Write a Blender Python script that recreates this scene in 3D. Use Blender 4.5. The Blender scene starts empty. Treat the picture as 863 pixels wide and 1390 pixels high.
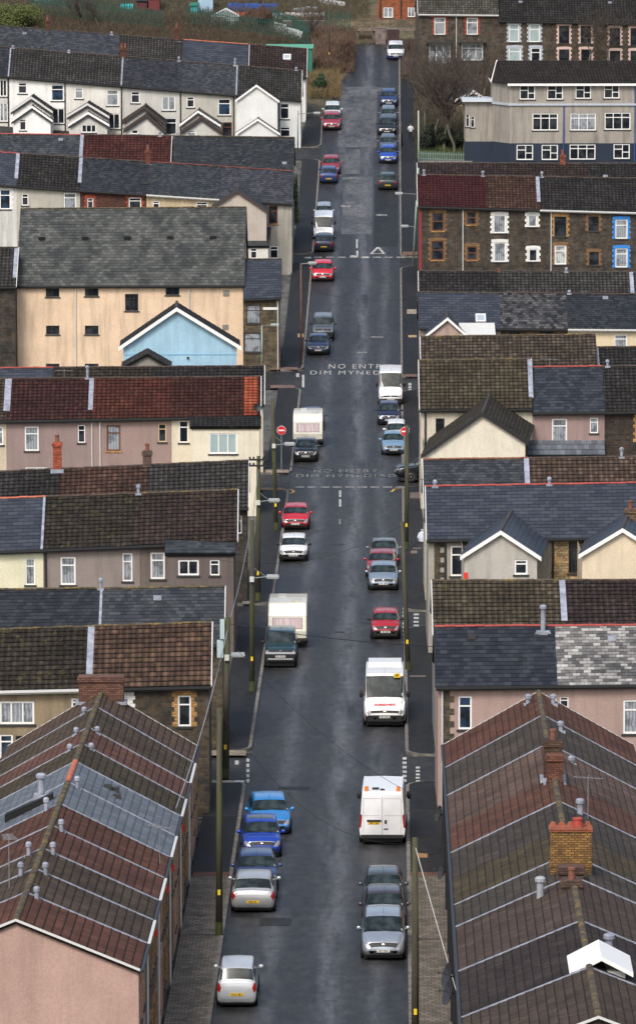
import bpy, bmesh, math, random
from mathutils import Vector, Matrix
RN = random.Random(11)
sc = bpy.context.scene
COL = sc.collection
# ------------------------------------------------------------------ camera model
F, CX, CY = 7600.0, 533.0, 695.0
PIT = math.radians(7.25); SP, CP = math.sin(PIT), math.cos(PIT)
H = 46.1
CAM = Vector((0, 0, H))
def ray(px, py):
    a = (px-CX)/F; b = (CY-py)/F
    return Vector((a, CP+b*SP, -SP+b*CP))
KN = [(-400,0),(345,0),(370,.25),(395,.85),(420,1.85),(440,3.0),(462,4.7),(486,6.8),(506,8.7),(527,11.0),(555,14.5),(590,19.4),(640,27.5),(760,50),(1000,105),(1500,190),(2600,330)]
def gy(Y):
    if Y <= KN[0][0]: return KN[0][1]
    for i in range(len(KN)-1):
        a, b = KN[i], KN[i+1]
        if Y <= b[0]:
            t = (Y-a[0])/(b[0]-a[0]); h = b[0]-a[0]
            def sl(k):
                if k <= 0: return 0
                if k >= len(KN)-1: return (KN[-1][1]-KN[-2][1])/(KN[-1][0]-KN[-2][0])
                return (KN[k+1][1]-KN[k-1][1])/(KN[k+1][0]-KN[k-1][0])
            m0 = sl(i)*h if i > 1 else 0; m1 = sl(i+1)*h if i+1 > 1 else 0
            t2 = t*t; t3 = t2*t
            return (2*t3-3*t2+1)*a[1]+(t3-2*t2+t)*m0+(-2*t3+3*t2)*b[1]+(t3-t2)*m1
    return KN[-1][1]
def sstep(a, b, x):
    t = min(1, max(0, (x-a)/(b-a))); return t*t*(3-2*t)
def gz(X, Y):
    z = gy(Y)
    z += 0.075*min(80, max(0, -9.6-X))*sstep(470, 520, Y)
    return z
def gp(px, py, dz=0.0):
    d = ray(px, py); t = 120.0; last = None
    while t < 2600:
        p = CAM+d*t
        if p.z < gz(p.x, p.y)+dz:
            lo, hi = t-2, t
            for _ in range(18):
                m = (lo+hi)/2; q = CAM+d*m
                if q.z < gz(q.x, q.y)+dz: hi = m
                else: lo = m
            q = CAM+d*hi
            return Vector((q.x, q.y, gz(q.x, q.y)))
        t += 2
    return CAM+d*2600
def Yof(py): return gp(CX, py).y
def proj(p):
    r = Vector(p)-CAM
    d = r.y*CP-r.z*SP; u = r.y*SP+r.z*CP
    return CX+F*r.x/d, CY-F*u/d
def zat(px, py, Y):
    d = ray(px, py); t = Y/d.y
    return CAM+d*t
# ------------------------------------------------------------------ object helpers
def link(o, parent=None):
    COL.objects.link(o)
    if parent is not None: o.parent = parent
    return o
def empty(name, loc=(0,0,0), rz=0.0, mat=None):
    o = bpy.data.objects.new(name, None); o.empty_display_size = .3
    if mat is not None: o.matrix_world = mat
    else: o.location = loc; o.rotation_euler = (0,0,rz)
    return link(o)
def tag(o, label=None, cat=None, group=None, kind=None):
    if label: o['label'] = label
    if cat: o['category'] = cat
    if group: o['group'] = group
    if kind: o['kind'] = kind
    return o
class MB:
    def __init__(s): s.v=[]; s.f=[]; s.uv=[]; s.mi=[]; s.m=0
    def face(s, pts, uv=None):
        n = len(s.v); s.v.extend([tuple(p) for p in pts]); s.f.append(tuple(range(n, n+len(pts))))
        s.uv.append(uv if uv else [(0,0)]*len(pts)); s.mi.append(s.m)
    def box(s, x0,x1,y0,y1,z0,z1):
        a=(x0,y0,z0);b=(x1,y0,z0);c=(x1,y1,z0);d=(x0,y1,z0);e=(x0,y0,z1);f=(x1,y0,z1);g=(x1,y1,z1);h=(x0,y1,z1)
        for q in ((a,d,c,b),(e,f,g,h),(a,b,f,e),(b,c,g,f),(c,d,h,g),(d,a,e,h)): s.face(q)
    def hexa(s, p):   # 8 points: bottom 4 ccw, top 4 ccw
        a,b,c,d,e,f,g,h = p
        for q in ((a,d,c,b),(e,f,g,h),(a,b,f,e),(b,c,g,f),(c,d,h,g),(d,a,e,h)): s.face(q)
    def tube(s, p0, p1, r0, r1=None, n=8, cap=True):
        r1 = r0 if r1 is None else r1
        p0=Vector(p0);p1=Vector(p1); d=(p1-p0)
        if d.length<1e-6: return
        d.normalize(); a = d.orthogonal().normalized(); b = d.cross(a)
        A=[p0+(a*math.cos(2*math.pi*i/n)+b*math.sin(2*math.pi*i/n))*r0 for i in range(n)]
        B=[p1+(a*math.cos(2*math.pi*i/n)+b*math.sin(2*math.pi*i/n))*r1 for i in range(n)]
        for i in range(n): s.face((A[i],A[(i+1)%n],B[(i+1)%n],B[i]))
        if cap: s.face(A[::-1]); s.face(B)
    def lathe(s, c, prof, n=12):   # prof [(r,z)]
        c=Vector(c)
        R=[[c+Vector((r*math.cos(2*math.pi*i/n), r*math.sin(2*math.pi*i/n), z)) for i in range(n)] for r,z in prof]
        for k in range(len(R)-1):
            for i in range(n): s.face((R[k][i],R[k][(i+1)%n],R[k+1][(i+1)%n],R[k+1][i]))
        s.face(R[0][::-1]); s.face(R[-1])
    def build(s, name, mats, parent=None, smooth=False, merge=False):
        if not isinstance(mats, (list,tuple)): mats=[mats]
        me = bpy.data.meshes.new(name); me.from_pydata(s.v, [], s.f)
        uvl = me.uv_layers.new(name='UVMap'); k=0
        for u in s.uv:
            for c in u: uvl.data[k].uv = c; k+=1
        for m in mats: me.materials.append(m)
        me.polygons.foreach_set('material_index', s.mi)
        if merge or smooth:
            bm = bmesh.new(); bm.from_mesh(me); bmesh.ops.remove_doubles(bm, verts=bm.verts, dist=.0008); bmesh.ops.recalc_face_normals(bm, faces=bm.faces); bm.to_mesh(me); bm.free()
        if smooth: me.polygons.foreach_set('use_smooth', [True]*len(me.polygons))
        me.update()
        return link(bpy.data.objects.new(name, me), parent)
# ------------------------------------------------------------------ material helpers
MC = {}
class NT:
    def __init__(s, name):
        s.m = bpy.data.materials.new(name); s.m.use_nodes = True
        s.t = s.m.node_tree; s.b = s.t.nodes['Principled BSDF']
    def n(s, typ, **k):
        o = s.t.nodes.new(typ)
        for a, v in k.items():
            if a.startswith('i_'):
                key = a[2:]; key = int(key) if key.isdigit() else key.replace('_',' ')
                if hasattr(v, 'is_output') or isinstance(v, bpy.types.NodeSocket): s.t.links.new(v, o.inputs[key])
                else: o.inputs[key].default_value = v
            else: setattr(o, a, v)
        return o
    def math(s, op, a, b=None, c=None):
        o = s.t.nodes.new('ShaderNodeMath'); o.operation = op
        for i, v in enumerate((a,b,c)):
            if v is None: continue
            if isinstance(v, bpy.types.NodeSocket): s.t.links.new(v, o.inputs[i])
            else: o.inputs[i].default_value = v
        return o.outputs[0]
    def mix(s, fac, a, b, mode='MIX'):
        o = s.t.nodes.new('ShaderNodeMix'); o.data_type='RGBA'; o.blend_type=mode
        for k, v in ((0,fac),(6,a),(7,b)):
            if isinstance(v, bpy.types.NodeSocket): s.t.links.new(v, o.inputs[k])
            else: o.inputs[k].default_value = v if k==0 else (v[0],v[1],v[2],1)
        return o.outputs[2]
    def ramp(s, fac, st):
        o = s.t.nodes.new('ShaderNodeValToRGB'); cr=o.color_ramp
        while len(cr.elements) < len(st): cr.elements.new(.5)
        for e,(p,c) in zip(cr.elements, st):
            e.position=p; e.color=(c,c,c,1) if isinstance(c,(int,float)) else (c[0],c[1],c[2],1)
        s.t.links.new(fac, o.inputs[0]); return o.outputs[0]
    def noise(s, vec, scale, detail=4, rough=.55):
        o = s.n('ShaderNodeTexNoise', i_Scale=scale, i_Detail=detail, i_Roughness=rough)
        if vec is not None: s.t.links.new(vec, o.inputs['Vector'])
        return o.outputs[0]
    def mapv(s, vec, sx=1, sy=1, sz=1):
        return s.n('ShaderNodeMapping', i_Vector=vec, i_Scale=(sx,sy,sz)).outputs[0]
    def setc(s, c):
        if isinstance(c, bpy.types.NodeSocket): s.t.links.new(c, s.b.inputs['Base Color'])
        else: s.b.inputs['Base Color'].default_value=(c[0],c[1],c[2],1)
    def setr(s, r):
        if isinstance(r, bpy.types.NodeSocket): s.t.links.new(r, s.b.inputs['Roughness'])
        else: s.b.inputs['Roughness'].default_value=r
    def bump(s, h, dist=.02, strength=1.0):
        o = s.n('ShaderNodeBump', i_Height=h, i_Distance=dist, i_Strength=strength)
        s.t.links.new(o.outputs[0], s.b.inputs['Normal'])
def oc(n): return n.n('ShaderNodeTexCoord').outputs['Object']
def gc(n): return n.n('ShaderNodeNewGeometry').outputs['Position']
def rnd(n): return n.n('ShaderNodeObjectInfo').outputs['Random']
def cached(f):
    def g(*a):
        k=(f.__name__,)+a
        if k not in MC: MC[k]=f(*a)
        return MC[k]
    return g
@cached
def plain(c, r=.6, metal=0.0, var=.12):
    n=NT('plain'); v=n.noise(gc(n), 3.0, 5)
    k=n.ramp(v, [(.3,1-var),(.7,1+var*.6)])
    n.setc(n.mix(1.0, c, k, 'MULTIPLY')); n.setr(r); n.b.inputs['Metallic'].default_value=metal
    return n.m
@cached
def render_wall(c, dirt=.5):
    n=NT('render_wall'); g=gc(n)
    big=n.noise(g, .55, 5, .6); st=n.noise(n.mapv(g,2.2,2.2,.22), 1.0, 5, .65); fine=n.noise(g, 14, 3)
    col=n.mix(n.ramp(big,[(.35,0),(.7,1)]), c, tuple(x*.84 for x in c))
    col=n.mix(n.math('MULTIPLY', n.ramp(st,[(.47,0),(.68,1)]), dirt), col, tuple(x*.42+.01 for x in c))
    col=n.mix(1.0, col, n.ramp(fine,[(.3,.88),(.7,1.08)]), 'MULTIPLY')
    sm=n.noise(g, .23, 4, .6)
    col=n.mix(n.math('MULTIPLY', n.ramp(sm,[(.52,0),(.7,1)]), dirt*.5), col, (c[0]*.6,c[1]*.62,c[2]*.6))
    n.setc(col); n.setr(.92); n.bump(fine, .02, .5)
    return n.m
@cached
def stone(c, w=.42, h=.17):
    n=NT('stone_wall'); g=oc(n); sx=n.n('ShaderNodeSeparateXYZ', i_0=g)
    v=n.n('ShaderNodeCombineXYZ', i_0=n.math('ADD', sx.outputs[0], sx.outputs[1]), i_1=sx.outputs[2]).outputs[0]
    wob=n.n('ShaderNodeTexNoise', i_Vector=v, i_Scale=2.5, i_Detail=2.0)
    v2=n.n('ShaderNodeVectorMath', operation='MULTIPLY_ADD', i_0=wob.outputs['Color'], i_1=(.14,.10,0), i_2=v).outputs[0]
    b=n.n('ShaderNodeTexBrick', i_Vector=v2, i_Scale=1.0, i_Color1=(c[0]*1.35,c[1]*1.28,c[2]*1.15,1), i_Color2=(c[0]*.5,c[1]*.5,c[2]*.55,1), i_Mortar=(.075,.07,.062,1))
    b.inputs['Brick Width'].default_value=w; b.inputs['Row Height'].default_value=h; b.inputs['Mortar Size'].default_value=.012; b.inputs['Mortar Smooth'].default_value=.3
    big=n.noise(v, 1.6, 6, .75)
    col=n.mix(n.ramp(big,[(.45,0),(.62,.9)]), b.outputs[0], (c[0]*1.35,c[1]*1.05,c[2]*.75))
    col=n.mix(1.0, col, n.ramp(n.noise(g,1.0,6,.75),[(.38,.4),(.62,1.25)]), 'MULTIPLY')
    n.setc(col); n.setr(.9)
    n.bump(n.math('ADD', n.math('MULTIPLY', b.outputs['Fac'], -1.0), n.noise(v2, 9, 3)), .03, .7)
    return n.m
@cached
def brick(c, mort=.3):
    n=NT('brick_wall'); g=oc(n); sx=n.n('ShaderNodeSeparateXYZ', i_0=g)
    v=n.n('ShaderNodeCombineXYZ', i_0=n.math('ADD', sx.outputs[0], sx.outputs[1]), i_1=sx.outputs[2]).outputs[0]
    b=n.n('ShaderNodeTexBrick', i_Vector=v, i_Scale=1.0, i_Color1=(c[0]*1.25,c[1]*1.2,c[2]*1.1,1), i_Color2=(c[0]*.6,c[1]*.55,c[2]*.55,1), i_Mortar=(c[0]*mort,c[1]*mort,c[2]*mort,1))
    b.inputs['Brick Width'].default_value=.23; b.inputs['Row Height'].default_value=.085; b.inputs['Mortar Size'].default_value=.012
    col=n.mix(n.ramp(n.noise(g,1.4,5,.7),[(.5,0),(.75,.85)]), b.outputs[0], (.025,.022,.018))
    n.setc(col); n.setr(.9); n.bump(n.math('MULTIPLY', b.outputs['Fac'], -1.0), .02, .7)
    return n.m
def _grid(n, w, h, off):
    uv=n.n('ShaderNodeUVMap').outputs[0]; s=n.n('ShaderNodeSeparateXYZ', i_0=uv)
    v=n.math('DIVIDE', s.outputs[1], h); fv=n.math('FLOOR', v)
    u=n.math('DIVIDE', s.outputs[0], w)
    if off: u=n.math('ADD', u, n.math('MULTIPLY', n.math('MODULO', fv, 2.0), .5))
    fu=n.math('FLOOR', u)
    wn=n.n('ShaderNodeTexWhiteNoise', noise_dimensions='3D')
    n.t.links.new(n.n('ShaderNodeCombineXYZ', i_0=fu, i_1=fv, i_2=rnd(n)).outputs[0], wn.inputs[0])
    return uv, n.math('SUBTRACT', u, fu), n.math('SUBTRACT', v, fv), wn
@cached
def tile(c1, c2, moss=.35, light=.0, flat=0):
    n=NT('roof_tile'); uv,fu,fv,wn=_grid(n,.30,.33,False)
    g=gc(n)
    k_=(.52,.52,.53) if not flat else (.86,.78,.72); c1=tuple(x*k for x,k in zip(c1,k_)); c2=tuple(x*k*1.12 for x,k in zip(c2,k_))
    col=n.mix(n.math('POWER', wn.outputs[0], 1.6), c1, c2)
    col=n.mix(n.ramp(n.noise(g,.5,5,.65),[(.35,0),(.7,.8)]), col, tuple(x*.5 for x in c1))
    # lighter roll crowns; shadow lines and grime painted into the colour at the laps
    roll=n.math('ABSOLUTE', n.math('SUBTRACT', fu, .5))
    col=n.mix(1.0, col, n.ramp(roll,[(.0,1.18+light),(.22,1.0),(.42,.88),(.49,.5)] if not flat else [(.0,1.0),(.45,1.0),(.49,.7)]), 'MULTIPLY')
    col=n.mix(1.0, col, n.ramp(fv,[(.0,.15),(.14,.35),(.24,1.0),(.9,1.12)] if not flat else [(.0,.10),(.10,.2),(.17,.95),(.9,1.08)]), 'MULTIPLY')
    ms=n.noise(g, 2.6, 6, .75)
    col=n.mix(n.math('MULTIPLY', n.ramp(ms,[(.56,0),(.66,1)]), moss), col, (.10,.085,.03))
    sp=n.noise(g, 8, 5, .8)
    col=n.mix(n.math('MULTIPLY', n.ramp(sp,[(.57,0),(.65,1)]), .28), col, (.22,.20,.17))
    n.setc(col); n.setr(.8); n.b.inputs['Specular IOR Level'].default_value=.18
    if flat: n.bump(n.noise(g, 9, 4, .7), .012, .5)
    else: n.bump(n.math('MULTIPLY', n.math('COSINE', n.math('MULTIPLY', fu, 6.283)), -1.0), .035, .9)
    n.m['ch']=.33
    return n.m
@cached
def slate(c1, c2, w=.3, h=.24, wet=.45, blot=.5):
    n=NT('roof_slate'); uv,fu,fv,wn=_grid(n,w,h,True); g=gc(n)
    c1=tuple(x*.55 for x in c1); c2=tuple(x*.7 for x in c2)
    col=n.mix(n.math('POWER', wn.outputs[0], 1.3), c1, c2)
    b=n.noise(n.mapv(g,1,1,.6), .7, 6, .7)
    col=n.mix(n.math('MULTIPLY', n.ramp(b,[(.44,0),(.61,1)]), blot), col, (.018,.02,.022))
    b2=n.noise(g, 1.7, 6, .75)
    col=n.mix(n.math('MULTIPLY', n.ramp(b2,[(.58,0),(.7,1)]), blot*.5), col, (.10,.10,.075))
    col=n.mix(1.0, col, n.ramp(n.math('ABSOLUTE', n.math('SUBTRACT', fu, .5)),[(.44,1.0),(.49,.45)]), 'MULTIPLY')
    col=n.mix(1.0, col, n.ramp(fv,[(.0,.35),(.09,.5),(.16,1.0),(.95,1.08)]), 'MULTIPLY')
    n.setc(col); n.setr(n.math('ADD', n.math('MULTIPLY', wn.outputs[0], .2), wet)); n.b.inputs['Specular IOR Level'].default_value=.35
    n.bump(wn.outputs[0], .01, .5); n.m['ch']=h
    return n.m
@cached
def asphalt(c=.042, tracks=1, wet=.34):
    n=NT('asphalt'); g=gc(n); sx=n.n('ShaderNodeSeparateXYZ', i_0=g)
    a=n.noise(n.mapv(g,.5,.16,0), 1.0, 6, .62); b=n.noise(n.mapv(g,1.6,.9,0), 1.0, 5, .6); f=n.noise(g, 22, 2)
    col=n.mix(n.ramp(a,[(.38,0),(.62,1)]), (c*.40,c*.41,c*.46), (c*1.4,c*1.4,c*1.48))
    col=n.mix(n.ramp(b,[(.40,0),(.75,.6)]), col, (c*1.9,c*1.85,c*1.85))
    if tracks:
        for x0, wd, am in ((-2.5,.6,1.0),(-5.0,.5,.7),(-.7,.4,.6)):
            d=n.math('DIVIDE', n.math('SUBTRACT', n.math('ADD', sx.outputs[0], n.math('MULTIPLY', n.noise(n.mapv(g,.0,.05,0),1.0,2), .8)), x0+.4), wd)
            k=n.math('POWER', 2.718, n.math('MULTIPLY', n.math('MULTIPLY', d, d), -1.0))
            k=n.math('MULTIPLY', n.math('MULTIPLY', k, n.ramp(n.noise(n.mapv(g,1.2,.10,0),1.0,5,.6),[(.34,0),(.56,1)])), am)
            col=n.mix(k, col, (c*4.2,c*4.25,c*4.6))
    st=n.noise(n.mapv(g,3.0,.35,0), 1.0, 4)
    col=n.mix(n.ramp(st,[(.60,0),(.72,.5)]), col, (c*.3,c*.3,c*.33))
    cr=n.n('ShaderNodeTexVoronoi', feature='DISTANCE_TO_EDGE', i_Vector=n.n('ShaderNodeVectorMath', operation='MULTIPLY_ADD', i_0=n.n('ShaderNodeTexNoise', i_Vector=g, i_Scale=.8, i_Detail=4.0).outputs['Color'], i_1=(2.2,2.2,0), i_2=n.mapv(g,.28,.16,0)).outputs[0], i_Scale=1.0).outputs[0]
    col=n.mix(n.math('MULTIPLY', n.ramp(cr,[(.0,1),(.012,0)]), n.ramp(n.noise(n.mapv(g,.2,.1,0),1.0,2),[(.48,0),(.6,.75)])), col, (c*.28,c*.28,c*.3))
    md=n.noise(n.mapv(g,2.6,1.1,0), 1.0, 7, .75)
    col=n.mix(1.0, col, n.ramp(md,[(.34,.62),(.5,1.0),(.66,1.5)]), 'MULTIPLY')
    n.setc(n.mix(1.0, col, n.ramp(f,[(.3,.72),(.7,1.35)]), 'MULTIPLY'))
    n.setr(n.math('ADD', n.math('MULTIPLY', a, .35), wet)); n.bump(f, .01, .4); n.b.inputs['Specular IOR Level'].default_value=.3
    return n.m
@cached
def paving():
    n=NT('brick_paving'); g=gc(n)
    b=n.n('ShaderNodeTexBrick', i_Vector=g, i_Scale=1.0, i_Color1=(.21,.175,.135,1), i_Color2=(.11,.095,.075,1), i_Mortar=(.02,.02,.018,1))
    b.inputs['Brick Width'].default_value=.3; b.inputs['Row Height'].default_value=.3; b.inputs['Mortar Size'].default_value=.014
    col=n.mix(n.ramp(n.noise(g,1.1,6,.7),[(.45,0),(.7,.75)]), b.outputs[0], (.035,.036,.022))
    n.setc(col); n.setr(.8); n.bump(n.math('MULTIPLY', b.outputs['Fac'], -1.0), .015, .6)
    return n.m
@cached
def pane(kind, seed=0):
    n=NT('window_glass'); g=oc(n); s=n.n('ShaderNodeSeparateXYZ', i_0=g)
    dark=(.012,.015,.02)
    if kind=='q': col=n.mix(n.ramp(n.noise(n.mapv(g,6,1,1),1.0,3),[(.4,0),(.6,1)]), (.42,.32,.33), (.56,.46,.46))
    elif kind in 'clp':
        c={'c':(.36,.39,.42),'l':(.62,.64,.62),'p':(.55,.40,.40)}[kind]
        w=n.math('SINE', n.math('ADD', n.math('MULTIPLY', s.outputs[0], 38), n.math('MULTIPLY', n.noise(g,2.0,3), 9)))
        k=n.ramp(n.math('ADD', n.math('MULTIPLY', w, .5), .5), [(0,.55),(1,1.0)])
        col=n.mix(1.0, c, k, 'MULTIPLY')
        col=n.mix(n.ramp(n.noise(g,1.3,3),[(.48,0),(.6,.55)]), col, dark)
    elif kind=='b': col=n.mix(n.ramp(n.noise(g,1.4,3),[(.4,0),(.6,1)]), (.03,.06,.11), dark)
    elif kind=='g': col=n.mix(n.ramp(n.noise(g,1.4,3),[(.4,0),(.6,1)]), (.30,.40,.40), (.36,.44,.43))
    else: col=n.mix(n.ramp(n.noise(g,1.1,3),[(.45,0),(.6,1)]), dark, (.04,.045,.05))
    n.setc(col); n.setr(.08); n.b.inputs['IOR'].default_value=1.5
    return n.m
@cached
def wood_pole():
    n=NT('pole_wood'); g=gc(n); s=n.n('ShaderNodeSeparateXYZ', i_0=oc(n))
    a=n.noise(n.mapv(g,8,8,.5),1.0,5,.7)
    col=n.mix(n.ramp(a,[(.4,0),(.65,1)]), (.035,.03,.022), (.075,.07,.045))
    col=n.mix(n.ramp(n.noise(n.mapv(g,2,2,.3),1.0,4),[(.45,0),(.62,.85)]), col, (.055,.062,.014))
    k=n.ramp(s.outputs[2],[(.0,1),(.05,0)])
    n.setc(col); n.setr(.85); return n.m
@cached
def car_paint(c, metal=.35, dirt=.25):
    n=NT('car_paint'); g=oc(n); s=n.n('ShaderNodeSeparateXYZ', i_0=g)
    col=n.mix(n.math('MULTIPLY', n.ramp(n.noise(g,2.2,5,.7),[(.45,0),(.75,1)]), dirt), c, tuple(x*.5+.03 for x in c))
    low=n.math('MULTIPLY', n.ramp(s.outputs[2],[(.25,1),(.55,0)]), n.ramp(n.noise(g,5,4),[(.3,.3),(.6,.9)]))
    col=n.mix(n.math('MULTIPLY', low, .6), col, (.07,.065,.055))
    n.setc(col); n.setr(.32); n.b.inputs['Metallic'].default_value=metal
    n.b.inputs['Coat Weight'].default_value=.6; n.b.inputs['Coat Roughness'].default_value=.08
    return n.m
@cached
def glassy(c, r=.06):
    n=NT('dark_glass'); n.setc(c); n.setr(r); n.b.inputs['IOR'].default_value=1.45; n.b.inputs['Specular IOR Level'].default_value=.35; return n.m
@cached
def lens(c):
    n=NT('lamp_lens'); n.setc(c); n.setr(.1); n.b.inputs['Coat Weight'].default_value=.8; return n.m
@cached
def foliage(c1, c2):
    n=NT('foliage'); g=gc(n)
    n.setc(n.mix(n.ramp(n.noise(g,1.2,4),[(.35,0),(.65,1)]), c1, c2)); n.setr(.8); return n.m
@cached
def groundmat():
    n=NT('ground_soil'); g=gc(n); s=n.n('ShaderNodeSeparateXYZ', i_0=g)
    a=n.noise(n.mapv(g,.25,.12,.2),1.0,7,.65); b=n.noise(n.mapv(g,1.4,.6,1),1.0,6,.7)
    c1=n.mix(n.ramp(a,[(.38,0),(.62,1)]), (.045,.038,.022), (.16,.12,.065))
    c2=n.mix(n.ramp(b,[(.45,0),(.65,.9)]), c1, (.035,.05,.018))
    yard=n.mix(n.ramp(b,[(.4,0),(.6,1)]), (.05,.05,.048), (.11,.11,.10))
    k=n.ramp(n.math('DIVIDE', s.outputs[1], 1000),[(.555,0),(.565,1)])
    n.setc(n.mix(k, yard, c2)); n.setr(.95); n.bump(b,.15,.8); return n.m
@cached
def solid(c, r=.5, m=0.0):
    n=NT('surface'); n.setc(c); n.setr(r); n.b.inputs['Metallic'].default_value=m; return n.m
# palette
WHITE=(.78,.79,.78); CREAM=(.7,.6,.43); LCREAM=(.74,.7,.56); PINK=(.36,.26,.225); PINKL=(.48,.33,.27); GREYR=(.26,.245,.22); BEIGE=(.52,.36,.21)
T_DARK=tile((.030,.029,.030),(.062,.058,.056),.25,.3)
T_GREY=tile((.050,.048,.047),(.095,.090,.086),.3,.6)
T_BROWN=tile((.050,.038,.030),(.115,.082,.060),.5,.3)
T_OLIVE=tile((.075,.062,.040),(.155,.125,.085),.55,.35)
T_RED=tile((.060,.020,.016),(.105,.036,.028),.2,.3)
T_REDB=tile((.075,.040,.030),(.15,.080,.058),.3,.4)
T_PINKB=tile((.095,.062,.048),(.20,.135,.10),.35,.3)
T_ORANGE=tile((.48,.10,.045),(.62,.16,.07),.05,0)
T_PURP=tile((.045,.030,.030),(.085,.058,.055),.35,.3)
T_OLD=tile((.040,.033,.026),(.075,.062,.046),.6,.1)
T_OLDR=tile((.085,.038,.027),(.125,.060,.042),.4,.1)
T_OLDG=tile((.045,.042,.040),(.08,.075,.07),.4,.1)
S_BLUE=slate((.050,.060,.082),(.065,.077,.10),.6,.3,.4,.12)
S_DARK=slate((.020,.023,.030),(.045,.050,.060),.3,.26,.42,.6)
S_GREY=slate((.040,.046,.055),(.085,.092,.10),.3,.26,.45,.5)
S_MOTT=slate((.022,.023,.027),(.15,.145,.14),.3,.28,.4,.5)
S_PALE=slate((.16,.155,.15),(.62,.60,.57),.34,.225,.5,.6)
S_HALL=slate((.080,.088,.078),(.145,.15,.14),.36,.3,.5,.8)
S_WEST=slate((.15,.17,.20),(.21,.235,.27),.35,.35,.45,.25)
FR_W=solid((.80,.80,.78),.4); FR_B=solid((.13,.05,.025),.5); FR_DB=solid((.05,.03,.025),.6); FR_K=solid((.02,.02,.02),.4); SILLK=solid((.03,.03,.03),.7); LEAD=plain((.28,.30,.36),.55,0,.4)
GUT=solid((.02,.02,.022),.5); GUTW=solid((.6,.6,.58),.5); PIPEW=solid((.55,.56,.55),.5)
QM={'Y':brick((.50,.29,.11),.5),'W':plain((.72,.71,.68),.8),'B':plain((.03,.22,.62),.7),'R':brick((.42,.09,.05),.4),'P':plain((.62,.45,.40),.8),'O':brick((.26,.15,.075),.5),'G':plain((.42,.46,.52),.8)}
BRICK_R=brick((.20,.065,.04)); BRICK_Y=brick((.27,.15,.045),.18); BRICK_D=brick((.12,.05,.035))
STONE=stone((.066,.057,.042)); STONE_D=stone((.045,.041,.036)); STONE_G=stone((.085,.075,.05))
RIDGEM=plain((.07,.05,.04),.9,0,.6); RIDGE_O=plain((.45,.13,.07),.8,0,.25); RIDGE_R=plain((.34,.06,.05),.8,0,.3); 
@cached
def mossridge(c=(.085,.068,.05), m=.85):
    n=NT('mossy_ridge'); g=gc(n)
    col=n.mix(n.ramp(n.noise(g,4,4,.7),[(.4,0),(.6,1)]), c, tuple(x*.5 for x in c))
    col=n.mix(n.math('MULTIPLY', n.ramp(n.noise(g,2.2,6,.8),[(.50,0),(.62,1)]), m), col, (.22,.15,.025))
    n.setc(col); n.setr(.9); n.bump(n.noise(g,12,3),.02,.6); return n.m
RIDGE_DR=plain((.16,.045,.03),.9,0,.5); RIDGE_Y=mossridge(); RIDGE_K=plain((.05,.045,.04),.9,0,.5)
# ------------------------------------------------------------------ house builder (local u = along row, v = away from the viewer side, z up)
class Fr:
    def __init__(s, x, y, th):
        s.x, s.y, s.th = x, y, math.radians(th); s.c, s.s = math.cos(s.th), math.sin(s.th)
    def w(s, u, v, z=0): return Vector((s.x+u*s.c-v*s.s, s.y+u*s.s+v*s.c, z))
    def pix(s, px, py, v=0.0):
        d = ray(px, py); n = Vector((-s.s, s.c, 0)); o = s.w(0, v)
        t = (o-CAM).dot(n)/d.dot(n); p = CAM+d*t
        q = p-Vector((s.x, s.y, 0))
        return q.x*s.c+q.y*s.s, p.z
def lin(a, b):
    (u0,z0),(u1,z1) = a, b
    k = (z1-z0)/(u1-u0) if abs(u1-u0) > 1e-6 else 0
    return lambda u: z0+k*(u-u0)
def facade(mb, u0, u1, zb, ze, rects, v=0.0, rev=.13, side=-1):
    """wall face in plane v with holes; ze(u) top line"""
    ztop = min(ze(u0), ze(u1))
    rs = [(max(a,u0+.05), min(b,u1-.05), max(c,zb+.1), min(d,ztop-.04)) for a,b,c,d in rects]
    rs = [r for r in rs if r[1]-r[0] > .08 and r[3]-r[2] > .08]
    us = sorted(set([u0,u1]+[x for r in rs for x in r[:2]])); zs = sorted(set([zb,ztop]+[x for r in rs for x in r[2:]]))
    for i in range(len(us)-1):
        for j in range(len(zs)-1):
            cu, cz = (us[i]+us[i+1])/2, (zs[j]+zs[j+1])/2
            if any(r[0] < cu < r[1] and r[2] < cz < r[3] for r in rs): continue
            mb.face(((us[i],v,zs[j]),(us[i+1],v,zs[j]),(us[i+1],v,zs[j+1]),(us[i],v,zs[j+1])))
    if abs(ze(u0)-ze(u1)) > .002: mb.face(((u0,v,ztop),(u1,v,ztop),(u1,v,ze(u1)),(u0,v,ze(u0))))
    for a,b,c,d in rs:
        w = v+rev
        mb.face(((a,v,c),(b,v,c),(b,w,c),(a,w,c))); mb.face(((a,v,d),(a,w,d),(b,w,d),(b,v,d)))
        mb.face(((a,v,c),(a,w,c),(a,w,d),(a,v,d))); mb.face(((b,v,c),(b,v,d),(b,w,d),(b,w,c)))
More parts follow.
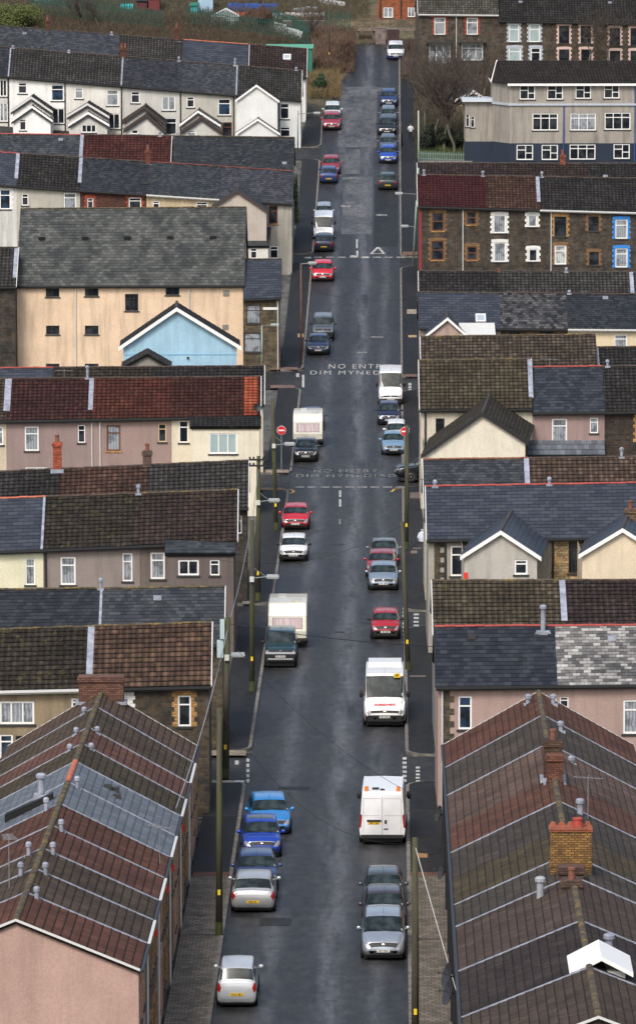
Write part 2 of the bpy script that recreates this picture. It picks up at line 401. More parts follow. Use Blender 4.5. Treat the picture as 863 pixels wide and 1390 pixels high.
def window(par, a, b, c, d, st, v=0.0):
    """a..b along u, c..d in z.  st e.g. 'w1c' + optional quoin letter"""
    fr = {'w':FR_W,'b':FR_B,'k':FR_K,'y':solid((.55,.42,.25),.6)}[st[0]]; pat = st[1]; pk = st[2] if len(st) > 2 else 'd'; q = st[3] if len(st) > 3 else ''
    m = MB(); w = min(.09, (b-a)*.13); f0, f1 = v+.035, v+.09
    if st[0]=='k': w=.05
    m.box(a,b,f0,f1,c,c+w); m.box(a,b,f0,f1,d-w,d); m.box(a,a+w,f0,f1,c+w,d-w); m.box(b-w,b,f0,f1,c+w,d-w)
    mw = w*.8
    if pat in '1s':     # top light (1) or sash bar in the middle (s)
        zc = d-(d-c)*(.3 if pat=='1' else .48); m.box(a+w,b-w,f0+.005,f1-.003,zc-mw/2,zc+mw/2)
    if pat in '23':
        k = 2 if pat=='2' else 3
        for i in range(1,k):
            x = a+(b-a)*i/k; m.box(x-mw/2,x+mw/2,f0+.005,f1-.003,c+w,d-w)
    if pat == '4':      # side panes with top lights
        for i in range(1,3):
            x = a+(b-a)*i/3; m.box(x-mw/2,x+mw/2,f0+.005,f1-.003,c+w,d-w)
        zc=d-(d-c)*.28; m.box(a+w,b-w,f0+.008,f1-.006,zc-mw/2,zc+mw/2)
    if pat == '5':      # big light left, split light right
        x=a+(b-a)*.55; m.box(x-mw/2,x+mw/2,f0+.005,f1-.003,c+w,d-w)
        zc=d-(d-c)*.35; m.box(a+w,x,f0+.008,f1-.006,zc-mw/2,zc+mw/2); zc=d-(d-c)*.55; m.box(x,b-w,f0+.008,f1-.006,zc-mw/2,zc+mw/2)
    o = m.build('window', fr, par)
    g = MB(); g.box(a+.01,b-.01,v+.07,v+.076,c+.01,d-.01); g.build('pane', pane(pk), o)
    s = MB(); s.box(a-.08,b+.08,v-.06,v+.12,c-.1,c-.003); s.build('sill', SILLK if st[0]!='b' else QM['Y'], o)
    if q:
        m = MB(); n = max(4, int(round((d-c)/.2))); h = (d-c+.16)/n
        for i in range(n):
            e = .26 if i%2==0 else .15; z0 = c-.0+i*h-.0
            m.box(a-e,a-.004,v-.018,v+.03,z0,z0+h-.012); m.box(b+.004,b+e,v-.018,v+.03,z0,z0+h-.012)
        k = 7; uw = (b-a+.44)/k
        for i in range(k):
            rise = .05*math.sin(math.pi*(i+.5)/k)
            m.box(a-.22+i*uw,a-.22+(i+1)*uw-.01,v-.02,v+.03,d+.003,d+.24+rise)
        m.build('surround', QM[q], o)
    return o
def slope(mb, A, B, C, D, n, t, uo=0.0, h=.33):
    """A,B bottom edge, D,C top edge (A-D, B-C).  n courses, each lapping the one below by t"""
    A,B,C,D = map(Vector,(A,B,C,D)); nr = (B-A).cross(D-A).normalized()*t
    L = (B-A).length
    for i in range(n):
        a0=A.lerp(D,i/n); b0=B.lerp(C,i/n); a1=A.lerp(D,(i+1)/n); b1=B.lerp(C,(i+1)/n)
        mb.face((a0+nr,b0+nr,b1+nr*.12,a1+nr*.12), [(uo,(i+.02)*h),(uo+L,(i+.02)*h),(uo+L,(i+.98)*h),(uo,(i+.98)*h)])
        mb.face((a0-nr*2.5,b0-nr*2.5,b0+nr,a0+nr), [(uo,(i+.01)*h),(uo+L,(i+.01)*h),(uo+L,(i+.02)*h),(uo,(i+.02)*h)])
def slab(mb, A, B, C, D, th):
    A,B,C,D = map(Vector,(A,B,C,D)); n=(B-A).cross(D-A).normalized(); k=n*-.055; q=n*-(th+.05)
    mb.hexa((A+q,B+q,C+q,D+q,A+k,B+k,C+k,D+k))
def flue(par, u, v, z, h=.75, r=.085, c=None):
    m=MB(); m.lathe((u,v,z-.25),[(r,0),(r,h),(r*1.5,h+.02),(r*1.5,h+.14),(r*.9,h+.2)],10)
    m.box(u-r*2,u+r*2,v-r*2,v+r*2,z-.2,z+.02)
    return m.build('flue', c or LEAD, par)
def chimney(par, u, v, z0, z1, w, dp, mat, pots=1, crown=True):
    m=MB(); m.box(u-w/2,u+w/2,v-dp/2,v+dp/2,z0,z1-.25); m.box(u-w/2-.06,u+w/2+.06,v-dp/2-.06,v+dp/2+.06,z1-.24,z1-.08)
    m.box(u-w/2-.02,u+w/2+.02,v-dp/2-.02,v+dp/2+.02,z1-.078,z1)
    o=m.build('chimney', mat, par)
    f=MB(); f.box(u-w/2-.14,u+w/2+.14,v-dp/2-.14,v+dp/2+.14,z0+(z1-z0)*.0,z0+.12 if z1-z0<1.5 else z0+.35); f.build('flashing', LEAD, o)
    for i in range(pots):
        x=u+(i-(pots-1)/2)*.34
        p=MB(); p.lathe((x,v,z1-.02),[(.13,0),(.11,.34),(.14,.36),(.14,.44),(.09,.45)],10); p.build('chimney_pot', POT, o)
    return o
def aerial(par, u, v, z, h=1.6, a=.3):
    m=MB(); m.tube((u,v,z-.3),(u,v,z+h),.018,n=5); c,s=math.cos(a),math.sin(a)
    m.tube((u-c*.6,v-s*.6,z+h-.1),(u+c*.6,v+s*.6,z+h-.1),.014,n=4)
    for i in range(8):
        t=-.55+i*.155; l=.28-.012*i
        m.tube((u+c*t-s*-l,v+s*t-c*l,z+h-.1),(u+c*t+s*-l,v+s*t+c*l,z+h-.1),.009,n=4)
    return m.build('tv_aerial', solid((.35,.35,.36),.4,.6), par)
def dish(par, u, v, z, r=.36, c=(.03,.03,.035)):
    m=MB(); k=10; d=Vector((.25,-.9,.3)).normalized(); a=d.orthogonal().normalized(); b=d.cross(a); o=Vector((u,v-.32,z))
    rings=[]
    for rr,dd in ((0.02,.0),(r*.5,.03),(r,.12)):
        rings.append([o+d*dd+(a*math.cos(2*math.pi*i/k)+b*math.sin(2*math.pi*i/k))*rr for i in range(k)])
    for q in range(2):
        for i in range(k): m.face((rings[q][i],rings[q][(i+1)%k],rings[q+1][(i+1)%k],rings[q+1][i]))
    for q in range(2):
        for i in range(k): 
            n=d*-.015; m.face((rings[q+1][i]+n,rings[q+1][(i+1)%k]+n,rings[q][(i+1)%k]+n,rings[q][i]+n))
    m.tube((u,v,z-.1),(u,v-.3,z),.025,n=6); m.tube(o+d*.02,o+d*.4,.012,n=5); m.box(o.x+d.x*.4-.04,o.x+d.x*.4+.04,o.y+d.y*.4-.05,o.y+d.y*.4+.03,o.z+d.z*.4-.04,o.z+d.z*.4+.04)
    return m.build('satellite_dish', solid(c,.5), par)
HN = [0]; POT=plain((.20,.075,.045),.8,0,.3)
def house(fr, u0, u1, dep, ZE, ZR, wm, rm, label, wins=(), ng=None, rn=None, thk=.03, verge='', flash='', group=None, rid=RIDGEM, side=None, name='terraced_house', back=None, pipes=(), gut=GUT, gbot=.0, oh=.28, cat='house', fin=None, plinth=None):
    """one house of a row: Empty > wall, roof (> ridge_tiles, flashing, verge_board), gutter, windows.. ; returns Empty and a local-u offset"""
    um = (u0+u1)/2; base = fr.w(um, 0)
    zg = min(gz(*fr.w(u,v).xy) for u in (u0,u1) for v in (0,dep))
    zg0 = gz(*fr.w(um,0).xy)
    E = empty(name, (base.x, base.y, zg0), fr.th); tag(E, label, cat, group)
    E['u0']=um; E['zg']=zg0
    del E['u0']; del E['zg']
    L = lambda u: u-um
    ze = lambda u: ZE(u+um)-zg0; zr = lambda u: ZR(u+um)-zg0
    a, b = L(u0)+.004, L(u1)-.004; zb = zg-zg0-.5; hd = dep/2
    hb = back if back is not None else hd       # horizontal run of the rear slope
    def k(u): return (zr(u)-ze(u))/(hd+oh)
    wt = lambda u: ze(u)+k(u)*oh-.10            # wall top
    W = MB(); rects = [(L(w[0]),L(w[1]),w[2]-zg0,w[3]-zg0) for w in wins]
    facade(W, a, b, zb, wt, rects)
    za, zc = wt(a), wt(b); D = hd+hb
    W.face(((b,D,zb),(a,D,zb),(a,D,za),(b,D,zc)))
    W.face(((a,D,zb),(a,0,zb),(a,0,za),(a,hd,zr(a)-.12),(a,D,za))); W.face(((b,0,zb),(b,D,zb),(b,D,zc),(b,hd,zr(b)-.12),(b,0,zc)))
    mats=[wm]; W.build('wall', wm, E)
    for w, r in zip(wins, rects):
        if r[1] < a+.06 or r[0] > b-.06: continue
        window(E, max(r[0],a+.05), min(r[1],b-.05), max(r[2],zb+.1), min(r[3], min(ze(a),ze(b))+.02), w[4])
    sag = RN.uniform(-.012,.012)
    R_ = MB(); e0, e1 = (a-.10 if 'l' in verge else a-.002), (b+.10 if 'r' in verge else b+.002)
    sl = math.hypot(hd+oh, zr(0)-ze(0)); CH=rm.get('ch',.33); n = max(4, int(round(sl/CH))); nb = max(4, int(round(math.hypot(hb+oh, zr(0)-ze(0))/CH)))
    A=(e0,-oh,ze(e0)+sag); B=(e1,-oh,ze(e1)+sag); C=(e1,hd,zr(e1)+sag); Dd=(e0,hd,zr(e0)+sag)
    A2=(e1,D+oh,ze(e1)+sag); B2=(e0,D+oh,ze(e0)+sag)
    thk=thk if CH>.3 else .014; slope(R_, A, B, C, Dd, n, thk, u0, CH); slope(R_, A2, B2, Dd, C, nb, thk, u0, CH)
    slab(R_, A, B, C, Dd, .09); slab(R_, A2, B2, Dd, C, .09)
    roof = R_.build('roof', rm, E)
    rr = MB(); nt = max(2,int((e1-e0)/.45))
    for i in range(nt):
        x0=e0+(e1-e0)*i/nt; x1=e0+(e1-e0)*(i+1)/nt-.012; j=RN.uniform(-.012,.012)
        z0=zr(x0)+sag+j; z1=zr(x1)+sag+j; r=.12 if oh<.1 else .095
        pa=[(x0,hd+r*math.cos(t),z0+r*math.sin(t)*.8-.01) for t in [math.pi*q/6 for q in range(7)]]
        pb=[(x1,hd+r*math.cos(t),z1+r*math.sin(t)*.8-.01) for t in [math.pi*q/6 for q in range(7)]]
        for q in range(6): rr.face((pa[q],pa[q+1],pb[q+1],pb[q]))
        rr.face(pa); rr.face(pb[::-1])
    rr.build('ridge_tiles', rid, roof)
    def strip(x, w=.13, up=.045, f0=0., f1=1., mat=LEAD, nm='flashing'):
        m=MB()
        for (P0,P1) in (((-oh, ze),(hd, zr)),((D+oh, ze),(hd, zr))):
            y0,f=P0; y1,g=P1
            q0=(x,y0+(y1-y0)*f0,f(x)+(g(x)-f(x))*f0+sag); q1=(x,y0+(y1-y0)*f1,f(x)+(g(x)-f(x))*f1+sag)
            m.hexa(((q0[0]-w/2,q0[1],q0[2]-.05),(q0[0]+w/2,q0[1],q0[2]-.05),(q1[0]+w/2,q1[1],q1[2]-.05),(q1[0]-w/2,q1[1],q1[2]-.05),
                    (q0[0]-w/2,q0[1],q0[2]+up),(q0[0]+w/2,q0[1],q0[2]+up),(q1[0]+w/2,q1[1],q1[2]+up),(q1[0]-w/2,q1[1],q1[2]+up)))
        m.build(nm, mat, roof)
    if 'l' in flash: strip(a+.06)
    if 'r' in flash: strip(b-.06)
    if 'L' in flash: strip(a+.06, .3, .055, .22)
    if 'R' in flash: strip(b-.06, .3, .055, .22)
    for s_, x in (('l', e0-.015), ('r', e1+.015)):
        if s_ in verge: strip(x, .05, .035, 0, 1, GUTW if 'k' not in verge else GUT, 'verge_board')
    g=MB(); g.hexa(((e0,-oh-.12,ze(e0)-.11),(e1,-oh-.12,ze(e1)-.11),(e1,-oh-.005,ze(e1)-.11),(e0,-oh-.005,ze(e0)-.11),(e0,-oh-.12,ze(e0)-.0),(e1,-oh-.12,ze(e1)-.0),(e1,-oh-.005,ze(e1)-.0),(e0,-oh-.005,ze(e0)-.0)))
    g.hexa(((e0,-oh+.002,ze(e0)-.20),(e1,-oh+.002,ze(e1)-.20),(e1,-.0-.002,ze(e1)-.20),(e0,-.002,ze(e0)-.20),(e0,-oh+.002,ze(e0)-.105),(e1,-oh+.002,ze(e1)-.105),(e1,-.002,ze(e1)-.105),(e0,-.002,ze(e0)-.105)))
    g.build('gutter', gut, E)
    for x in pipes:
        p=MB(); c = PIPEW if gut is GUTW or x[1]=='w' else GUT; p.tube((L(x[0]),-.07,zb+.3),(L(x[0]),-.07,ze(L(x[0]))-.12),.045 if x[1]=='w' else .065,n=6); p.build('drainpipe', c, E)
    return E, um, zg0, roof, zr
class Row:
    """terrace facing the viewer; geometry read off the photograph's eave and ridge lines"""
    def __init__(s, x, yb, dep, th, eave, ridge, group, side='L', oh=.28):
        s.fr = Fr(x, Yof(yb), th); s.dep = dep; s.oh = oh; s.group = group
        p=[s.fr.pix(q[0],q[1],-oh) for q in eave]; r=[s.fr.pix(q[0],q[1],dep/2) for q in ridge]
        s.ZE=lin(*p); s.ZR=lin(*r); s.eave=eave
        a,b = eave; s.ey=lambda px: a[1]+(b[1]-a[1])*(px-a[0])/(b[0]-a[0])
    def U(s, px, py=None, v=0): return s.fr.pix(px, s.ey(px) if py is None else py, v)[0]
    def rect(s, x0,y0,x1,y1, v=0):
        xm=(x0+x1)/2
        a=s.fr.pix(x0,(y0+y1)/2,v)[0]; b=s.fr.pix(x1,(y0+y1)/2,v)[0]; t=s.fr.pix(xm,y0,v)[1]; q=s.fr.pix(xm,y1,v)[1]
        return a,b,q,t
    def house(s, x0, x1, wm, rm, label, wins=(), annex=(), flues=(), chims=(), pipes=(), aer=(), extra=None, **k):
        u0,u1 = s.U(x0), s.U(x1)
        ws=[]
        for w in wins: ws.append(s.rect(*w[:4])+(w[4],))
        k.setdefault('group', s.group); k.setdefault('oh', s.oh)
        E,um,zg,roof,zr = house(s.fr, u0,u1,s.dep,s.ZE,s.ZR,wm,rm,label,ws,pipes=[(s.U(p[0]),p[1]) for p in pipes],**k)
        for a in annex: s.annex(E,um,zg,*a)
        for (px,py) in flues:
            u=s.U(px,py,s.dep/2); z=s.ZR(u)-zg; hh=s.fr.pix(px,py,s.dep/2)[1]-zg-z
            if hh > .15: flue(E,u-um,s.dep/2,z,max(.3,min(1.3,hh)),.085)
            else:
                # vent on the slope: intersect the ray with the roof plane
                v=s.dep/2
                for _ in range(12):
                    uu,zz=s.fr.pix(px,py,v); f=(zz-s.ZE(uu))/(s.ZR(uu)-s.ZE(uu)); v=v*.5+.5*(-s.oh+(s.dep/2+s.oh)*f)
                uu,zz=s.fr.pix(px,py,v); m=MB(); m.box(uu-um-.2,uu-um+.2,v-.15,v+.2,zz-zg-.05,zz-zg+.16); m.build('roof_vent', LEAD if RN.random()<.6 else SILLK, E)
        for c in chims:
            px,yt,w=c[:3]; mat=c[3]; u,zt=s.fr.pix(px,yt,s.dep/2); chimney(E,u-um,s.dep/2,s.ZR(u)-zg-.35,zt-zg,w,w*(.7 if len(c)<6 else c[5]),mat,c[4] if len(c)>4 else 1)
        for (px,py) in aer:
            u,zt=s.fr.pix(px,py,s.dep/2); z=s.ZR(u)-zg; aerial(E,u-um,s.dep/2,z,max(.6,zt-zg-z),RN.uniform(-.4,.6))
        return E,um,zg
    def annex(s, E, um, zg, L, apex, le, re, wm, rm, wins=(), trim=GUTW, nm='annexe', rback=None, sk=0.0):
        """gabled rear extension towards the viewer, length L; pixels of its front gable"""
        v=-L; ua,za=s.fr.pix(apex[0],apex[1],v); ul,zl=s.fr.pix(le[0],le[1],v); ur,zr_=s.fr.pix(re[0],re[1],v)
        za-=zg; zl-=zg; zr_-=zg; ua-=um; ul-=um; ur-=um
        o=.22; a=ul+o; b=ur-o
        kl=(za-zl)/(ua-ul); kr=(za-zr_)/(ur-ua); zla=zl+kl*o-.1; zra=zr_+kr*o-.1; zb=-1.0
        zb=min(gz(*s.fr.w(ua+um,-L).xy)-zg, 0)-.5
        W=MB(); rects=[]
        for w in wins:
            r=s.rect(*w[:4],v=v); rects.append((r[0]-um,r[1]-um,r[2]-zg,r[3]-zg))
        facade(W,a,b,zb,lin((a,min(zla,zra)),(b,min(zla,zra))),rects,v=v)
        zz=min(zla,zra); W.face(((a,v,zz),(b,v,zz),(b,v,zra),(ua,v,za-.1),(a,v,zla)))
        W.face(((a,.3,zb),(a,v,zb),(a,v,zla),(a,.3,zla))); W.face(((b,v,zb),(b,.3,zb),(b,.3,zra),(b,v,zra)))
        o_=W.build(nm, wm, E)
        for w,r in zip(wins,rects): window(E,*r,w[4],v=v)
        R_=MB(); vb=(s.dep/2 if rback is None else rback); f=v-.2
        CH=rm.get('ch',.33); tk=.028 if CH>.3 else .014; n1=max(3,int(round(math.hypot(za-zl,ua-ul)/CH))); K=sk*(vb-f)
        slope(R_,(ul+K,vb,zl),(ul,f,zl),(ua,f,za),(ua+K,vb,za),n1,tk,0,CH); slope(R_,(ur,f,zr_),(ur+K,vb,zr_),(ua+K,vb,za),(ua,f,za),n1,tk,0,CH)
        slab(R_,(ul+K,vb,zl),(ul,f,zl),(ua,f,za),(ua+K,vb,za),.08); slab(R_,(ur,f,zr_),(ur+K,vb,zr_),(ua+K,vb,za),(ua,f,za),.08)
        R_.build('annexe_roof', rm, o_)
        T=MB()
        for (p,q) in (((ul,zl),(ua,za)),((ua,za),(ur,zr_))):
            T.hexa(((p[0],f-.035,p[1]-.2),(q[0],f-.035,q[1]-.2),(q[0],f-.003,q[1]-.2),(p[0],f-.003,p[1]-.2),(p[0],f-.035,p[1]+.03),(q[0],f-.035,q[1]+.03),(q[0],f-.003,q[1]+.03),(p[0],f-.003,p[1]+.03)))
        T.build('bargeboard', trim, o_)
        if L in (4,5.3):
            T2=MB()
            for (p,q) in (((ul,zl),(ua,za)),((ua,za),(ur,zr_))):
                T2.hexa(((p[0],f-.02,p[1]-.42),(q[0],f-.02,q[1]-.42),(q[0],v-.004,q[1]-.42),(p[0],v-.004,p[1]-.42),(p[0],f-.02,p[1]-.205),(q[0],f-.02,q[1]-.205),(q[0],v-.004,q[1]-.205),(p[0],v-.004,p[1]-.205)))
            T2.build('soffit_board', GUT, o_)
        C=MB(); C.tube((ua,f,za+.0),(ua+K,vb,za+.0),.09,n=8); C.build('ridge_tiles', RIDGE_K if rm not in (S_BLUE,) else RIDGE_K, o_)
        return o_
    def block(s, E, um, zg, x0,y0,x1,y1, L, wm, wins=(), rm=None, nm='extension', rise=.35):
        """flat / lean-to extension: front face px x0..x1, top y0, bottom y1(None=ground)"""
        v=-L; a,_=s.fr.pix(x0,y0,v); b,_=s.fr.pix(x1,y0,v); zt=s.fr.pix((x0+x1)/2,y0,v)[1]-zg; a-=um; b-=um
        zb=(s.fr.pix((x0+x1)/2,y1,v)[1]-zg) if y1 else min(0,gz(*s.fr.w(a+um,v).xy)-zg)-.5
        W=MB(); rects=[]
        for w in wins:
            r=s.rect(*w[:4],v=v); rects.append((r[0]-um,r[1]-um,r[2]-zg,r[3]-zg))
        facade(W,a,b,zb,lin((a,zt),(b,zt)),rects,v=v)
        W.face(((a,-.003,zb),(a,v,zb),(a,v,zt),(a,-.003,zt+rise))); W.face(((b,v,zb),(b,-.003,zb),(b,-.003,zt+rise),(b,v,zt))); 
        if y1: W.face(((a,-.003,zb),(b,-.003,zb),(b,v,zb),(a,v,zb)))
        o_=W.build(nm, wm, E)
        for w,r in zip(wins,rects): window(E,*r,w[4],v=v)
        R_=MB(); n=max(2,int(L/.33)); A=(a-.12,v-.15,zt+.03);B=(b+.12,v-.15,zt+.03);C=(b+.12,-.005,zt+.03+rise);D=(a-.12,-.005,zt+.03+rise)
        slope(R_,A,B,C,D,n,.02); slab(R_,A,B,C,D,.14); R_.build('extension_roof', rm or S_DARK, o_)
        return o_
# ================================================================== ROWS ON THE LEFT
G1='houses of the cross terraces left of the road'
XL=-8.65
# --- LB row north of junction 1
r=Row(XL,1018,7.0,1,((0,879),(302,875)),((0,800),(302,796)),G1)
r.house(-110,137,render_wall(GREYR,.4),S_DARK,'terraced house with a blotchy dark slate roof behind the brown tiled roofs, left side',flash='r',flues=[(137,783)],rid=RIDGE_Y)
r.house(137,302,STONE_G,S_GREY,'end terrace with clean grey slate roof and pink rendered corner at the road, left side',verge='r',flues=[(214,813)],rid=RIDGE_Y,
        wins=[(283,889,287,912,'k1d')],pipes=[(284,'w')])
# --- LA row south of junction 1
r=Row(XL-.05,1107,7.0,1,((0,937.5),(284,931)),((0,854),(284,845)),G1)
r.house(-95,123,render_wall((.30,.235,.15),.8),T_OLD,'beige patched rendered house with white three-pane window beside the brown stone end house',flash='R',rid=RIDGE_Y,
        wins=[(0,952,47,983,'w3c'),(97,948,117,966,'w1d'),(-60,955,-35,983,'w1c'),(0,997,18,1030,'w1b'),(22,999,48,1025,'k1d')],gut=GUTW)
r.house(123,284,STONE,tile((.09,.055,.040),(.22,.13,.085),.35,.3),'dark stone end terrace with pinkish brown tiles and one yellow quoined window',verge='r',rid=RIDGE_Y,
        wins=[(241.5,944,259.5,986,'w1dY'),(154,944,176,960,'w1cW')])
# --- LD row north of junction 2
r=Row(XL-.1,817,7.0,1,((0,703),(333,689)),((0,640),(335,625)),G1)
r.house(-120,-20,render_wall(PINK),T_DARK,'terraced house with dark tiles cut by the left edge, below the pink houses')
r.house(-20,80,render_wall(PINK),T_DARK,'terraced house with dark tiles and the brick chimney that carries a bird on the left',chims=[(78,600,.48,brick((.42,.10,.05)),1,1)])
r.house(80,198,render_wall(GREYR),T_REDB,'terraced house with faded red brown tiled roof between two dark roofs, left side',chims=[(200,612,.5,brick((.13,.09,.08)),1,1)])
r.house(198,335,STONE_D,T_GREY,'end terrace with dark grey tiles beside the telegraph pole with insulators, left side',verge='r',wins=[(322,700,328,724,'w1d')])
# --- LC row south of junction 2
r=Row(XL-.3,889,7.0,1,((0,748),(320,735)),((57,674),(322,665)),G1)
E,um,zg=r.house(-85,59,render_wall((.76,.72,.52),.25),S_BLUE,'pale cream rendered house with smooth blue slates and orange ridge on the left',rid=RIDGE_O,flash='r',wins=[(35,758,48,794,'w1c'),(-30,758,-12,792,'w1c')])
r.house(59,190,render_wall((.27,.225,.205),.5),T_OLD,'grey pebble dashed house with two tall white windows beside the cream one',flues=[(188,656)],
        wins=[(82.5,756,103,794,'w1c'),(166.5,751,180,789,'w1c')],pipes=[(62,'k')])
E,um,zg=r.house(190,320,render_wall((.17,.135,.12),.5),tile((.045,.032,.030),(.080,.052,.044),.4,.3),'brown grey end terrace with a flat roofed extension and three-pane window',verge='r',rid=RIDGE_Y,wins=[(204.5,750,224,786,'w1c')])
r.block(E,um,zg,227,751,317,None,1.5,render_wall((.15,.12,.11),.5),wins=[(242,760,270,781,'w2d'),(285,760,298,781,'w1d')],rm=S_GREY,rise=.5)
# --- LF row north of junction 3
r=Row(XL,640,7.0,1,((0,552),(357,549)),((70,499),(357,496.5)),G1)
r.house(-90,70,render_wall(PINK),S_BLUE,'house with a strip of blue slates and red ridge behind the red tiled roofs',rid=RIDGE_R)
r.house(70,210,render_wall(PINK),T_OLD,'terraced house with a narrow strip of brown tiles showing below the beige hall',flash='')
r.house(210,357,render_wall((.62,.56,.45),.2),T_DARK,'end terrace with dark tiles behind the roof with the bright orange patch',verge='r')
# --- LE row south of junction 3
r=Row(XL-.1,693,7.0,1,((0,571),(350,565)),((9,514),(356,511)),G1)
T_CR=tile((.10,.028,.020),(.16,.050,.034),.2,.3)
r.house(-95,9,render_wall((.60,.50,.38)),T_BROWN,'brown tiled house cut by the left edge beside the dark red roofs',flash='R',wins=[(-20,579,5,604,'w1c')])
r.house(9,124,render_wall((.30,.22,.205),.3),tile((.055,.020,.019),(.10,.036,.032),.2,.3),'dusky pink house with dark red tiles, lace curtained window and white alarm box',flash='RL',flues=[(119,495)],
        wins=[(34,579,53,612,'w1c'),(106,577,116,601,'w1d'),(35,634,65,670,'w2d')],pipes=[(125,'w')],aer=[(88,553)])
E,um,zg=r.house(124,233,render_wall((.33,.235,.21),.3),T_CR,'dusky pink house with crimson tiles and an orange brown framed window',
        wins=[(145,577,164,612,'b1c'),(215,575,226,600,'y1d'),(145,632,167,668,'b1d')],pipes=[(136,'w')])
E,um,zg=r.house(233,352,render_wall((.72,.65,.50),.25),T_RED,'cream end terrace with dark red roof, orange tiled strip and cream extension',verge='r',
        wins=[(243,571,256,601,'w1d')],pipes=[(262,'k')])
r.block(E,um,zg,260,579,352,None,2.2,render_wall((.74,.68,.54),.25),wins=[(284,588,322,616,'w3g')],rm=T_DARK,rise=.45)
# orange patch of new tiles on that roof
u0,u1=r.U(331),r.U(350); k_=(r.ZR(u0)-r.ZE(u0))/(r.dep/2+r.oh)
m=MB(); e=.04
slope(m,(u0-um,-r.oh-.02,r.ZE(u0)-zg+e),(u1-um,-r.oh-.02,r.ZE(u1)-zg+e),(u1-um,r.dep/2-.1,r.ZR(u1)-zg+e-.1*k_),(u0-um+.0,r.dep/2-.1,r.ZR(u0)-zg+e-.1*k_),14,.03)
m.build('new_tiles',T_ORANGE,E); 
dish(E,r.U(349,553)-um,-.5,r.ZE(u1)-zg+.6,.28)
# --- blue gabled building
r=Row(-10.4,572,9,2,((165,473),(326,473)),((165,417),(326,417)),None)
u,z=r.fr.pix(240,417); ul,zl=r.fr.pix(163,470); ur,zr2=r.fr.pix(326,474)
E=empty('gabled_hall',tuple(r.fr.w(u,0)[:2])+(gz(*r.fr.w(u,0).xy),),r.fr.th); tag(E,'sky blue gabled building with white verge boards in front of the beige hall','house')
zg=E.location.z; z-=zg; zl-=zg; ul-=u; ur-=u; BL=render_wall((.36,.57,.71),.3)
m=MB(); a,b=ul+.25,ur-.25; zt=zl+.1
m.face(((a,0,-.5),(b,0,-.5),(b,0,zt),(0,0,z-.1),(a,0,zt))); m.face(((b,4,-.5),(a,4,-.5),(a,4,zt),(0,4,z-.1),(b,4,zt)))
m.face(((a,4,-.5),(a,0,-.5),(a,0,zt),(a,4,zt))); m.face(((b,0,-.5),(b,4,-.5),(b,4,zt),(b,0,zt))); m.build('wall',BL,E)
m=MB(); 
for (q0,q1) in ((ul,-1),(ur,1)):
    A=(q0,-.3,zl);B=(q0,4.3,zl);C=(0,4.3,z);D=(0,-.3,z)
    if q1<0: A,B,C,D=B,A,D,C
    slope(m,A,B,C,D,13,.03); slab(m,A,B,C,D,.1)
ro=m.build('roof',T_DARK,E)
m=MB()
for (p,q) in (((ul-.1,zl-.05),(0,z)),((0,z),(ur+.1,zl-.05))): m.hexa(((p[0],-.36,p[1]-.27),(q[0],-.36,q[1]-.27),(q[0],-.305,q[1]-.27),(p[0],-.305,p[1]-.27),(p[0],-.36,p[1]+.02),(q[0],-.36,q[1]+.02),(q[0],-.305,q[1]+.02),(p[0],-.305,p[1]+.02)))
m.build('bargeboard',FR_W,ro); m=MB(); m.tube((0,-.3,z),(0,4.3,z),.12,n=8); m.build('ridge_tiles',RIDGE_K,ro)
m=MB(); m.box(a,b,-.03,-.003,zt-.75,zt-.68); m.build('string_course',solid((.2,.42,.6),.7),E); m=MB(); m.lathe((.8,-.08,zt-1.0),[(.09,0),(.09,.12)],8); m.build('vent',SILLK,E)
# small gabled roof peeping above the F row
E=empty('gabled_outbuilding',(0,0,0)); f=Fr(-11.5,Yof(612),2); u,z=f.pix(200,480); ul,zl=f.pix(165,499); ur,_=f.pix(233,499)
p=f.w(u,0); E.location=(p.x,p.y,gz(p.x,p.y)); E.rotation_euler=(0,0,f.th); zg=E.location.z; z-=zg; zl-=zg; ul-=u; ur-=u
tag(E,'small outbuilding with a low grey gabled roof in front of the blue gable','outbuilding')
m=MB(); m.face(((ul,0,-.5),(ur,0,-.5),(ur,0,zl),(0,0,z-.05),(ul,0,zl))); m.face(((ul,4,-.5),(ul,0,-.5),(ul,0,zl),(ul,4,zl))); m.face(((ur,0,-.5),(ur,4,-.5),(ur,4,zl),(ur,0,zl))); m.face(((ur,4,-.5),(ul,4,-.5),(ul,4,zl),(0,4,z-.05),(ur,4,zl))); m.build('wall',render_wall(GREYR),E)
m=MB(); slope(m,(ul,4,zl),(ul,-.2,zl),(0,-.2,z),(0,4,z),6,.03); slope(m,(ur,-.2,zl),(ur,4,zl),(0,4,z),(0,-.2,z),6,.03); slab(m,(ul,4,zl),(ul,-.2,zl),(0,-.2,z),(0,4,z),.08); slab(m,(ur,-.2,zl),(ur,4,zl),(0,4,z),(0,-.2,z),.08); m.build('roof',T_OLDG,E)
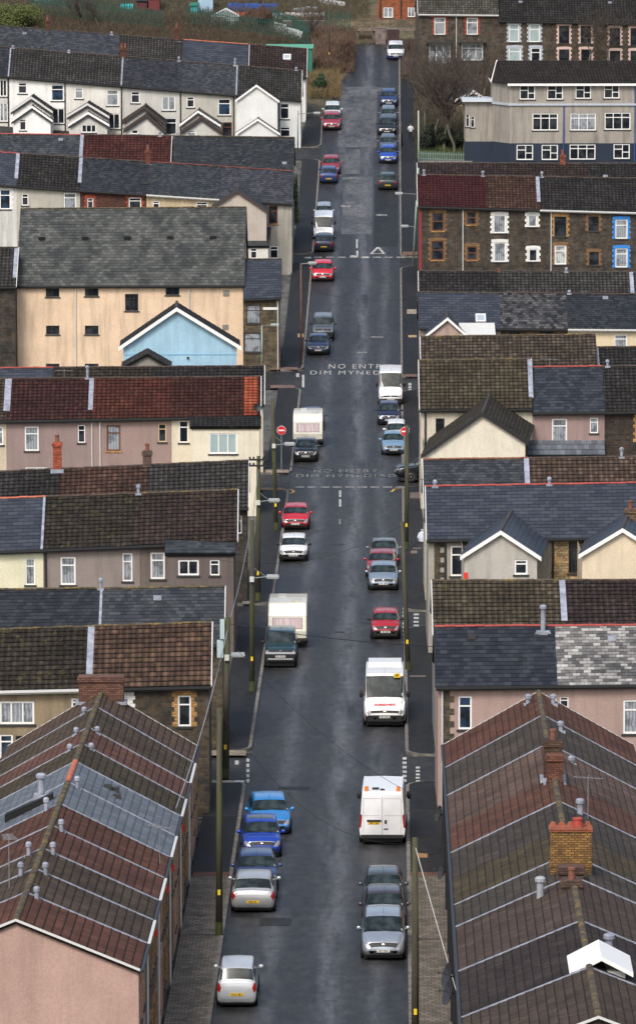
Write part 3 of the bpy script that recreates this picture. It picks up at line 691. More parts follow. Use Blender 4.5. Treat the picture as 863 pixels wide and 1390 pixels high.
# --- beige hall
r=Row(-11.9,500,12.2,0,((28,388),(330,387)),((25,283),(325,281)),None)
BW=render_wall((.76,.57,.40),.5)
E,um,zg=r.house(22,330,BW,S_HALL,'large beige rendered hall with a steep mossy grey slate roof and small dark windows',verge='rk',rid=RIDGE_Y,name='hall',cat='hall',
  wins=[(62.5,391.5,81,403,'k2d'),(115.5,391.5,134,402,'k2d'),(170,399,188,422,'k4d'),(225,390,243.6,400.5,'k2d'),(63,442,81,454,'k2d'),(115.6,442,134,454,'k2d'),(63,493.7,81,505,'k2d'),(115.6,493.7,134,505,'k2d')],
  pipes=[(103,'w'),(257,'w')])
for (x0,y0,x1,y1) in ((303,394,311,401.6),(302,440.7,310,447)):
    q=r.rect(x0,y0,x1,y1); m=MB(); m.box(q[0]-um,q[1]-um,-.06,-.003,q[2]-zg,q[3]-zg); m.build('vent',plain((.2,.19,.17)),E)
for px in (57,116,173,231,289):
    v=3.6; f=(v+r.oh)/(r.dep/2+r.oh); u=r.fr.pix(px,310,v)[0]; z=r.ZE(u)+(r.ZR(u)-r.ZE(u))*f-zg; m=MB(); m.box(u-um-.25,u-um+.25,v-.2,v+.25,z-.1,z+.12); m.build('roof_vent',S_DARK,E)
# --- dark house left of the hall
r=Row(-28.9,506,6,0,((-60,389),(22,389)),((-60,336),(22,336)),None)
r.house(-60,21,STONE_D,T_GREY,'dark stone house with a tiled roof at the left edge beside the beige hall',verge='r',flash='R')
# --- stone house right of the hall (LS)
r=Row(XL+.12,503,7.5,1,((331,406),(384,404)),((330,352),(387,352)),None)
E,um,zg=r.house(330.5,380,stone((.10,.085,.055),.4,.16),S_BLUE,'small brown stone house with blue slate roof and two net curtained windows',verge='rk',
   wins=[(335,414,353,439,'k1c'),(331.5,452,354,478,'k1c')],pipes=[(377,'w')])
q=r.rect(357,417,379,420.5); m=MB(); m.box(q[0]-um,q[1]-um-.05,-.02,-.003,q[2]-zg,q[3]-zg); m.build('lintel',QM['W'],E)
# --- LI row south of junction 5
r=Row(XL+.3,372,6.6,0,((0,251),(396,276.5)),((0,206.5),(396,232)),G1)
r.house(-60,23,render_wall((.62,.62,.58)),S_BLUE,'white quoined house with blue slates at the left edge behind the beige hall',rid=RIDGE_R,flash='R',wins=[(0,257,15,284,'w1bW')])
r.house(23,109,render_wall((.46,.44,.38)),T_DARK,'off white house with dark tiles next to the blue slated one behind the hall',flash='R',wins=[(30,263,39,279,'w1d'),(87,262,104,284,'w1c')])
r.house(109,199,brick((.11,.045,.032)),S_DARK,'dark red brick house with a large stained slate roof behind the hall',wins=[(119,269,127,283,'w1dR'),(175,268,192,284,'w1dR')],chims=[(201,203,.45,BRICK_R,1,1)],flues=[(198,249)])
r.house(199,298,render_wall((.55,.44,.28)),slate((.035,.042,.05),(.06,.068,.075),.3,.26,.42,.5),'cream house with dark slate roof and white gutter behind the right part of the hall',wins=[(207.5,273,217,284,'w1d'),(266,274,282,287,'w1d')],gut=GUTW,pipes=[(283,'w')],flues=[(291,226)],rid=RIDGE_DR)
E,um,zg=r.house(298,396,render_wall((.42,.40,.35),.7),slate((.045,.048,.065),(.085,.085,.10),.3,.26,.42,.3),'pale end house with purple grey slates, orange ridge end and a cream gabled extension',verge='rk',rid=RIDGE_DR,
  annex=[(3.5,(322,258),(287,281),(365,287),render_wall((.50,.44,.38),.3),S_GREY,(),FR_DB)],wins=[(364.5,279,377,304,'b1d'),(366,334,378,351,'w1d')])
r.block(E,um,zg,326,334,364,None,4.6,render_wall((.62,.60,.54),.3),wins=[(328.5,337,337,351,'w1d'),(340,337,349,351,'w1d')],rm=S_GREY,rise=1.25)
# --- LJ row north of junction 5
r=Row(XL+.15,343,7.5,0,((0,232),(397,232)),((0,181.5),(397,186.5)),G1)
r.house(-60,110,render_wall(GREYR),S_GREY,'house with grey slates and a thin red ridge below the white gabled houses, far left',rid=RIDGE_R,flash='R',flues=[(21,190),(83,190)])
r.house(110,230,render_wall(GREYR),tile((.085,.026,.022),(.15,.05,.042),.1,.2),'house with a crimson tiled roof below the white gabled houses',verge='r',flues=[(217,178)])
r.house(234,397,render_wall(GREYR),slate((.022,.026,.03),(.055,.062,.066),.3,.26,.42,.9),'old hall with a dark streaked slate roof and mossy ridge beside the road, far left',verge='rk',rid=RIDGE_Y,flues=[(240,183),(386,222)])
# --- LK white row
r=Row(XL-.05,200,7.2,0,((0,103),(408,136)),((0,63.5),(408,95.5)),G1)
S_K=slate((.026,.028,.034),(.055,.058,.066),.3,.26,.42,.4)
r.house(-60,13,render_wall((.60,.60,.55),.3),S_K,'white house with two windows at the left edge of the white gabled terrace',wins=[(0,108,10,131,'w2d'),(0,140,11,165,'w2c')],flash='r',pipes=[(11.5,'k')],flues=[(18,62)])
def LKh(x0,x1,c,rm,label,wins,an,**k): return r.house(x0,x1,render_wall(c,.35),rm,label,wins=wins,annex=an,**k)
WB=(.88,.88,.85); WC=(.76,.74,.68); WD=(.58,.57,.53)
LKh(13,89,WB,T_GREY,'white house with a double chevron gabled extension, first full house of the far white terrace',[(25,112,37,127,'w1d'),(70,115,87,137,'w1b'),(71,147,88,168,'w2d')],
    [(4,(43,131),(15,150),(72,151),render_wall(WB,.2),T_DARK),(5.3,(44,143.5),(16,163),(72,163),render_wall(WB,.2),T_GREY,[(27,160,36,177,'w1d')],FR_W,'porch',-4)],pipes=[(88.5,'k')],flues=[(94,67)])
LKh(89,166,WC,T_GREY,'off white house with a chevron gable and low three-pane window in the far white terrace',[(102,119,113,134,'w1c'),(145,122,161,143.5,'w1c'),(147,154,163,175,'w2d')],
    [(4,(119,140),(91,157),(149,158),render_wall(WC,.3),T_DARK),(5.3,(120,152),(93,169),(149,169),render_wall(WD,.3),T_GREY,[(111,169,131,180,'w3d')],FR_W,'porch',-4)],pipes=[(165,'k')],chims=[(168,65,.6,BRICK_D,2)],flash='r')
LKh(166,246,WD,S_K,'greyish house with dark brown verge boards on its gable in the far white terrace',[(178,124,190,140,'w1d'),(220,131,238,150,'w2c'),(223,160,240,183,'w1d')],
    [(4,(196,144),(166,164),(226,167),render_wall(WD,.3),T_DARK,(),FR_DB),(5.3,(199,154),(168,175),(226,178),render_wall(WD,.3),T_DARK,[(179,172,188,182,'w1d')],FR_DB,'porch',-4)],pipes=[(245,'k')],flues=[(243,76)])
LKh(246,320,(.50,.485,.43),S_GREY,'pale grey house with a blue curtained window next to the bright white gable',[(253.5,131,264,146,'w1d'),(296,134,313,156.5,'w1b'),(302,166,315,188,'b1d')],
    [(4,(269,150),(244,169),(300,170),render_wall(WD,.3),S_DARK,(),FR_W),(5.3,(274,158),(245,178),(302,178),render_wall(WD,.3),S_DARK,[(254,177,266,187,'w1c')],FR_DB,'porch',-4)],pipes=[(317,'k')],flues=[(319,78)])
LKh(320,408,(.74,.75,.73),tile((.048,.048,.046),(.085,.085,.082),.35,.3),'bright white end house with a tall white gable at the top left of the road',[(380,140,392.5,161.6,'w1d'),(380,172,394,186,'w1d')],
    [(2.5,(348,115),(319.5,136),(379.5,137),render_wall((.76,.77,.76),.1),T_DARK,(),FR_W),(4.6,(350,161),(320,181),(380,181),render_wall((.74,.75,.73),.1),T_DARK,(),FR_W,'porch',-2.6)],verge='r',flash='l',pipes=[(379,'k')],flues=[(402,90)],side=1)
# --- LL row
r=Row(XL,165,7.2,0,((0,78),(415,105)),((0,34),(415,64)),G1)
r.ZR=lin(r.fr.pix(0,35,3.6),r.fr.pix(415,66,3.6))
r.house(-60,72,render_wall(WC),S_GREY,'house with grey slates and a small white rooflight at the top left',flash='l',chims=[(65,27,.5,BRICK_D,1)],flues=[(34,46)],rid=RIDGE_K)
r.house(72,160,render_wall(WC),slate((.045,.05,.065),(.08,.085,.10),.3,.26,.42,.3),'house with plain purple grey slates behind the white terrace',flues=[(152,42)])
r.house(160,248,render_wall(WC),T_GREY,'house with light grey tiles and a sooty chimney behind the white terrace',chims=[(240,38,.6,BRICK_D,1)])
r.house(248,336,render_wall(WC),S_BLUE,'house with new blue slates and orange ridge behind the white terrace',rid=RIDGE_O,verge='r')
E,um,zg=r.house(336,415,render_wall(WC),T_PURP,'end house with brown tiles and a rooflight behind the white terrace, by the scrub',verge='r',flash='')
def skylight(r,E,um,zg,px,py,w=.8,h=.9):
    v=r.dep/2
    for _ in range(14):
        uu,zz=r.fr.pix(px,py,v); f=(zz-r.ZE(uu))/(r.ZR(uu)-r.ZE(uu)); v=v*.5+.5*(-r.oh+(r.dep/2+r.oh)*f)
    uu,zz=r.fr.pix(px,py,v); k=(r.ZR(uu)-r.ZE(uu))/(r.dep/2+r.oh); c=1/math.hypot(1,k); zz-=zg; uu-=um
    m=MB()
    def P(a,b,t): return (uu+a,v+b*c-t*k*c,zz+b*k*c+t*c)
    def bx(m,a0,a1,b0,b1,t0,t1): m.hexa((P(a0,b0,t0),P(a1,b0,t0),P(a1,b1,t0),P(a0,b1,t0),P(a0,b0,t1),P(a1,b0,t1),P(a1,b1,t1),P(a0,b1,t1)))
    bx(m,-w/2,w/2,-h/2,-h/2+.1,-.05,.12);bx(m,-w/2,w/2,h/2-.1,h/2,-.05,.12);bx(m,-w/2,-w/2+.09,-h/2+.1,h/2-.1,-.05,.12);bx(m,w/2-.09,w/2,-h/2+.1,h/2-.1,-.05,.12)
    o=m.build('rooflight',FR_W,E); m=MB(); bx(m,-w/2+.09,w/2-.09,-h/2+.1,h/2-.1,-.03,.08); m.build('pane',solid((.35,.40,.45),.15),o)
skylight(r,E,um,zg,389.5,78,.75,.85)
# ================================================================== ROWS ON THE RIGHT
G2='houses of the cross terraces right of the road'
XR=2.3; TH=.6
# RB
r=Row(XR,1018,7.5,TH,((592,862),(863,858)),((590,788),(863,787)),G2)
r.house(590,768,render_wall(GREYR),T_OLIVE,'end terrace with light olive brown lichened tiles above the dark slate roof, right side',verge='l',flash='R',rid=RIDGE_Y)
r.house(768,960,render_wall(PINK),T_PURP,'house with dark purple brown tiles above the pale slate roof, right side')
# RA
r=Row(XR-.05,1107,7.2,TH,((595,932),(863,929)),((594,850),(863,848)),G2)
E,um,zg=r.house(594,756,render_wall((.42,.30,.26),.3),slate((.022,.026,.036),(.045,.052,.066),.36,.3,.4,.3),'pink rendered end terrace with dark slates, stone quoins and a blue curtained window',verge='lk',rid=RIDGE_R,gut=GUT,
   wins=[(621.5,945,640,990,'w1b'),(755.5-18,946,755,959,'w1d')],flues=[(640,866)],pipes=[(600,'w')])
m=MB(); q=r.rect(603,936,610,1012); n=9
for i in range(n):
    z0=q[2]+(q[3]-q[2])*i/n-zg; m.box(q[0]-um-.05,q[1]-um+(.2 if i%2 else 0),-.03,-.003,z0,z0+(q[3]-q[2])/n-.02)
m.build('quoins',STONE_G,E)
r2=chimney(E,r.U(736,848,3.6)-um,3.3,r.ZR(0)-zg-.8,r.ZR(0)-zg-.15,.6,.4,LEAD,0); flue(E,r.U(736,848,3.6)-um,3.2,r.ZR(0)-zg-.2,1.3,.11)
r.house(756,960,render_wall((.42,.30,.26),.3),S_PALE,'pink rendered house with whitish weathered slates at the right edge',rid=RIDGE_R,wins=[(759,946,771,962,'w1d'),(845,950,874,996,'w1c')],flues=[(830,868)])
# RD
r=Row(XR+.1,817,7.2,TH,((580,690),(863,688)),((577,623.5),(863,620)),G2)
r.house(577,718,render_wall((.6,.54,.42)),S_GREY,'end terrace with rough grey slates and an orange brown ridge, right of the black pickup',verge='l',flash='R',rid=plain((.22,.08,.04),.9,0,.4))
r.house(718,900,render_wall(GREYR),T_PINKB,'house with light brown tiles behind the long blue slate roof, right side',flues=[(843,606)])
# RC
r=Row(XR+.1,889,7.4,TH,((582,732.5),(863,729)),((581,660),(863,655)),G2)
ST=render_wall((.36,.34,.29),.5)
E,um,zg=r.house(581,747,ST,S_BLUE,'grey rendered end terrace with long blue slates, red ridge and a gabled extension',verge='l',rid=RIDGE_R,pipes=[(604,'k')],flues=[(590,650),(745,646)],
   wins=[(611,741,632,782,'w1d')],annex=[(6.5,(679,720),(624,755),(734,756),render_wall((.48,.45,.40),.4),S_BLUE,[(697.6,759.5,715.5,780,'w1d')],FR_W,'annexe',None,.10)])
q=r.rect(629,777,634,786,v=-6.5); m=MB(); m.box(q[0]-um,q[1]-um,-6.6,-6.503,q[2]-zg,q[3]-zg); m.build('alarm_box',solid((.75,.03,.02),.5),E)
m=MB(); q=r.rect(589,736,597,790); n=8
for i in range(n):
    z0=q[2]+(q[3]-q[2])*i/n-zg; m.box(q[0]-um,q[1]-um+(.25 if i%2 else 0),-.03,-.003,z0,z0+(q[3]-q[2])/n-.02)
m.build('quoins',STONE_G,E)
E,um,zg=r.house(747,900,stone((.40,.32,.19),.3,.14),S_BLUE,'cream house with blue slates and a wide cream gabled extension at the right edge',rid=RIDGE_R,
   wins=[(771,735,785,778,'k4d')],annex=[(6.0,(844,717),(784,753),(905,755),render_wall((.74,.62,.45),.25),S_BLUE,(),FR_W,'annexe',None,.10)],pipes=[(750,'k')])
chimney(E,r.U(855,700,-1)-um,-1.0,r.ZE(0)-zg+.6,r.fr.pix(855,690,-1)[1]-zg,.55,.5,brick((.16,.10,.07)),1)
# RF
r=Row(XR+.05,640,7.2,TH,((573,514),(863,510)),((574,457),(863,453)),G2)
r.house(573,811,render_wall((.62,.56,.45)),tile((.075,.058,.045),(.17,.13,.095),.5,.3),'end terrace with mossy brown tiles behind the big brown roof on the right',verge='l',flash='',rid=RIDGE_Y)
r.ZR=lin(r.fr.pix(811,471,3.6),r.fr.pix(900,470,3.6)); r.ZE=lin(r.fr.pix(811,521,-.28),r.fr.pix(900,520,-.28))
r.house(812,930,render_wall(GREYR),T_DARK,'house with a low dark tiled roof at the right edge behind the red ridge',flash='l')
# RE
r=Row(XR,693,7.2,TH,((572,556),(863,553)),((571,489),(863,486)),G2)
E,um,zg=r.house(571,722,render_wall((.62,.56,.45)),T_OLIVE,'big brown tiled end house with a wide cream gabled extension by the no entry sign',verge='l',flash='R',rid=RIDGE_Y,
   wins=[(591,568,603,588,'k1d')],annex=[(9.5,(654,560),(571,618),(717,600),render_wall((.76,.70,.57),.2),tile((.055,.047,.035),(.10,.085,.062),.5,.3),(),FR_K,'annexe',None,.07)],pipes=[(577,'k')])
r.ZR=lin(r.fr.pix(722,498,3.6),r.fr.pix(900,496,3.6)); r.ZE=lin(r.fr.pix(722,560,-.28),r.fr.pix(900,558,-.28))
E,um,zg=r.house(722,820,render_wall((.34,.24,.22),.35),slate((.028,.033,.045),(.055,.062,.078),.36,.3,.4,.25),'dusky pink house with dark slates and red ridge beside the cream gable',rid=RIDGE_R,wins=[(748.5,568.5,769,601,'w1c'),(800,567,811,588,'w1c')],flues=[(824,487)],aer=[(745,540)])
r.block(E,um,zg,718,618,818,None,1.3,render_wall((.25,.22,.18),.9),rm=S_WEST,rise=.8)
r.house(820,930,stone((.045,.035,.03)),T_DARK,'dark stone house with dark tiles and yellow brick quoins at the right edge',wins=[(864,565,882,600,'w1dY')],chims=[])
# RH
r=Row(XR+.1,510,7.2,TH,((572,420),(863,419)),((570,368),(863,369)),G2)
r.house(570,679,render_wall(GREYR),T_DARK,'end terrace with a strip of dark tiles below the dark stone terrace',verge='l',chims=[(677,372,.5,BRICK_Y,1)],rid=RIDGE_K)
r.house(679,860,render_wall(GREYR),T_GREY,'house with a long strip of dark grey tiles below the white quoined windows',flash='R',flues=[(768,362)],rid=RIDGE_K)
r.house(860,960,render_wall(GREYR),T_GREY,'house with grey tiles cut by the right edge below the blue quoined windows')
# RG
r=Row(XR+.1,554,7.2,TH,((570,445),(863,447)),((570,396.5),(863,399)),G2)
E,um,zg=r.house(570,679,render_wall((.45,.35,.30)),S_BLUE,'end house with blue slates, rooflight and a small pink gable with white boards',verge='lk',
   annex=[(3.0,(607,431),(577,455),(634,455),render_wall((.42,.30,.26)),S_BLUE,(),FR_W)])
r.block(E,um,zg,626,455,670,None,3.0,render_wall((.6,.58,.52)),rm=solid((.62,.62,.60),.6),rise=.6)
skylight(r,E,um,zg,652,432.5,.75,.95)
r.house(679,770,stone((.20,.14,.07),.3,.13),S_MOTT,'yellow brown stone house with mottled black and white slates, right side',wins=[(690,449,705,470,'k1d'),(733,449,752,470,'k1d')],flues=[(772,394)])
r.house(770,930,render_wall((.72,.60,.40),.25),S_DARK,'cream house with plain dark slates and a white window at the right edge',wins=[(833,454,850.6,475,'w1c')],gut=GUTW,flues=[(821,405)])
# RI the dark stone terrace
r=Row(XR+.35,387,7.4,TH,((568,280),(863,288)),((568,237),(863,242)),G2)
SD=stone((.062,.054,.044),.4,.17)
E,um,zg=r.house(568,660,SD,tile((.075,.016,.018),(.095,.024,.025),.05,.1),'dark stone end house with a maroon roof and brown framed yellow quoined windows',verge='l',flues=[(575,229),(655,231)],
   wins=[(586,288.5,602,313.5,'bsdO'),(633,287,646,305,'bsdO'),(585,327,602,353,'bsdO'),(633.5,334.5,647,353,'bsdO')],pipes=[(628,'w')])
q=r.rect(568.5,283,572,367); m=MB(); m.box(q[0]-um-.02,q[1]-um,-.03,-.003,q[2]-zg-2,q[3]-zg); m.build('painted_corner',solid((.20,.025,.02),.6),E)
r.house(660,732,SD,T_REDB,'dark stone house with faded red tiles and white quoined net curtained windows',flash='R',
   wins=[(669,292,686,316.5,'wpcW'),(716,292,728,308,'wpcW'),(670,329,686,355.5,'wpcW'),(717,338,729,355,'wpdW')],flues=[(735,232)])
r.house(732,823,SD,T_DARK,'dark stone house with dark tiles, one boarded white window and yellow quoins',
   wins=[(752,294,768,321,'ksd Y'.replace(' ','')),(798,294,812,313.5,'ksdO'),(752,333,768,359,'w1lO'),(799,342,812,360,'ksdO')],pipes=[(747.5,'w')],flues=[(821,240)],gut=GUTW)
r.house(823,930,SD,T_DARK,'dark stone house with bright blue quoins round its white windows at the right edge',wins=[(834.5,298,851,324,'w1cB'),(834.5,337,851,363,'w1cB'),(886,298,900,320,'w1cB')],gut=GUTW)
# RJ
r=Row(XR+.3,347,7.2,TH,((568,262),(863,264)),((568,221),(863,222)),G2)
r.house(568,690,STONE_D,T_PURP,'end terrace with a thin strip of dark brown tiles in front of the grey flats',verge='l')
E,um,zg=r.house(690,800,STONE_D,tile((.045,.03,.028),(.07,.05,.045),.3,.2),'house with a thin strip of brown tiles and the brick chimney before the flats',chims=[(763,210,.45,brick((.3,.09,.05)),1,1)])
r.house(800,930,STONE_D,T_DARK,'house with a thin strip of dark tiles below the flats at the right edge')
# --- RL top right terrace
r=Row(XR+.2,92,7.6,2,((568,19),(676,20)),((568,-32),(676,-31)),'houses of the top terrace')
SB=stone((.075,.066,.054),.4,.17)
E,um,zg=r.house(568,676,SB,tile((.10,.095,.075),(.19,.18,.15),.4,.3),'stone double fronted house with red brick window surrounds and white bay porches, top right',verge='l',gut=GUTW,
   wins=[(589,24,604,47,'w1cR'),(633,24,648,47,'w1cR'),(582,60,611,86,'w3c'),(626,59,655,82,'w4c')],pipes=[(619,'w')])
q=r.rect(578,56,613,59); m=MB(); m.box(q[0]-um,q[1]-um,-.7,-.003,q[2]-zg,q[3]-zg); q=r.rect(622,56,659,58); m.box(q[0]-um,q[1]-um,-.7,-.003,q[2]-zg,q[3]-zg); m.build('bay_canopy',SILLK,E)
r=Row(XR+.2,92,7.6,2,((676,28),(863,32)),((676,-24),(863,-22)),'houses of the top terrace')
r.house(676,746,SB,T_DARK,'stone house with pale grey quoined windows in the top right terrace',wins=[(690.6,33,704,57,'w1gG'),(718,33,732,57,'w1gG'),(690,65,706,83,'w1gG'),(720,65,733,86,'w1dG')],flues=[(706,3)])
r.house(746,810,stone((.07,.058,.047),.4,.15),T_DARK,'stone house with pinkish quoined dark windows in the top right terrace',wins=[(758,35,772,59,'ksdP'),(787.5,35,801.5,59,'ksdP'),(758,67,772,90,'ksdP'),(788,67,802,90,'ksdP')])
r.house(810,930,SB,T_DARK,'stone house with cream quoined dark windows at the top right corner',wins=[(827,38,841,61.5,'ksdP'),(855,38,868,61.5,'ksdP'),(827,69,841,92,'ksdP'),(855,69,868,92,'ksdP')],flues=[(827,4)])
# --- RK flats
f=Fr(11.2,Yof(236),TH)
def fp(px,py,v=0): return f.pix(px,py,v)
E=empty('block_of_flats',(11.2,Yof(236),gz(11.2,Yof(236))),f.th); zg=E.location.z
tag(E,'three storey grey rendered block of flats with a navy painted ground floor','flats')
U=lambda px,py=170,v=0: fp(px,py,v)[0]
zE=fp(760,112)[1]-zg; zL=fp(760,141.5)[1]-zg; zN=fp(760,194.5)[1]-zg; u0=U(691); u1=U(930)
vm=5.0; GR=render_wall((.34,.31,.27),.8); NV=render_wall((.018,.030,.052),.3)
wl=[(704.7,116,725.7,135,'w5d'),(742,116,763.6,135,'w5d'),(780.5,115.5,801.6,134,'w5d'),(819,115,840,133.5,'w5d'),(722,154,756.6,177,'w4d'),(773.5,154,808,177,'w4c'),(820,153,855,176,'w4d'),
    (700.5,196.5,723,217,'w5d'),(734.5,196.5,756.6,217,'w5d'),(772.4,196,807.5,216.5,'w4d'),(832,195.5,854,215.5,'w5d'),(876,115,896,133,'w5d'),(876,153,908,176,'w4d')]
rc=[]
for w in wl:
    a=U(w[0],w[1]);b=U(w[2],w[1]); rc.append((a,b,fp((w[0]+w[2])/2,w[3])[1]-zg,fp((w[0]+w[2])/2,w[1])[1]-zg,w[4]))
lk=U(676,170,1.4)-0; vk=3.2; lx=U(668,170,vk)
m=MB(); facade(m,u0,u1,zN,lin((u0,zE),(u1,zE)),[x[:4] for x in rc if x[2]>zN-.01])
m.face(((lx,vk,zN),(u0,0,zN),(u0,0,zE),(lx,vk,zE))); dz=fp(678,82,vm)[1]-zg
m.face(((lx,10,zN),(lx,vk,zN),(lx,vk,zE),(lx+.6,vm,dz-.2),(lx,10,zE))); m.face(((u1,0,zN),(u1,10,zN),(u1,10,zE),(u1,vm,dz-.2),(u1,0,zE))); m.face(((u1,10,zN),(lx,10,zN),(lx,10,zE),(u1,10,zE)))
m.face(((lx,vk,zE),(u0,0,zE),(lx+.6,vm,dz-.2)))
m.build('wall',GR,E)
m=MB(); facade(m,u0,u1,-2,lin((u0,zN),(u1,zN)),[x[:4] for x in rc if x[2]<=zN-.01]); m.face(((lx,vk,-2),(u0,0,-2),(u0,0,zN),(lx,vk,zN))); m.face(((lx,10,-2),(lx,vk,-2),(lx,vk,zN),(lx,10,zN))); m.face(((u1,0,-2),(u1,10,-2),(u1,10,zN),(u1,0,zN))); m.build('ground_floor_wall',NV,E)
for x in rc: window(E,*x)
m=MB(); 
for (A,B) in (((u0-.1,-.12),(u1,-.12)),): m.box(A[0],B[0],-.14,-.003,zL-.12,zL+.08)
m.hexa(((lx-.1,vk-.1,zL-.12),(u0-.1,-.14,zL-.12),(u0,0,zL-.12),(lx,vk,zL-.12),(lx-.1,vk-.1,zL+.08),(u0-.1,-.14,zL+.08),(u0,0,zL+.08),(lx,vk,zL+.08))); m.build('ledge',QM['G'],E)
A=(u0-.2,-.35,zE-.1);B=(u1+.3,-.35,zE-.1);C=(u1+.3,vm,dz);D=(lx+.45,vm,dz); D0=(lx-.15,vk-.25,zE-.1)
m=MB(); slope(m,A,B,C,D,16,.03); slab(m,A,B,C,D,.1); slope(m,D0,A,D,(lx+.4,vm,dz),16,.01); A2=(u1+.3,10.3,zE-.1);B2=(lx-.15,10.3,zE-.1); slope(m,A2,B2,D,C,16,.03); slab(m,A2,B2,D,C,.1)
ro=m.build('roof',tile((.040,.032,.030),(.07,.055,.050),.35,.2),E)
m=MB(); m.hexa((Vector(A)+Vector((0,-.05,-.2)),Vector(B)+Vector((0,-.05,-.2)),Vector(B)+Vector((0,0,-.2)),Vector(A)+Vector((0,0,-.2)),Vector(A)+Vector((0,-.05,.02)),Vector(B)+Vector((0,-.05,.02)),Vector(B)+Vector((0,0,.02)),Vector(A)+Vector((0,0,.02))))
m.tube(D0,D,.07,n=6); m.tube(D0,(lx-.15,10.3,zE-.1),.06,n=6); m.build('fascia',FR_W,ro)
for px in (764.6,861):
    m=MB(); u=U(px); m.tube((u,-.08,-.5),(u,-.08,zL-.1 if px<800 else zE-.1),.06,n=6); m.build('drainpipe',solid((.02,.07,.22),.5),E)
# left wing of the flats
wu0,wu1=U(631,170,4.0),lx+.5; zw=fp(645,138,4)[1]-zg; zwn=fp(645,192,4)[1]-zg
m=MB(); R1=[(U(632,163,4),U(636.5,163,4),fp(634,172,4)[1]-zg,fp(634,155,4)[1]-zg),(U(638.5,165,4),U(643.5,165,4),fp(641,173,4)[1]-zg,fp(641,158,4)[1]-zg)]
facade(m,wu0,wu1,zwn,lin((wu0,zw),(wu1,zw)),R1,v=4.0); m.face(((wu0,10,zwn),(wu0,4,zwn),(wu0,4,zw),(wu0,10,zw))); m.build('wing_wall',GR,E)
for x in R1: window(E,*x,'w1d',v=4.0)
m=MB(); m.face(((wu0,4,-2),(wu1,4,-2),(wu1,4,zwn),(wu0,4,zwn))); m.face(((wu0,10,-2),(wu0,4,-2),(wu0,4,zwn),(wu0,10,zwn))); m.build('wing_base',NV,E)
m=MB(); m.box(wu0-.3,wu1,3.6,10.2,zw,zw+.18); m.build('wing_roof',solid((.55,.60,.66),.6),E)
# clinic-like garage with white gable behind the trees
f2=Fr(6.4,Yof(160),4); 
E=empty('bungalow',(6.4,f2.y,gz(6.4,f2.y)),f2.th); tag(E,'low pale gabled bungalow with white boards half hidden by the bare trees','house'); zg=E.location.z
ua,za=f2.pix(642,122); ul,zl=f2.pix(613,137); ur,_=f2.pix(664,134); za-=zg; zl-=zg
m=MB(); m.face(((ul+.2,0,-.5),(ur-.2,0,-.5),(ur-.2,0,zl),(ua,0,za-.1),(ul+.2,0,zl))); m.face(((ul+.2,6,-.5),(ul+.2,0,-.5),(ul+.2,0,zl),(ul+.2,6,zl))); m.face(((ur-.2,0,-.5),(ur-.2,6,-.5),(ur-.2,6,zl),(ur-.2,0,zl))); m.face(((ur-.2,6,-.5),(ul+.2,6,-.5),(ul+.2,6,zl),(ua,6,za-.1),(ur-.2,6,zl))); m.build('wall',render_wall((.38,.28,.2)),E)
m=MB(); slope(m,(ul,6,zl),(ul,-.3,zl),(ua,-.3,za),(ua,6,za),8,.02); slope(m,(ur,-.3,zl),(ur,6,zl),(ua,6,za),(ua,-.3,za),8,.02); slab(m,(ul,6,zl),(ul,-.3,zl),(ua,-.3,za),(ua,6,za),.1); slab(m,(ur,-.3,zl),(ur,6,zl),(ua,6,za),(ua,-.3,za),.1)
ro=m.build('roof',S_GREY,E); m=MB()
for (p,q) in (((ul,zl),(ua,za)),((ua,za),(ur,zl))): m.hexa(((p[0],-.36,p[1]-.3),(q[0],-.36,q[1]-.3),(q[0],-.305,q[1]-.3),(p[0],-.305,p[1]-.3),(p[0],-.36,p[1]+.02),(q[0],-.36,q[1]+.02),(q[0],-.305,q[1]+.02),(p[0],-.305,p[1]+.02)))
m.build('bargeboard',FR_W,ro)
# flat garage with brown roof (tree zone)
f2=Fr(6.0,Yof(128),2); E=empty('bungalow',(6.0,f2.y,gz(6,f2.y)),f2.th); tag(E,'small building with a mottled pinkish brown tiled roof behind the bare trees','house'); zg=E.location.z
u0,ze=f2.pix(612,124); u1,zr3=f2.pix(655,102,3)
ze-=zg; zr3-=zg; m=MB(); m.box(u0+.2,u1-.2,.2,5.8,-.5,ze); m.build('wall',render_wall(GREYR),E)
m=MB(); slope(m,(u0,-.2,ze),(u1+4,-.2,ze),(u1+4,3,zr3),(u0,3,zr3),9,.03); slab(m,(u0,-.2,ze),(u1+4,-.2,ze),(u1+4,3,zr3),(u0,3,zr3),.1); slope(m,(u1+4,6.2,ze),(u0,6.2,ze),(u0,3,zr3),(u1+4,3,zr3),9,.03); m.build('roof',tile((.13,.075,.06),(.25,.15,.12),.3,.3),E)
# red brick house at the top centre
r=Row(-1.6,26,7,0,((511,-16),(566,-16)),((511,-50),(566,-50)),None)
r.house(512,566,brick((.34,.11,.05),.5),S_GREY,'orange red brick house at the very top behind the wooden bridge',wins=[(520,10,533,24,'w2c'),(553,10,563,23,'w2c')],pipes=[(516,'k'),(544,'k')])
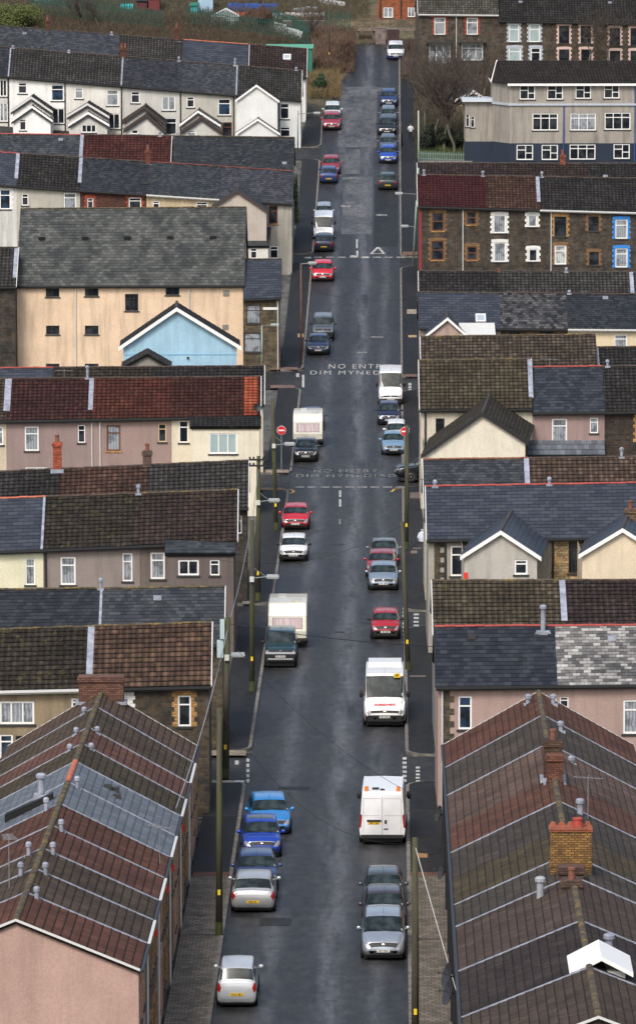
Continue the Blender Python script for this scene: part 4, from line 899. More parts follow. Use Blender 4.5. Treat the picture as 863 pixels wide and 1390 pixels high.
# ================================================================== LONGITUDINAL NEAR TERRACES
def longrow(side, segs, Xe, Xr, Yf, Yn, ridf, ridn, eavf, eavn, group, faceside):
    """segs: list of (Y0,Y1,...) ordered from far to near"""
    th = 90 if side=='L' else -90
    hd = abs(Xr-Xe)-.06
    fx = Xe + (-.06 if side=='L' else .06)
    fr = Fr(fx, 0, th)
    def toU(Y): return Y if side=='L' else -Y
    zrf=zat(0,ridf,Yf).z; 
    def Zpix(py, X, Y):   # height of a point at world (X,Y) seen at row py
        t=(CY-py)/F; return H+Y*(t*CP-SP)/(CP+t*SP)
    ZR=lin((toU(Yf),Zpix(ridf,Xr,Yf)),(toU(Yn),Zpix(ridn,Xr,Yn))); ZE=lin((toU(Yf),Zpix(eavf,Xe,Yf)),(toU(Yn),Zpix(eavn,Xe,Yn)))
    return fr, hd, ZE, ZR, toU
def Ys(s, py):  # world Y for scale s at image row py
    d=F/s; return d*CP+(CY-py)/F*d*SP
Yf=Ys(30.3,960); Yn=Ys(39.3,1260)
fr,hd,ZE,ZR,toU=longrow('L',None,-8.72,-13.0,Yf,Yn,937,1248,1014,1316,None,1)
GL='houses of the near terrace on the left'
def seg(s0,s1): return s0,s1
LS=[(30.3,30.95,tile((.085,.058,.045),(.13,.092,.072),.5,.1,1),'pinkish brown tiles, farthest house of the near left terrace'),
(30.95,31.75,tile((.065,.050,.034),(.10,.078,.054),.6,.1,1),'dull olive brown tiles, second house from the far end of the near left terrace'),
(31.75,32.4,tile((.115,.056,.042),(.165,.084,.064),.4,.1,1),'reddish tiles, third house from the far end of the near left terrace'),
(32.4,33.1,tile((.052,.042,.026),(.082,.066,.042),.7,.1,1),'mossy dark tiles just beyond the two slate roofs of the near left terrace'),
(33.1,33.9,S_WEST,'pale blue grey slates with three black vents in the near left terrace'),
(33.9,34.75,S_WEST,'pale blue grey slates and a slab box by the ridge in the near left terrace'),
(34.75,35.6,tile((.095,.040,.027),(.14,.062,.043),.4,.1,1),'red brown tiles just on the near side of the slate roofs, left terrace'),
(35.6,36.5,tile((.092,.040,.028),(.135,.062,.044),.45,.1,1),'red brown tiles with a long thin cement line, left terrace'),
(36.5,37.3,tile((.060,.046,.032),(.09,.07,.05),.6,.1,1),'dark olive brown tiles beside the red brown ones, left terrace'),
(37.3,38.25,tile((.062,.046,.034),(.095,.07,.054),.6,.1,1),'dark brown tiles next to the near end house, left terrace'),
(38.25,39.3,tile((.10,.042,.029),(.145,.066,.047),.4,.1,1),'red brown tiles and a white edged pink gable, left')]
def YL(s): return Yf+(Yn-Yf)*((1/s-1/30.3)/(1/39.3-1/30.3))
N=len(LS)
for i,(s0,s1,rm,lb) in enumerate(LS):
    Ya,Yb=YL(s0),YL(s1); u0,u1=toU(Yb),toU(Ya); um=(u0+u1)/2; w=u1-u0; zg=gz(-8.9,um)
    ws=[]
    z1=ZE(um)-.55
    def W(c,ww,zt,h,st): ws.append((um+c-ww/2,um+c+ww/2,zt-h,zt,st))
    W(-w*.24,.95,z1,1.5,'w1cY'); W(w*.22,.95,z1,1.5,'w1cY'); W(-w*.22,1.3,zg+2.35,1.5,'w1cY'); W(w*.27,.85,zg+2.2,2.0,'w1dY')
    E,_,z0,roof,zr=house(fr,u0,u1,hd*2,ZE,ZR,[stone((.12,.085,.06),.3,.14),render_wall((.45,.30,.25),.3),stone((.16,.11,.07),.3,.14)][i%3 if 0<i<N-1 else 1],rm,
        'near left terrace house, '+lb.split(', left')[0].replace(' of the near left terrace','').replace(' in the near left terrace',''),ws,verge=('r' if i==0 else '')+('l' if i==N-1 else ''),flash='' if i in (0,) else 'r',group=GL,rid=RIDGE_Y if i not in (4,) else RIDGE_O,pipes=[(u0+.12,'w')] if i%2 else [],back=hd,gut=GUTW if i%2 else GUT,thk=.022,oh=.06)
    if i in (2,3,5,7,8,9,10): 
        flue(E,w/2-.35,hd-.4,ZR(u1)-z0-.25,.4 if i<5 else .6,.08)
    if i in (1,2,3,6,8,9): flue(E,w/2-.3,hd+.5,ZR(u1)-z0-.3,.4 if i<5 else .65,.08)
    if i==0: chimney(E,w/2-.55,hd,ZR(u1)-z0-.5,ZR(u1)-z0+.75,.75,2.0,brick((.15,.075,.055)),0)
    if i==4:
        for (a,b) in ((.4,.35),(.7,.42),(-.6,.45)):
            v=hd*(1-b); z=(ZE(um)+(ZR(um)-ZE(um))*(v+.06)/(hd+.06))-z0; m=MB(); m.box(a-.16,a+.16,v-.12,v+.2,z-.05,z+.17); m.build('roof_vent',SILLK,E)
    if i==5:
        m=MB(); v=hd+1.4; z=(ZR(um)-(ZR(um)-ZE(um))*(1.4)/(hd+.06))-z0; m.hexa(((-.5,v-1,z+.35),(.0,v-1,z+.35),(0,v+.9,z-.5),(-.5,v+.9,z-.5),(-.5,v-1,z+.75),(.0,v-1,z+.75),(0,v+.9,z-.1),(-.5,v+.9,z-.1))); m.build('roof_duct',S_MOTT,E); flue(E,.2,v-.5,z+.6,.9,.14)
    if i in (6,): aerial(E,0,.2,ZE(um)-z0+.3,1.4,.9)
    if i in (9,): aerial(E,.5,hd+.8,ZR(um)-z0-.2,1.8,.2)
    if i in (3,5,6,8):
        m=MB(); m.box(-.2,-.02,-.14,-.003,z1-z0-.42,z1-z0-.16); m.build('alarm_box',solid((.70,.05,.03),.5),E)
# near gable: dark green under-board
# --- right near terrace
Yf2=Ys(30.6,960)
fr,hd,ZE,ZR,toU=longrow('R',None,2.25,6.45,Yf2,Ys(39.5,1260),939,1250,1011,1319,None,1)
GR_='houses of the near terrace on the right'
Yn2=Ys(39.5,1260)
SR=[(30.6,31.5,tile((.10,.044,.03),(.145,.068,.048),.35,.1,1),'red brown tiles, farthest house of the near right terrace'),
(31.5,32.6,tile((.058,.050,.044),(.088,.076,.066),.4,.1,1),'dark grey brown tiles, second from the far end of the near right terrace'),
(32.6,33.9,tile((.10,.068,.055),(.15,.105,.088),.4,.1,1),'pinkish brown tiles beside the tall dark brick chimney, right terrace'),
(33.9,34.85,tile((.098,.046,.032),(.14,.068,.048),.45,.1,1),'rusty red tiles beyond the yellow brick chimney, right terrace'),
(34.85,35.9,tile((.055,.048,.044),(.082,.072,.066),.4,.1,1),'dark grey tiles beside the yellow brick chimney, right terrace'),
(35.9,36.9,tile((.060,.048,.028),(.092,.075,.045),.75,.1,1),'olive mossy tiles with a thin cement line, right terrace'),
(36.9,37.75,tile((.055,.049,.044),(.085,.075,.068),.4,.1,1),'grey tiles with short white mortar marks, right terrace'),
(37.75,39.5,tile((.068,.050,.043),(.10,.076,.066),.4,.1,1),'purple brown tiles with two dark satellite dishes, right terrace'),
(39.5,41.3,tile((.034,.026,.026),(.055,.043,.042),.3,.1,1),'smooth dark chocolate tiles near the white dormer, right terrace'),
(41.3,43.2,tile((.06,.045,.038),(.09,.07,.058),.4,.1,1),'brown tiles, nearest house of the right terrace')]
def YR(s): return Yf2+(Yn2-Yf2)*((1/s-1/30.6)/(1/39.5-1/30.6))
for i,(s0,s1,rm,lb) in enumerate(SR):
    Ya,Yb=YR(s0),YR(s1); u0,u1=toU(Ya),toU(Yb); um=(u0+u1)/2; w=u1-u0; zg=gz(2.5,-um); z1=ZE(um)-.55; ws=[]
    for c,ww,zt,h,st in ((-w*.24,.95,z1,1.5,'w1cY'),(w*.22,.95,z1,1.5,'w1cY'),(-w*.22,1.3,zg+2.35,1.5,'w1cY'),(w*.27,.85,zg+2.2,2.0,'w1dY')): ws.append((um+c-ww/2,um+c+ww/2,zt-h,zt,st))
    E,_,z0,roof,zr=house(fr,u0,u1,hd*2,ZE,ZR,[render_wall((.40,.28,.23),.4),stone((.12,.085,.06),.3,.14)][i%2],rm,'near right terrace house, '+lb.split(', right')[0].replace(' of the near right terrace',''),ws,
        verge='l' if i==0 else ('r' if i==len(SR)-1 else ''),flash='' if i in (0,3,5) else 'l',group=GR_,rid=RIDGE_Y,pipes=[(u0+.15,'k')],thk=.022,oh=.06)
    if i==0: flue(E,-w/2+1.6,hd-.5,ZR(u0)-z0-.3,.5,.1); flue(E,-w/2+1.6,hd+.6,ZR(u0)-z0-.3,.5,.1)
    if i==1: flue(E,-w/2+2.2,hd+.7,ZR(u0)-z0-.35,.5,.1)
    if i==2: flue(E,-w/2+2.2,hd+.9,ZR(u0)-z0-.5,.4,.1)
    if i==3:
        zc=ZR(u0)-z0; chimney(E,-w/2+.5,hd,zc-.5,zc+1.0,.62,.62,brick((.15,.06,.04)),0); chimney(E,-w/2-.35,hd-.05,zc-.4,zc+1.45,.7,.75,brick((.10,.06,.04)),1)
    if i==4: flue(E,-w/2+.8,hd+.8,ZR(u0)-z0-.5,.8,.12); aerial(E,-w/2+1.0,hd+1.1,ZR(u0)-z0-.3,1.5,1.2)
    if i==6:
        zc=ZR(um)-z0-.35; m=MB(); m.box(-.45,.45,hd-.74,hd+.74,zc-.6,zc+1.7); m.box(-.5,.5,hd-.78,hd+.78,zc+.35,zc+.42); ch=m.build('chimney',BRICK_Y,E)
        m=MB(); m.box(-.5,.5,hd-.79,hd+.79,zc+1.66,zc+1.72)
        for q in range(5):
            y=hd-.79+q*.316
            for x0,x1 in ((-.5,-.36),(.36,.5)): m.hexa(((x0,y,zc+1.7),(x1,y,zc+1.7),(x1,y+.317,zc+1.7),(x0,y+.317,zc+1.7),(x0,y+.1,zc+1.86),(x1,y+.1,zc+1.86),(x1,y+.217,zc+1.86),(x0,y+.217,zc+1.86)))
        m.build('coping_tiles',plain((.30,.09,.05),.8,0,.4),ch); m=MB(); m.lathe((0,hd+.25,zc+1.68),[(.2,0),(.17,.32),(.19,.34),(.19,.4),(.13,.4)],12); m.build('chimney_pot',solid((.36,.05,.03),.6),ch)
    if i==6: chimney(E,w/2-.3,hd-.05,ZR(um)-z0-.8,ZR(um)-z0+.35,.7,.9,brick((.09,.05,.035)),0)
    if i==7:
        chimney(E,-w/2+1.9,hd-.1,ZR(u0)-z0-.9,ZR(u0)-z0+.25,.6,.65,brick((.10,.06,.045)),1); flue(E,-w/2+1.4,hd-1.2,ZR(u0)-z0-.9,1.2,.13,plain((.3,.32,.35)))
        for (a,z) in ((.3,-.9),(w/2-.6,-.75)): dish(E,a,.0,ZE(um)-z0+z,.48)
    if i in (1,3): dish(E,w/2-.8,0,ZE(um)-z0-.8,.36)
    if i==8:
        flue(E,0,hd+.8,ZR(um)-z0-.3,.7,.13)
        m=MB(); zc=ZR(um)-z0; m.box(w*.18,w*.45,hd-.4,hd+1.2,zc-1.2,zc-.15); d=m.build('dormer',render_wall((.5,.5,.48)),E)
        m=MB(); x0,x1=w*.15,w*.48; xm=hd+.4
        m.hexa(((x0,hd-.65,zc-.3),(x1,hd-.65,zc-.3),(x1,xm,zc+.25),(x0,xm,zc+.25),(x0,hd-.65,zc-.15),(x1,hd-.65,zc-.15),(x1,xm,zc+.4),(x0,xm,zc+.4)))
        m.hexa(((x0,xm,zc+.25),(x1,xm,zc+.25),(x1,hd+1.45,zc-.3),(x0,hd+1.45,zc-.3),(x0,xm,zc+.4),(x1,xm,zc+.4),(x1,hd+1.45,zc-.15),(x0,hd+1.45,zc-.15))); m.build('dormer_roof',FR_W,d)
# ================================================================== GROUND, ROAD, PAVEMENTS
def frange(a,b,s):
    o=[]; 
    while a<b-1e-6: o.append(a); a+=s
    return o+[b]
YS=[-300,-100,0,60]+frange(100,680,4)+[720,760,820,900,1000,1150,1300,1500,2000,2600]
XSg=[-600,-300,-150,-100,-80]+frange(-60,-12,6)+[-9.6,-8.6,-6.9,-3,.6,2.4,6]+frange(12,60,6)+[80,100,150,300,600]
m=MB()
for i in range(len(YS)-1):
    for j in range(len(XSg)-1):
        q=[(XSg[j],YS[i]),(XSg[j+1],YS[i]),(XSg[j+1],YS[i+1]),(XSg[j],YS[i+1])]
        m.face([(x,y,gz(x,y)-.06) for x,y in q])
tag(m.build('ground',groundmat(),None,True,True),kind='structure')
ASPH=asphalt(.0205); ASPS=asphalt(.022,0,.45); ASPP=asphalt(.011,0,.5); KERB=plain((.17,.155,.135),.8,0,.5)
ytop=gp(500,57).y
ledge=[(57,483),(65,483),(86,479),(119,458),(140,447),(160,437)]
LE_=[(gp(x,y).y,gp(x,y).x) for y,x in ledge][::-1]
def roadleft(Y):
    if Y<=LE_[0][0]: return -6.9
    for a,b in zip(LE_,LE_[1:]):
        if Y<=b[0]: return a[1]+(b[1]-a[1])*(Y-a[0])/(b[0]-a[0])
    return LE_[-1][1]
m=MB(); ys=[y for y in YS if 60<=y<ytop]+[ytop]
for y0,y1 in zip(ys,ys[1:]):
    n=4
    for k in range(n):
        def px_(y,t): a=roadleft(y); return a+(.6-a)*t
        q=[(px_(y0,k/n),y0),(px_(y0,(k+1)/n),y0),(px_(y1,(k+1)/n),y1),(px_(y1,k/n),y1)]
        m.face([(x,y,gy(y)) for x,y in q])
tag(m.build('main_road',ASPH,None,True,True),kind='structure')
def strip_(name,x0,x1,y0,y1,mat,dz=.004,th=0):
    m=MB(); xs=frange(x0,x1,4); yy=sorted(set([y0,y1]+[y for y in YS if y0<y<y1]))
    for a,b in zip(yy,yy[1:]):
        for c,d in zip(xs,xs[1:]):
            pts=[(c,a),(d,a),(d,b),(c,b)]; m.face([(x,y+th*(x-x0 if x0>0 else x-x1),gz(x,y)+dz) for x,y in pts])
    return tag(m.build(name,mat,None,True,True),kind='structure')
JL=[(1022,1062),(822,852),(644,666),(504,528),(346,359),(201,217)]
JR=[(1027,1063),(831,853),(645,662),(513,531),(350,363)]
for i,(a,b) in enumerate(JL): strip_('side_street',-62,-6.9,Yof(b),Yof(a),ASPS,-.002,.07 if i<4 else 0)
for i,(a,b) in enumerate(JR): strip_('side_street',.6,60,Yof(b),Yof(a),ASPS,-.002,.07)
def pavement(Xk,Xb,y0,y1,mat,R=1.3,r0=True,r1=True,brick_below=None):
    """slab between kerb line Xk and building line Xb from world Y y0..y1"""
    sgn=1 if Xb>Xk else -1
    yy=[]; y=y0
    while y<y1-1e-4:
        yy.append(y); dn=min(y-y0 if r0 else 9, y1-y if r1 else 9); y+= .2 if dn<R+.1 else min(2, max(.2,(y1-y)-R))
    yy.append(y1)
    def xk(y):
        i=0
        for on,d in ((r0,y-y0),(r1,y1-y)):
            if on and d<R: i=max(i,R-math.sqrt(max(0,R*R-(R-d)**2)))
        return Xk+sgn*i
    m=MB(); k=MB()
    for a,b in zip(yy,yy[1:]):
        za,zb_=gy(a),gy(b); A,B=xk(a),xk(b); w=.16*sgn
        m.face(((A+w,a,za+.12),(Xb,a,gz(Xb,a)+.12),(Xb,b,gz(Xb,b)+.12),(B+w,b,zb_+.12)))
        k.face(((A,a,za+.125),(A+w,a,za+.125),(B+w,b,zb_+.125),(B,b,zb_+.125))); k.face(((A,a,za-.05),(A,a,za+.125),(B,b,zb_+.125),(B,b,zb_-.05)))
    for on,y,s in ((r0,y0,1),(r1,y1,-1)):
        if not on: continue
        z=gy(y); x0=xk(y); k.face(((x0,y,z+.13),(Xb,y,z+.13),(Xb,y+.16*s,z+.13),(x0,y+.16*s,z+.13))); k.face(((x0,y,z-.05),(Xb,y,z-.05),(Xb,y,z+.13),(x0,y,z+.13)))
    tag(m.build('pavement',mat,None,False,True),kind='structure'); tag(k.build('kerb',KERB,None,False,True),kind='structure')
yb_=Yof(1193)
PV=paving()
def side(Xk,Xb,J,top):
    edges=[1440*0+60]; prev=None
    pavement(Xk,Xb,100,yb_,PV,r0=False,r1=False)
    cur=yb_
    for i,(a,b) in enumerate(J):
        pavement(Xk,Xb,cur,Yof(b),ASPP,r0=(i>0),r1=True); cur=Yof(a)
    pavement(Xk,Xb,cur,Yof(top),ASPP,r0=True,r1=False)
side(-6.9,-8.66,JL,160); side(.6,2.62,JR,60)
# brick courses where the paving starts
for x0,x1 in ((-8.6,-7.1),(.78,2.4)):
    m=MB(); m.box(x0,x1,yb_-.02,yb_+.9,.10,.126); tag(m.build('paving_border',brick((.16,.075,.05),.5)),kind='structure')
def patch(name,pts,mat,dz):
    P=[gp(x,y) for x,y in pts]; m=MB(); 
    ys_=[p.y for p in P]
    m.face([(p.x,p.y,gy(p.y)+dz) for p in P][::-1]); return tag(m.build(name,mat,None,False,True),kind='structure')
def bandpatch(x0,x1,ya,yb,mat,dz=.006,name='road_patch',jit=.0):
    a,b=Yof(yb),Yof(ya); m=MB(); yy=frange(a,b,2); X=lambda px,y:px
    for p,q in zip(yy,yy[1:]):
        m.face([(x0+RN.uniform(-jit,jit)*0,p,gy(p)+dz),(x1,p,gy(p)+dz),(x1,q,gy(q)+dz),(x0,q,gy(q)+dz)])
    return tag(m.build(name,mat,None,True,True),kind='structure')
OLD=asphalt(.075,0,.4); DK=asphalt(.015,0,.45); LT=asphalt(.032,0,.45)
bandpatch(-5.3,-1.6,118,200,OLD); bandpatch(-5.2,-3.1,203,236,OLD); bandpatch(-4.6,-1.9,240,318,OLD); bandpatch(-1.7,.4,250,335,DK,.007); 
bandpatch(-5.4,-3.9,1068,1072,DK,.008); bandpatch(-5.5,-4.2,1246,1257,DK,.008); bandpatch(-3.2,.2,119,124,OLD,.008); 

PW=plain((.46,.45,.42),.7,0,.5); PWF=plain((.24,.235,.23),.7,0,.7); PY=plain((.55,.33,.06),.7,0,.3)
def quad(px0,px1,py0,py1,mat,dz=.012,name='painted_mark',lift=0):
    """ground rectangle from image extents"""
    a=gp(px0,py1);b=gp(px1,py1);c=gp(px1,py0);d=gp(px0,py0)
    m=MB(); m.face([(p.x,p.y,p.z+dz+lift) for p in (a,b,c,d)]); return m
def marks(name,lst,mat,dz=.012,lift=0):
    M=MB()
    for x0,x1,y0,y1 in lst:
        q=quad(x0,x1,y0,y1,mat,dz,lift=lift); n=len(M.v); M.v+=q.v; M.f+=[tuple(i+n for i in f) for f in q.f]; M.uv+=q.uv; M.mi+=q.mi
    return tag(M.build(name,mat),kind='structure')
marks('give_way_line',[(334.5,338.5,1030+i*7,1034.5+i*7) for i in range(5)]+[(319,324,1032.5,1038)],PW)
marks('give_way_line',[(546,551.5,1028+i*6,1031.5+i*6) for i in range(6)]+[(564,569.5,1041+i*4.6,1043.6+i*4.6) for i in range(5)],PW)
marks('give_way_line',[(561,568,833+i*5,835.5+i*5) for i in range(4)],PW); marks('give_way_line',[(546,548,825+i*5,828+i*5) for i in range(8)],PW,.012)
marks('give_way_line',[(554,558,520+i*4,523+i*4) for i in range(3)]+[(402,406,507,512),(410,413,509,526)],PW)
marks('give_way_line',[(426+i*16,437+i*16,348.5,350.3) for i in range(8)],PWF); marks('give_way_line',[(414,422,349,351),(475,486,347,349),(486+5,500,348.5,350.5)],PW,.016)
marks('give_way_line',[(400+i*17,413+i*17,660.5,662.2) for i in range(9)],PWF)
marks('centre_line',[(483,485.5,325,337),(483.5,486,340.5,348)],PW); marks('centre_line',[(460,463,666,675),(460,463,678,688)],PW); marks('centre_line',[(460,462,705,712)],PWF)
marks('centre_line',[(503,520,457,458.5),(484,498,478,479.5),(462,476,279,281),(510,525,291,293),(465,478,241.5,243)],PWF)
M=MB(); 
def seg_(a,b,w=.2):
    A=gp(*a);B=gp(*b); d=(B-A); d.z=0; d.normalize(); n=Vector((-d.y,d.x,0))*w
    M.face([(p.x,p.y,p.z+.014) for p in (A-n,B-n,B+n,A+n)])
for a,b in (((503.5,344.5),(513,335.5)),((513,335.5),(521,344.5)),((503,344.5),(522,344.5))): seg_(a,b,.11 if a[1]!=b[1] else .42)
tag(M.build('give_way_triangle',PW),kind='structure')
M=MB(); 
for a,b in (((375,664),(396,665)),((396,665),(399,668)),((399,668),(394,670)),((535,664),(556,663)),((535,664),(531,668))): seg_(a,b,.08)
tag(M.build('yellow_line',PY),kind='structure')
for (x0,x1,y0,y1,c) in ((554,565,457,460,(.40,.26,.13)),(552,565,422,428,(.28,.22,.17)),(404,412,455,460,(.42,.28,.14)),(556,572,671,679,(.13,.10,.08)),(566,580,1162,1168,(.30,.16,.07)),(557,566,750,754,(.16,.12,.09)),(560,572,746,748,(.12,.09,.07)),(556,578,920,922,(.14,.11,.10))):
    marks('pavement_patch',[(x0,x1,y0,y1)],plain(c,.8,0,.3),.128)
for (x0,x1,y0,y1,c) in ((285,334,1022,1029,(.22,.18,.13)),(284,318,1063,1066,(.30,.27,.23)),(318,332,1063,1065.5,(.5,.49,.46)),(366,404,500.5,504,(.17,.10,.08)),(367,400,525,529,(.15,.09,.075)),(360,392,640,644,(.26,.20,.16)),(354,384,664.5,667.5,(.22,.14,.06)),(546,566,343.5,348.5,(.16,.09,.06)),(549,566,510,513.5,(.16,.09,.075)),(329,343,819,823,(.22,.19,.17))):
    marks('pavement_patch',[(x0,x1,y0,y1)],plain(c,.85,0,.45),.13)
marks('pavement_joint',[(268,330,1110.5,1111.5),(250,310,1272,1273.5)],SILLK,.127); marks('pavement_joint',[(553,604,1104,1105),(560,606,1278,1279.5)],SILLK,.127)
def cover(px,py,r=.35,mat=None):
    p=gp(px,py); m=MB(); m.lathe((p.x,p.y,p.z),[(r,-.01),(r,.012),(r*.8,.014),(r*.2,.014)],20); o=m.build('manhole_cover',mat or plain((.035,.03,.028),.6,.3,.4)); return o
for k,(px,py,lb) in enumerate(((459,739,'round manhole cover in the road below the crossroads, near the white hatchback'),(461,858,'worn dark manhole cover in the middle of the road beside the caravan'),(497,845,'faint manhole cover near the red hatchback and side street'))):
    tag(cover(px,py,.42 if k==0 else .3),lb,'manhole cover')
def text(txt,px0,px1,py0,py1,mat,name):
    cu=bpy.data.curves.new(name,'FONT'); cu.body=txt; cu.size=1; cu.space_character=1.3; cu.offset=-.004
    o=bpy.data.objects.new(name,cu); COL.objects.link(o); bpy.context.view_layer.update()
    dg=bpy.context.evaluated_depsgraph_get(); me=bpy.data.meshes.new_from_object(o.evaluated_get(dg)); bpy.data.objects.remove(o)
    xs=[v.co.x for v in me.vertices]; ys_=[v.co.y for v in me.vertices]; x0,x1,y0,y1=min(xs),max(xs),min(ys_),max(ys_)
    A=gp(px0,py1); B=gp(px1,py1); T=gp(px0,py0)
    for v in me.vertices:
        u=(v.co.x-x0)/(x1-x0); w=(v.co.y-y0)/(y1-y0); y=A.y+(T.y-A.y)*w; v.co=(A.x+(B.x-A.x)*u,y,gy(y)+.016)
    me.materials.append(mat); n=bpy.data.objects.new(name,me); COL.objects.link(n); return tag(n,kind='structure')
text('NO ENTRY',446,528,494.5,500.5,PW,'road_lettering'); text('DIM MYNEDIAD',421,546,503.5,508.5,PW,'road_lettering')
text('NO ENTRY',426,512,637,641.5,PWF,'road_lettering'); text('DIM MYNEDIAD',402,537,644,648,PWF,'road_lettering')
# ================================================================== VEHICLES
ST_={
'hatch':[(0,0.7,0.4,0.7,0.8,0.62),(0.015,0.79,0.26,0.88,0.96,0.7),(0.05,0.82,0.2,0.95,1.05,0.705),(0.14,0.83,0.19,0.96,1.38,0.63),(0.3,0.835,0.18,0.96,1.45,0.645),(0.5,0.835,0.18,0.95,1.44,0.645),(0.62,0.835,0.18,0.93,1.36,0.63),(0.77,0.825,0.18,0.92,0.98,0.755),(0.89,0.8,0.18,0.84,0.9,0.68),(0.965,0.75,0.22,0.7,0.76,0.64),(1,0.64,0.3,0.52,0.58,0.5)],
'saloon':[(0,0.7,0.38,0.76,0.84,0.62),(0.015,0.79,0.26,0.88,0.98,0.7),(0.14,0.82,0.2,0.95,1.03,0.725),(0.27,0.83,0.19,0.95,1.34,0.62),(0.38,0.835,0.18,0.95,1.41,0.635),(0.52,0.835,0.18,0.94,1.4,0.635),(0.6,0.835,0.18,0.92,1.34,0.62),(0.74,0.825,0.18,0.9,0.96,0.755),(0.87,0.8,0.18,0.82,0.88,0.68),(0.965,0.75,0.22,0.68,0.74,0.64),(1,0.64,0.3,0.52,0.58,0.5)],
'estate':[(0,0.7,0.38,0.76,0.84,0.62),(0.012,0.79,0.26,0.88,0.98,0.7),(0.03,0.82,0.2,0.95,1.05,0.705),(0.09,0.83,0.19,0.95,1.36,0.63),(0.25,0.835,0.18,0.95,1.43,0.645),(0.5,0.835,0.18,0.94,1.42,0.645),(0.6,0.835,0.18,0.92,1.36,0.63),(0.75,0.825,0.18,0.9,0.96,0.755),(0.88,0.8,0.18,0.82,0.88,0.68),(0.965,0.75,0.22,0.68,0.74,0.64),(1,0.64,0.3,0.52,0.58,0.5)],
'mpv':[(0,0.72,0.4,0.78,0.86,0.64),(0.012,0.81,0.26,0.94,1.04,0.7),(0.03,0.84,0.2,1.02,1.12,0.725),(0.09,0.85,0.19,1.02,1.52,0.665),(0.28,0.86,0.18,1.02,1.63,0.685),(0.5,0.86,0.18,1.0,1.63,0.685),(0.62,0.86,0.18,0.98,1.54,0.665),(0.81,0.845,0.18,0.96,1.04,0.775),(0.9,0.82,0.18,0.88,0.94,0.7),(0.965,0.78,0.22,0.72,0.8,0.66),(1,0.66,0.3,0.52,0.6,0.52)],
'suv':[(0,0.8,0.5,0.9,1.0,0.74),(0.01,0.88,0.42,1.1,1.2,0.8),(0.03,0.9,0.36,1.14,1.26,0.805),(0.07,0.9,0.34,1.14,1.72,0.745),(0.25,0.91,0.34,1.14,1.8,0.765),(0.5,0.91,0.34,1.14,1.8,0.765),(0.62,0.91,0.34,1.12,1.72,0.745),(0.73,0.9,0.34,1.1,1.18,0.855),(0.9,0.89,0.36,1.02,1.12,0.8),(0.965,0.86,0.4,0.92,1.02,0.78),(1,0.8,0.46,0.8,0.9,0.7)],
'pickup':[(0,0.82,0.55,0.95,0.97,0.76),(0.02,0.89,0.46,1.08,1.1,0.84),(0.33,0.9,0.4,1.1,1.12,0.885),(0.345,0.9,0.38,1.12,1.62,0.725),(0.42,0.91,0.36,1.12,1.76,0.745),(0.56,0.91,0.36,1.12,1.76,0.745),(0.63,0.91,0.36,1.1,1.7,0.725),(0.75,0.9,0.36,1.08,1.16,0.855),(0.9,0.89,0.38,1.0,1.1,0.8),(0.965,0.86,0.42,0.9,1.0,0.78),(1,0.78,0.48,0.78,0.88,0.68)],
'van':[(0,.90,.42,1.30,2.30,.80),(.004,.97,.38,1.32,2.40,.86),(.012,.98,.34,1.32,2.43,.87),(.10,.98,.30,1.32,2.46,.88),(.40,.985,.28,1.32,2.48,.88),(.66,.985,.28,1.30,2.48,.88),(.755,.98,.28,1.28,2.40,.85),(.875,.965,.28,1.24,1.38,.82),(.945,.94,.30,1.08,1.18,.80),(.985,.88,.34,.86,.94,.76),(1,.80,.40,.66,.74,.70)],
}
def catm(p,t):
    n=len(p)-1; i=min(n-1,max(0,int(math.floor(t)))); f=t-i
    a=p[max(0,i-1)];b=p[i];c=p[i+1];d=p[min(n,i+2)]
    def h(a,b,c,d):
        m0=(c-a)*.38; m1=(d-b)*.38
        return (2*f**3-3*f*f+1)*b+(f**3-2*f*f+f)*m0+(-2*f**3+3*f*f)*c+(f**3-f*f)*m1
    return tuple(h(a[k],b[k],c[k],d[k]) for k in range(len(b)))
def surf(st,L,ks,kz):
    def S(t,r):
        mir=1
        if r>7: r=14-r; mir=-1
        i=min(len(st)-2,int(t)); f=t-i
        A,B=st[i],st[i+1]; q=[A[k]+(B[k]-A[k])*f for k in range(6)] if (i in (2,6) or i==0) else None
        if q is None: q=catm(st,t)
        y=(q[0]-.5)*L; hw,zb,zbelt,zt,rw=q[1]*ks,q[2],q[3]*kz,q[4]*kz,q[5]*ks
        P=[(0,zb),(hw-.14,zb),(hw-.03,zb+.12),(hw,zb+.5*(zbelt-zb)),(hw-.045,zbelt),(rw,zt-.07),(rw-.14,zt-.012),(0,zt+.012)]
        j=min(6,int(r)); g=r-j
        if j in (0,4): x=P[j][0]+(P[j+1][0]-P[j][0])*g; z=P[j][1]+(P[j+1][1]-P[j][1])*g
        else: x,z=catm(P,r)
        return Vector((mir*x,y,z))
    return S
def cpatch(S,t0,t1,r0,r1,nt=5,nr=5,off=.008,mb=None):
    m=mb or MB(); G=[]
    for i in range(nt+1):
        row=[]
        for j in range(nr+1):
            t=t0+(t1-t0)*i/nt; r=r0+(r1-r0)*j/nr; p=S(t,r); e=.03
            dt=S(min(t+e,9.99),r)-S(max(t-e,0),r); dr=S(t,min(r+e,13.99))-S(t,max(r-e,.01)); n=dr.cross(dt)
            if n.length<1e-9: n=Vector((0,0,1))
            n.normalize(); c=Vector((0,p.y*.7,.7))
            if n.dot(p-c)<0: n=-n
            row.append(p+n*off)
        G.append(row)
    for i in range(nt):
        for j in range(nr): m.face((G[i][j],G[i][j+1],G[i+1][j+1],G[i+1][j]))
    return m

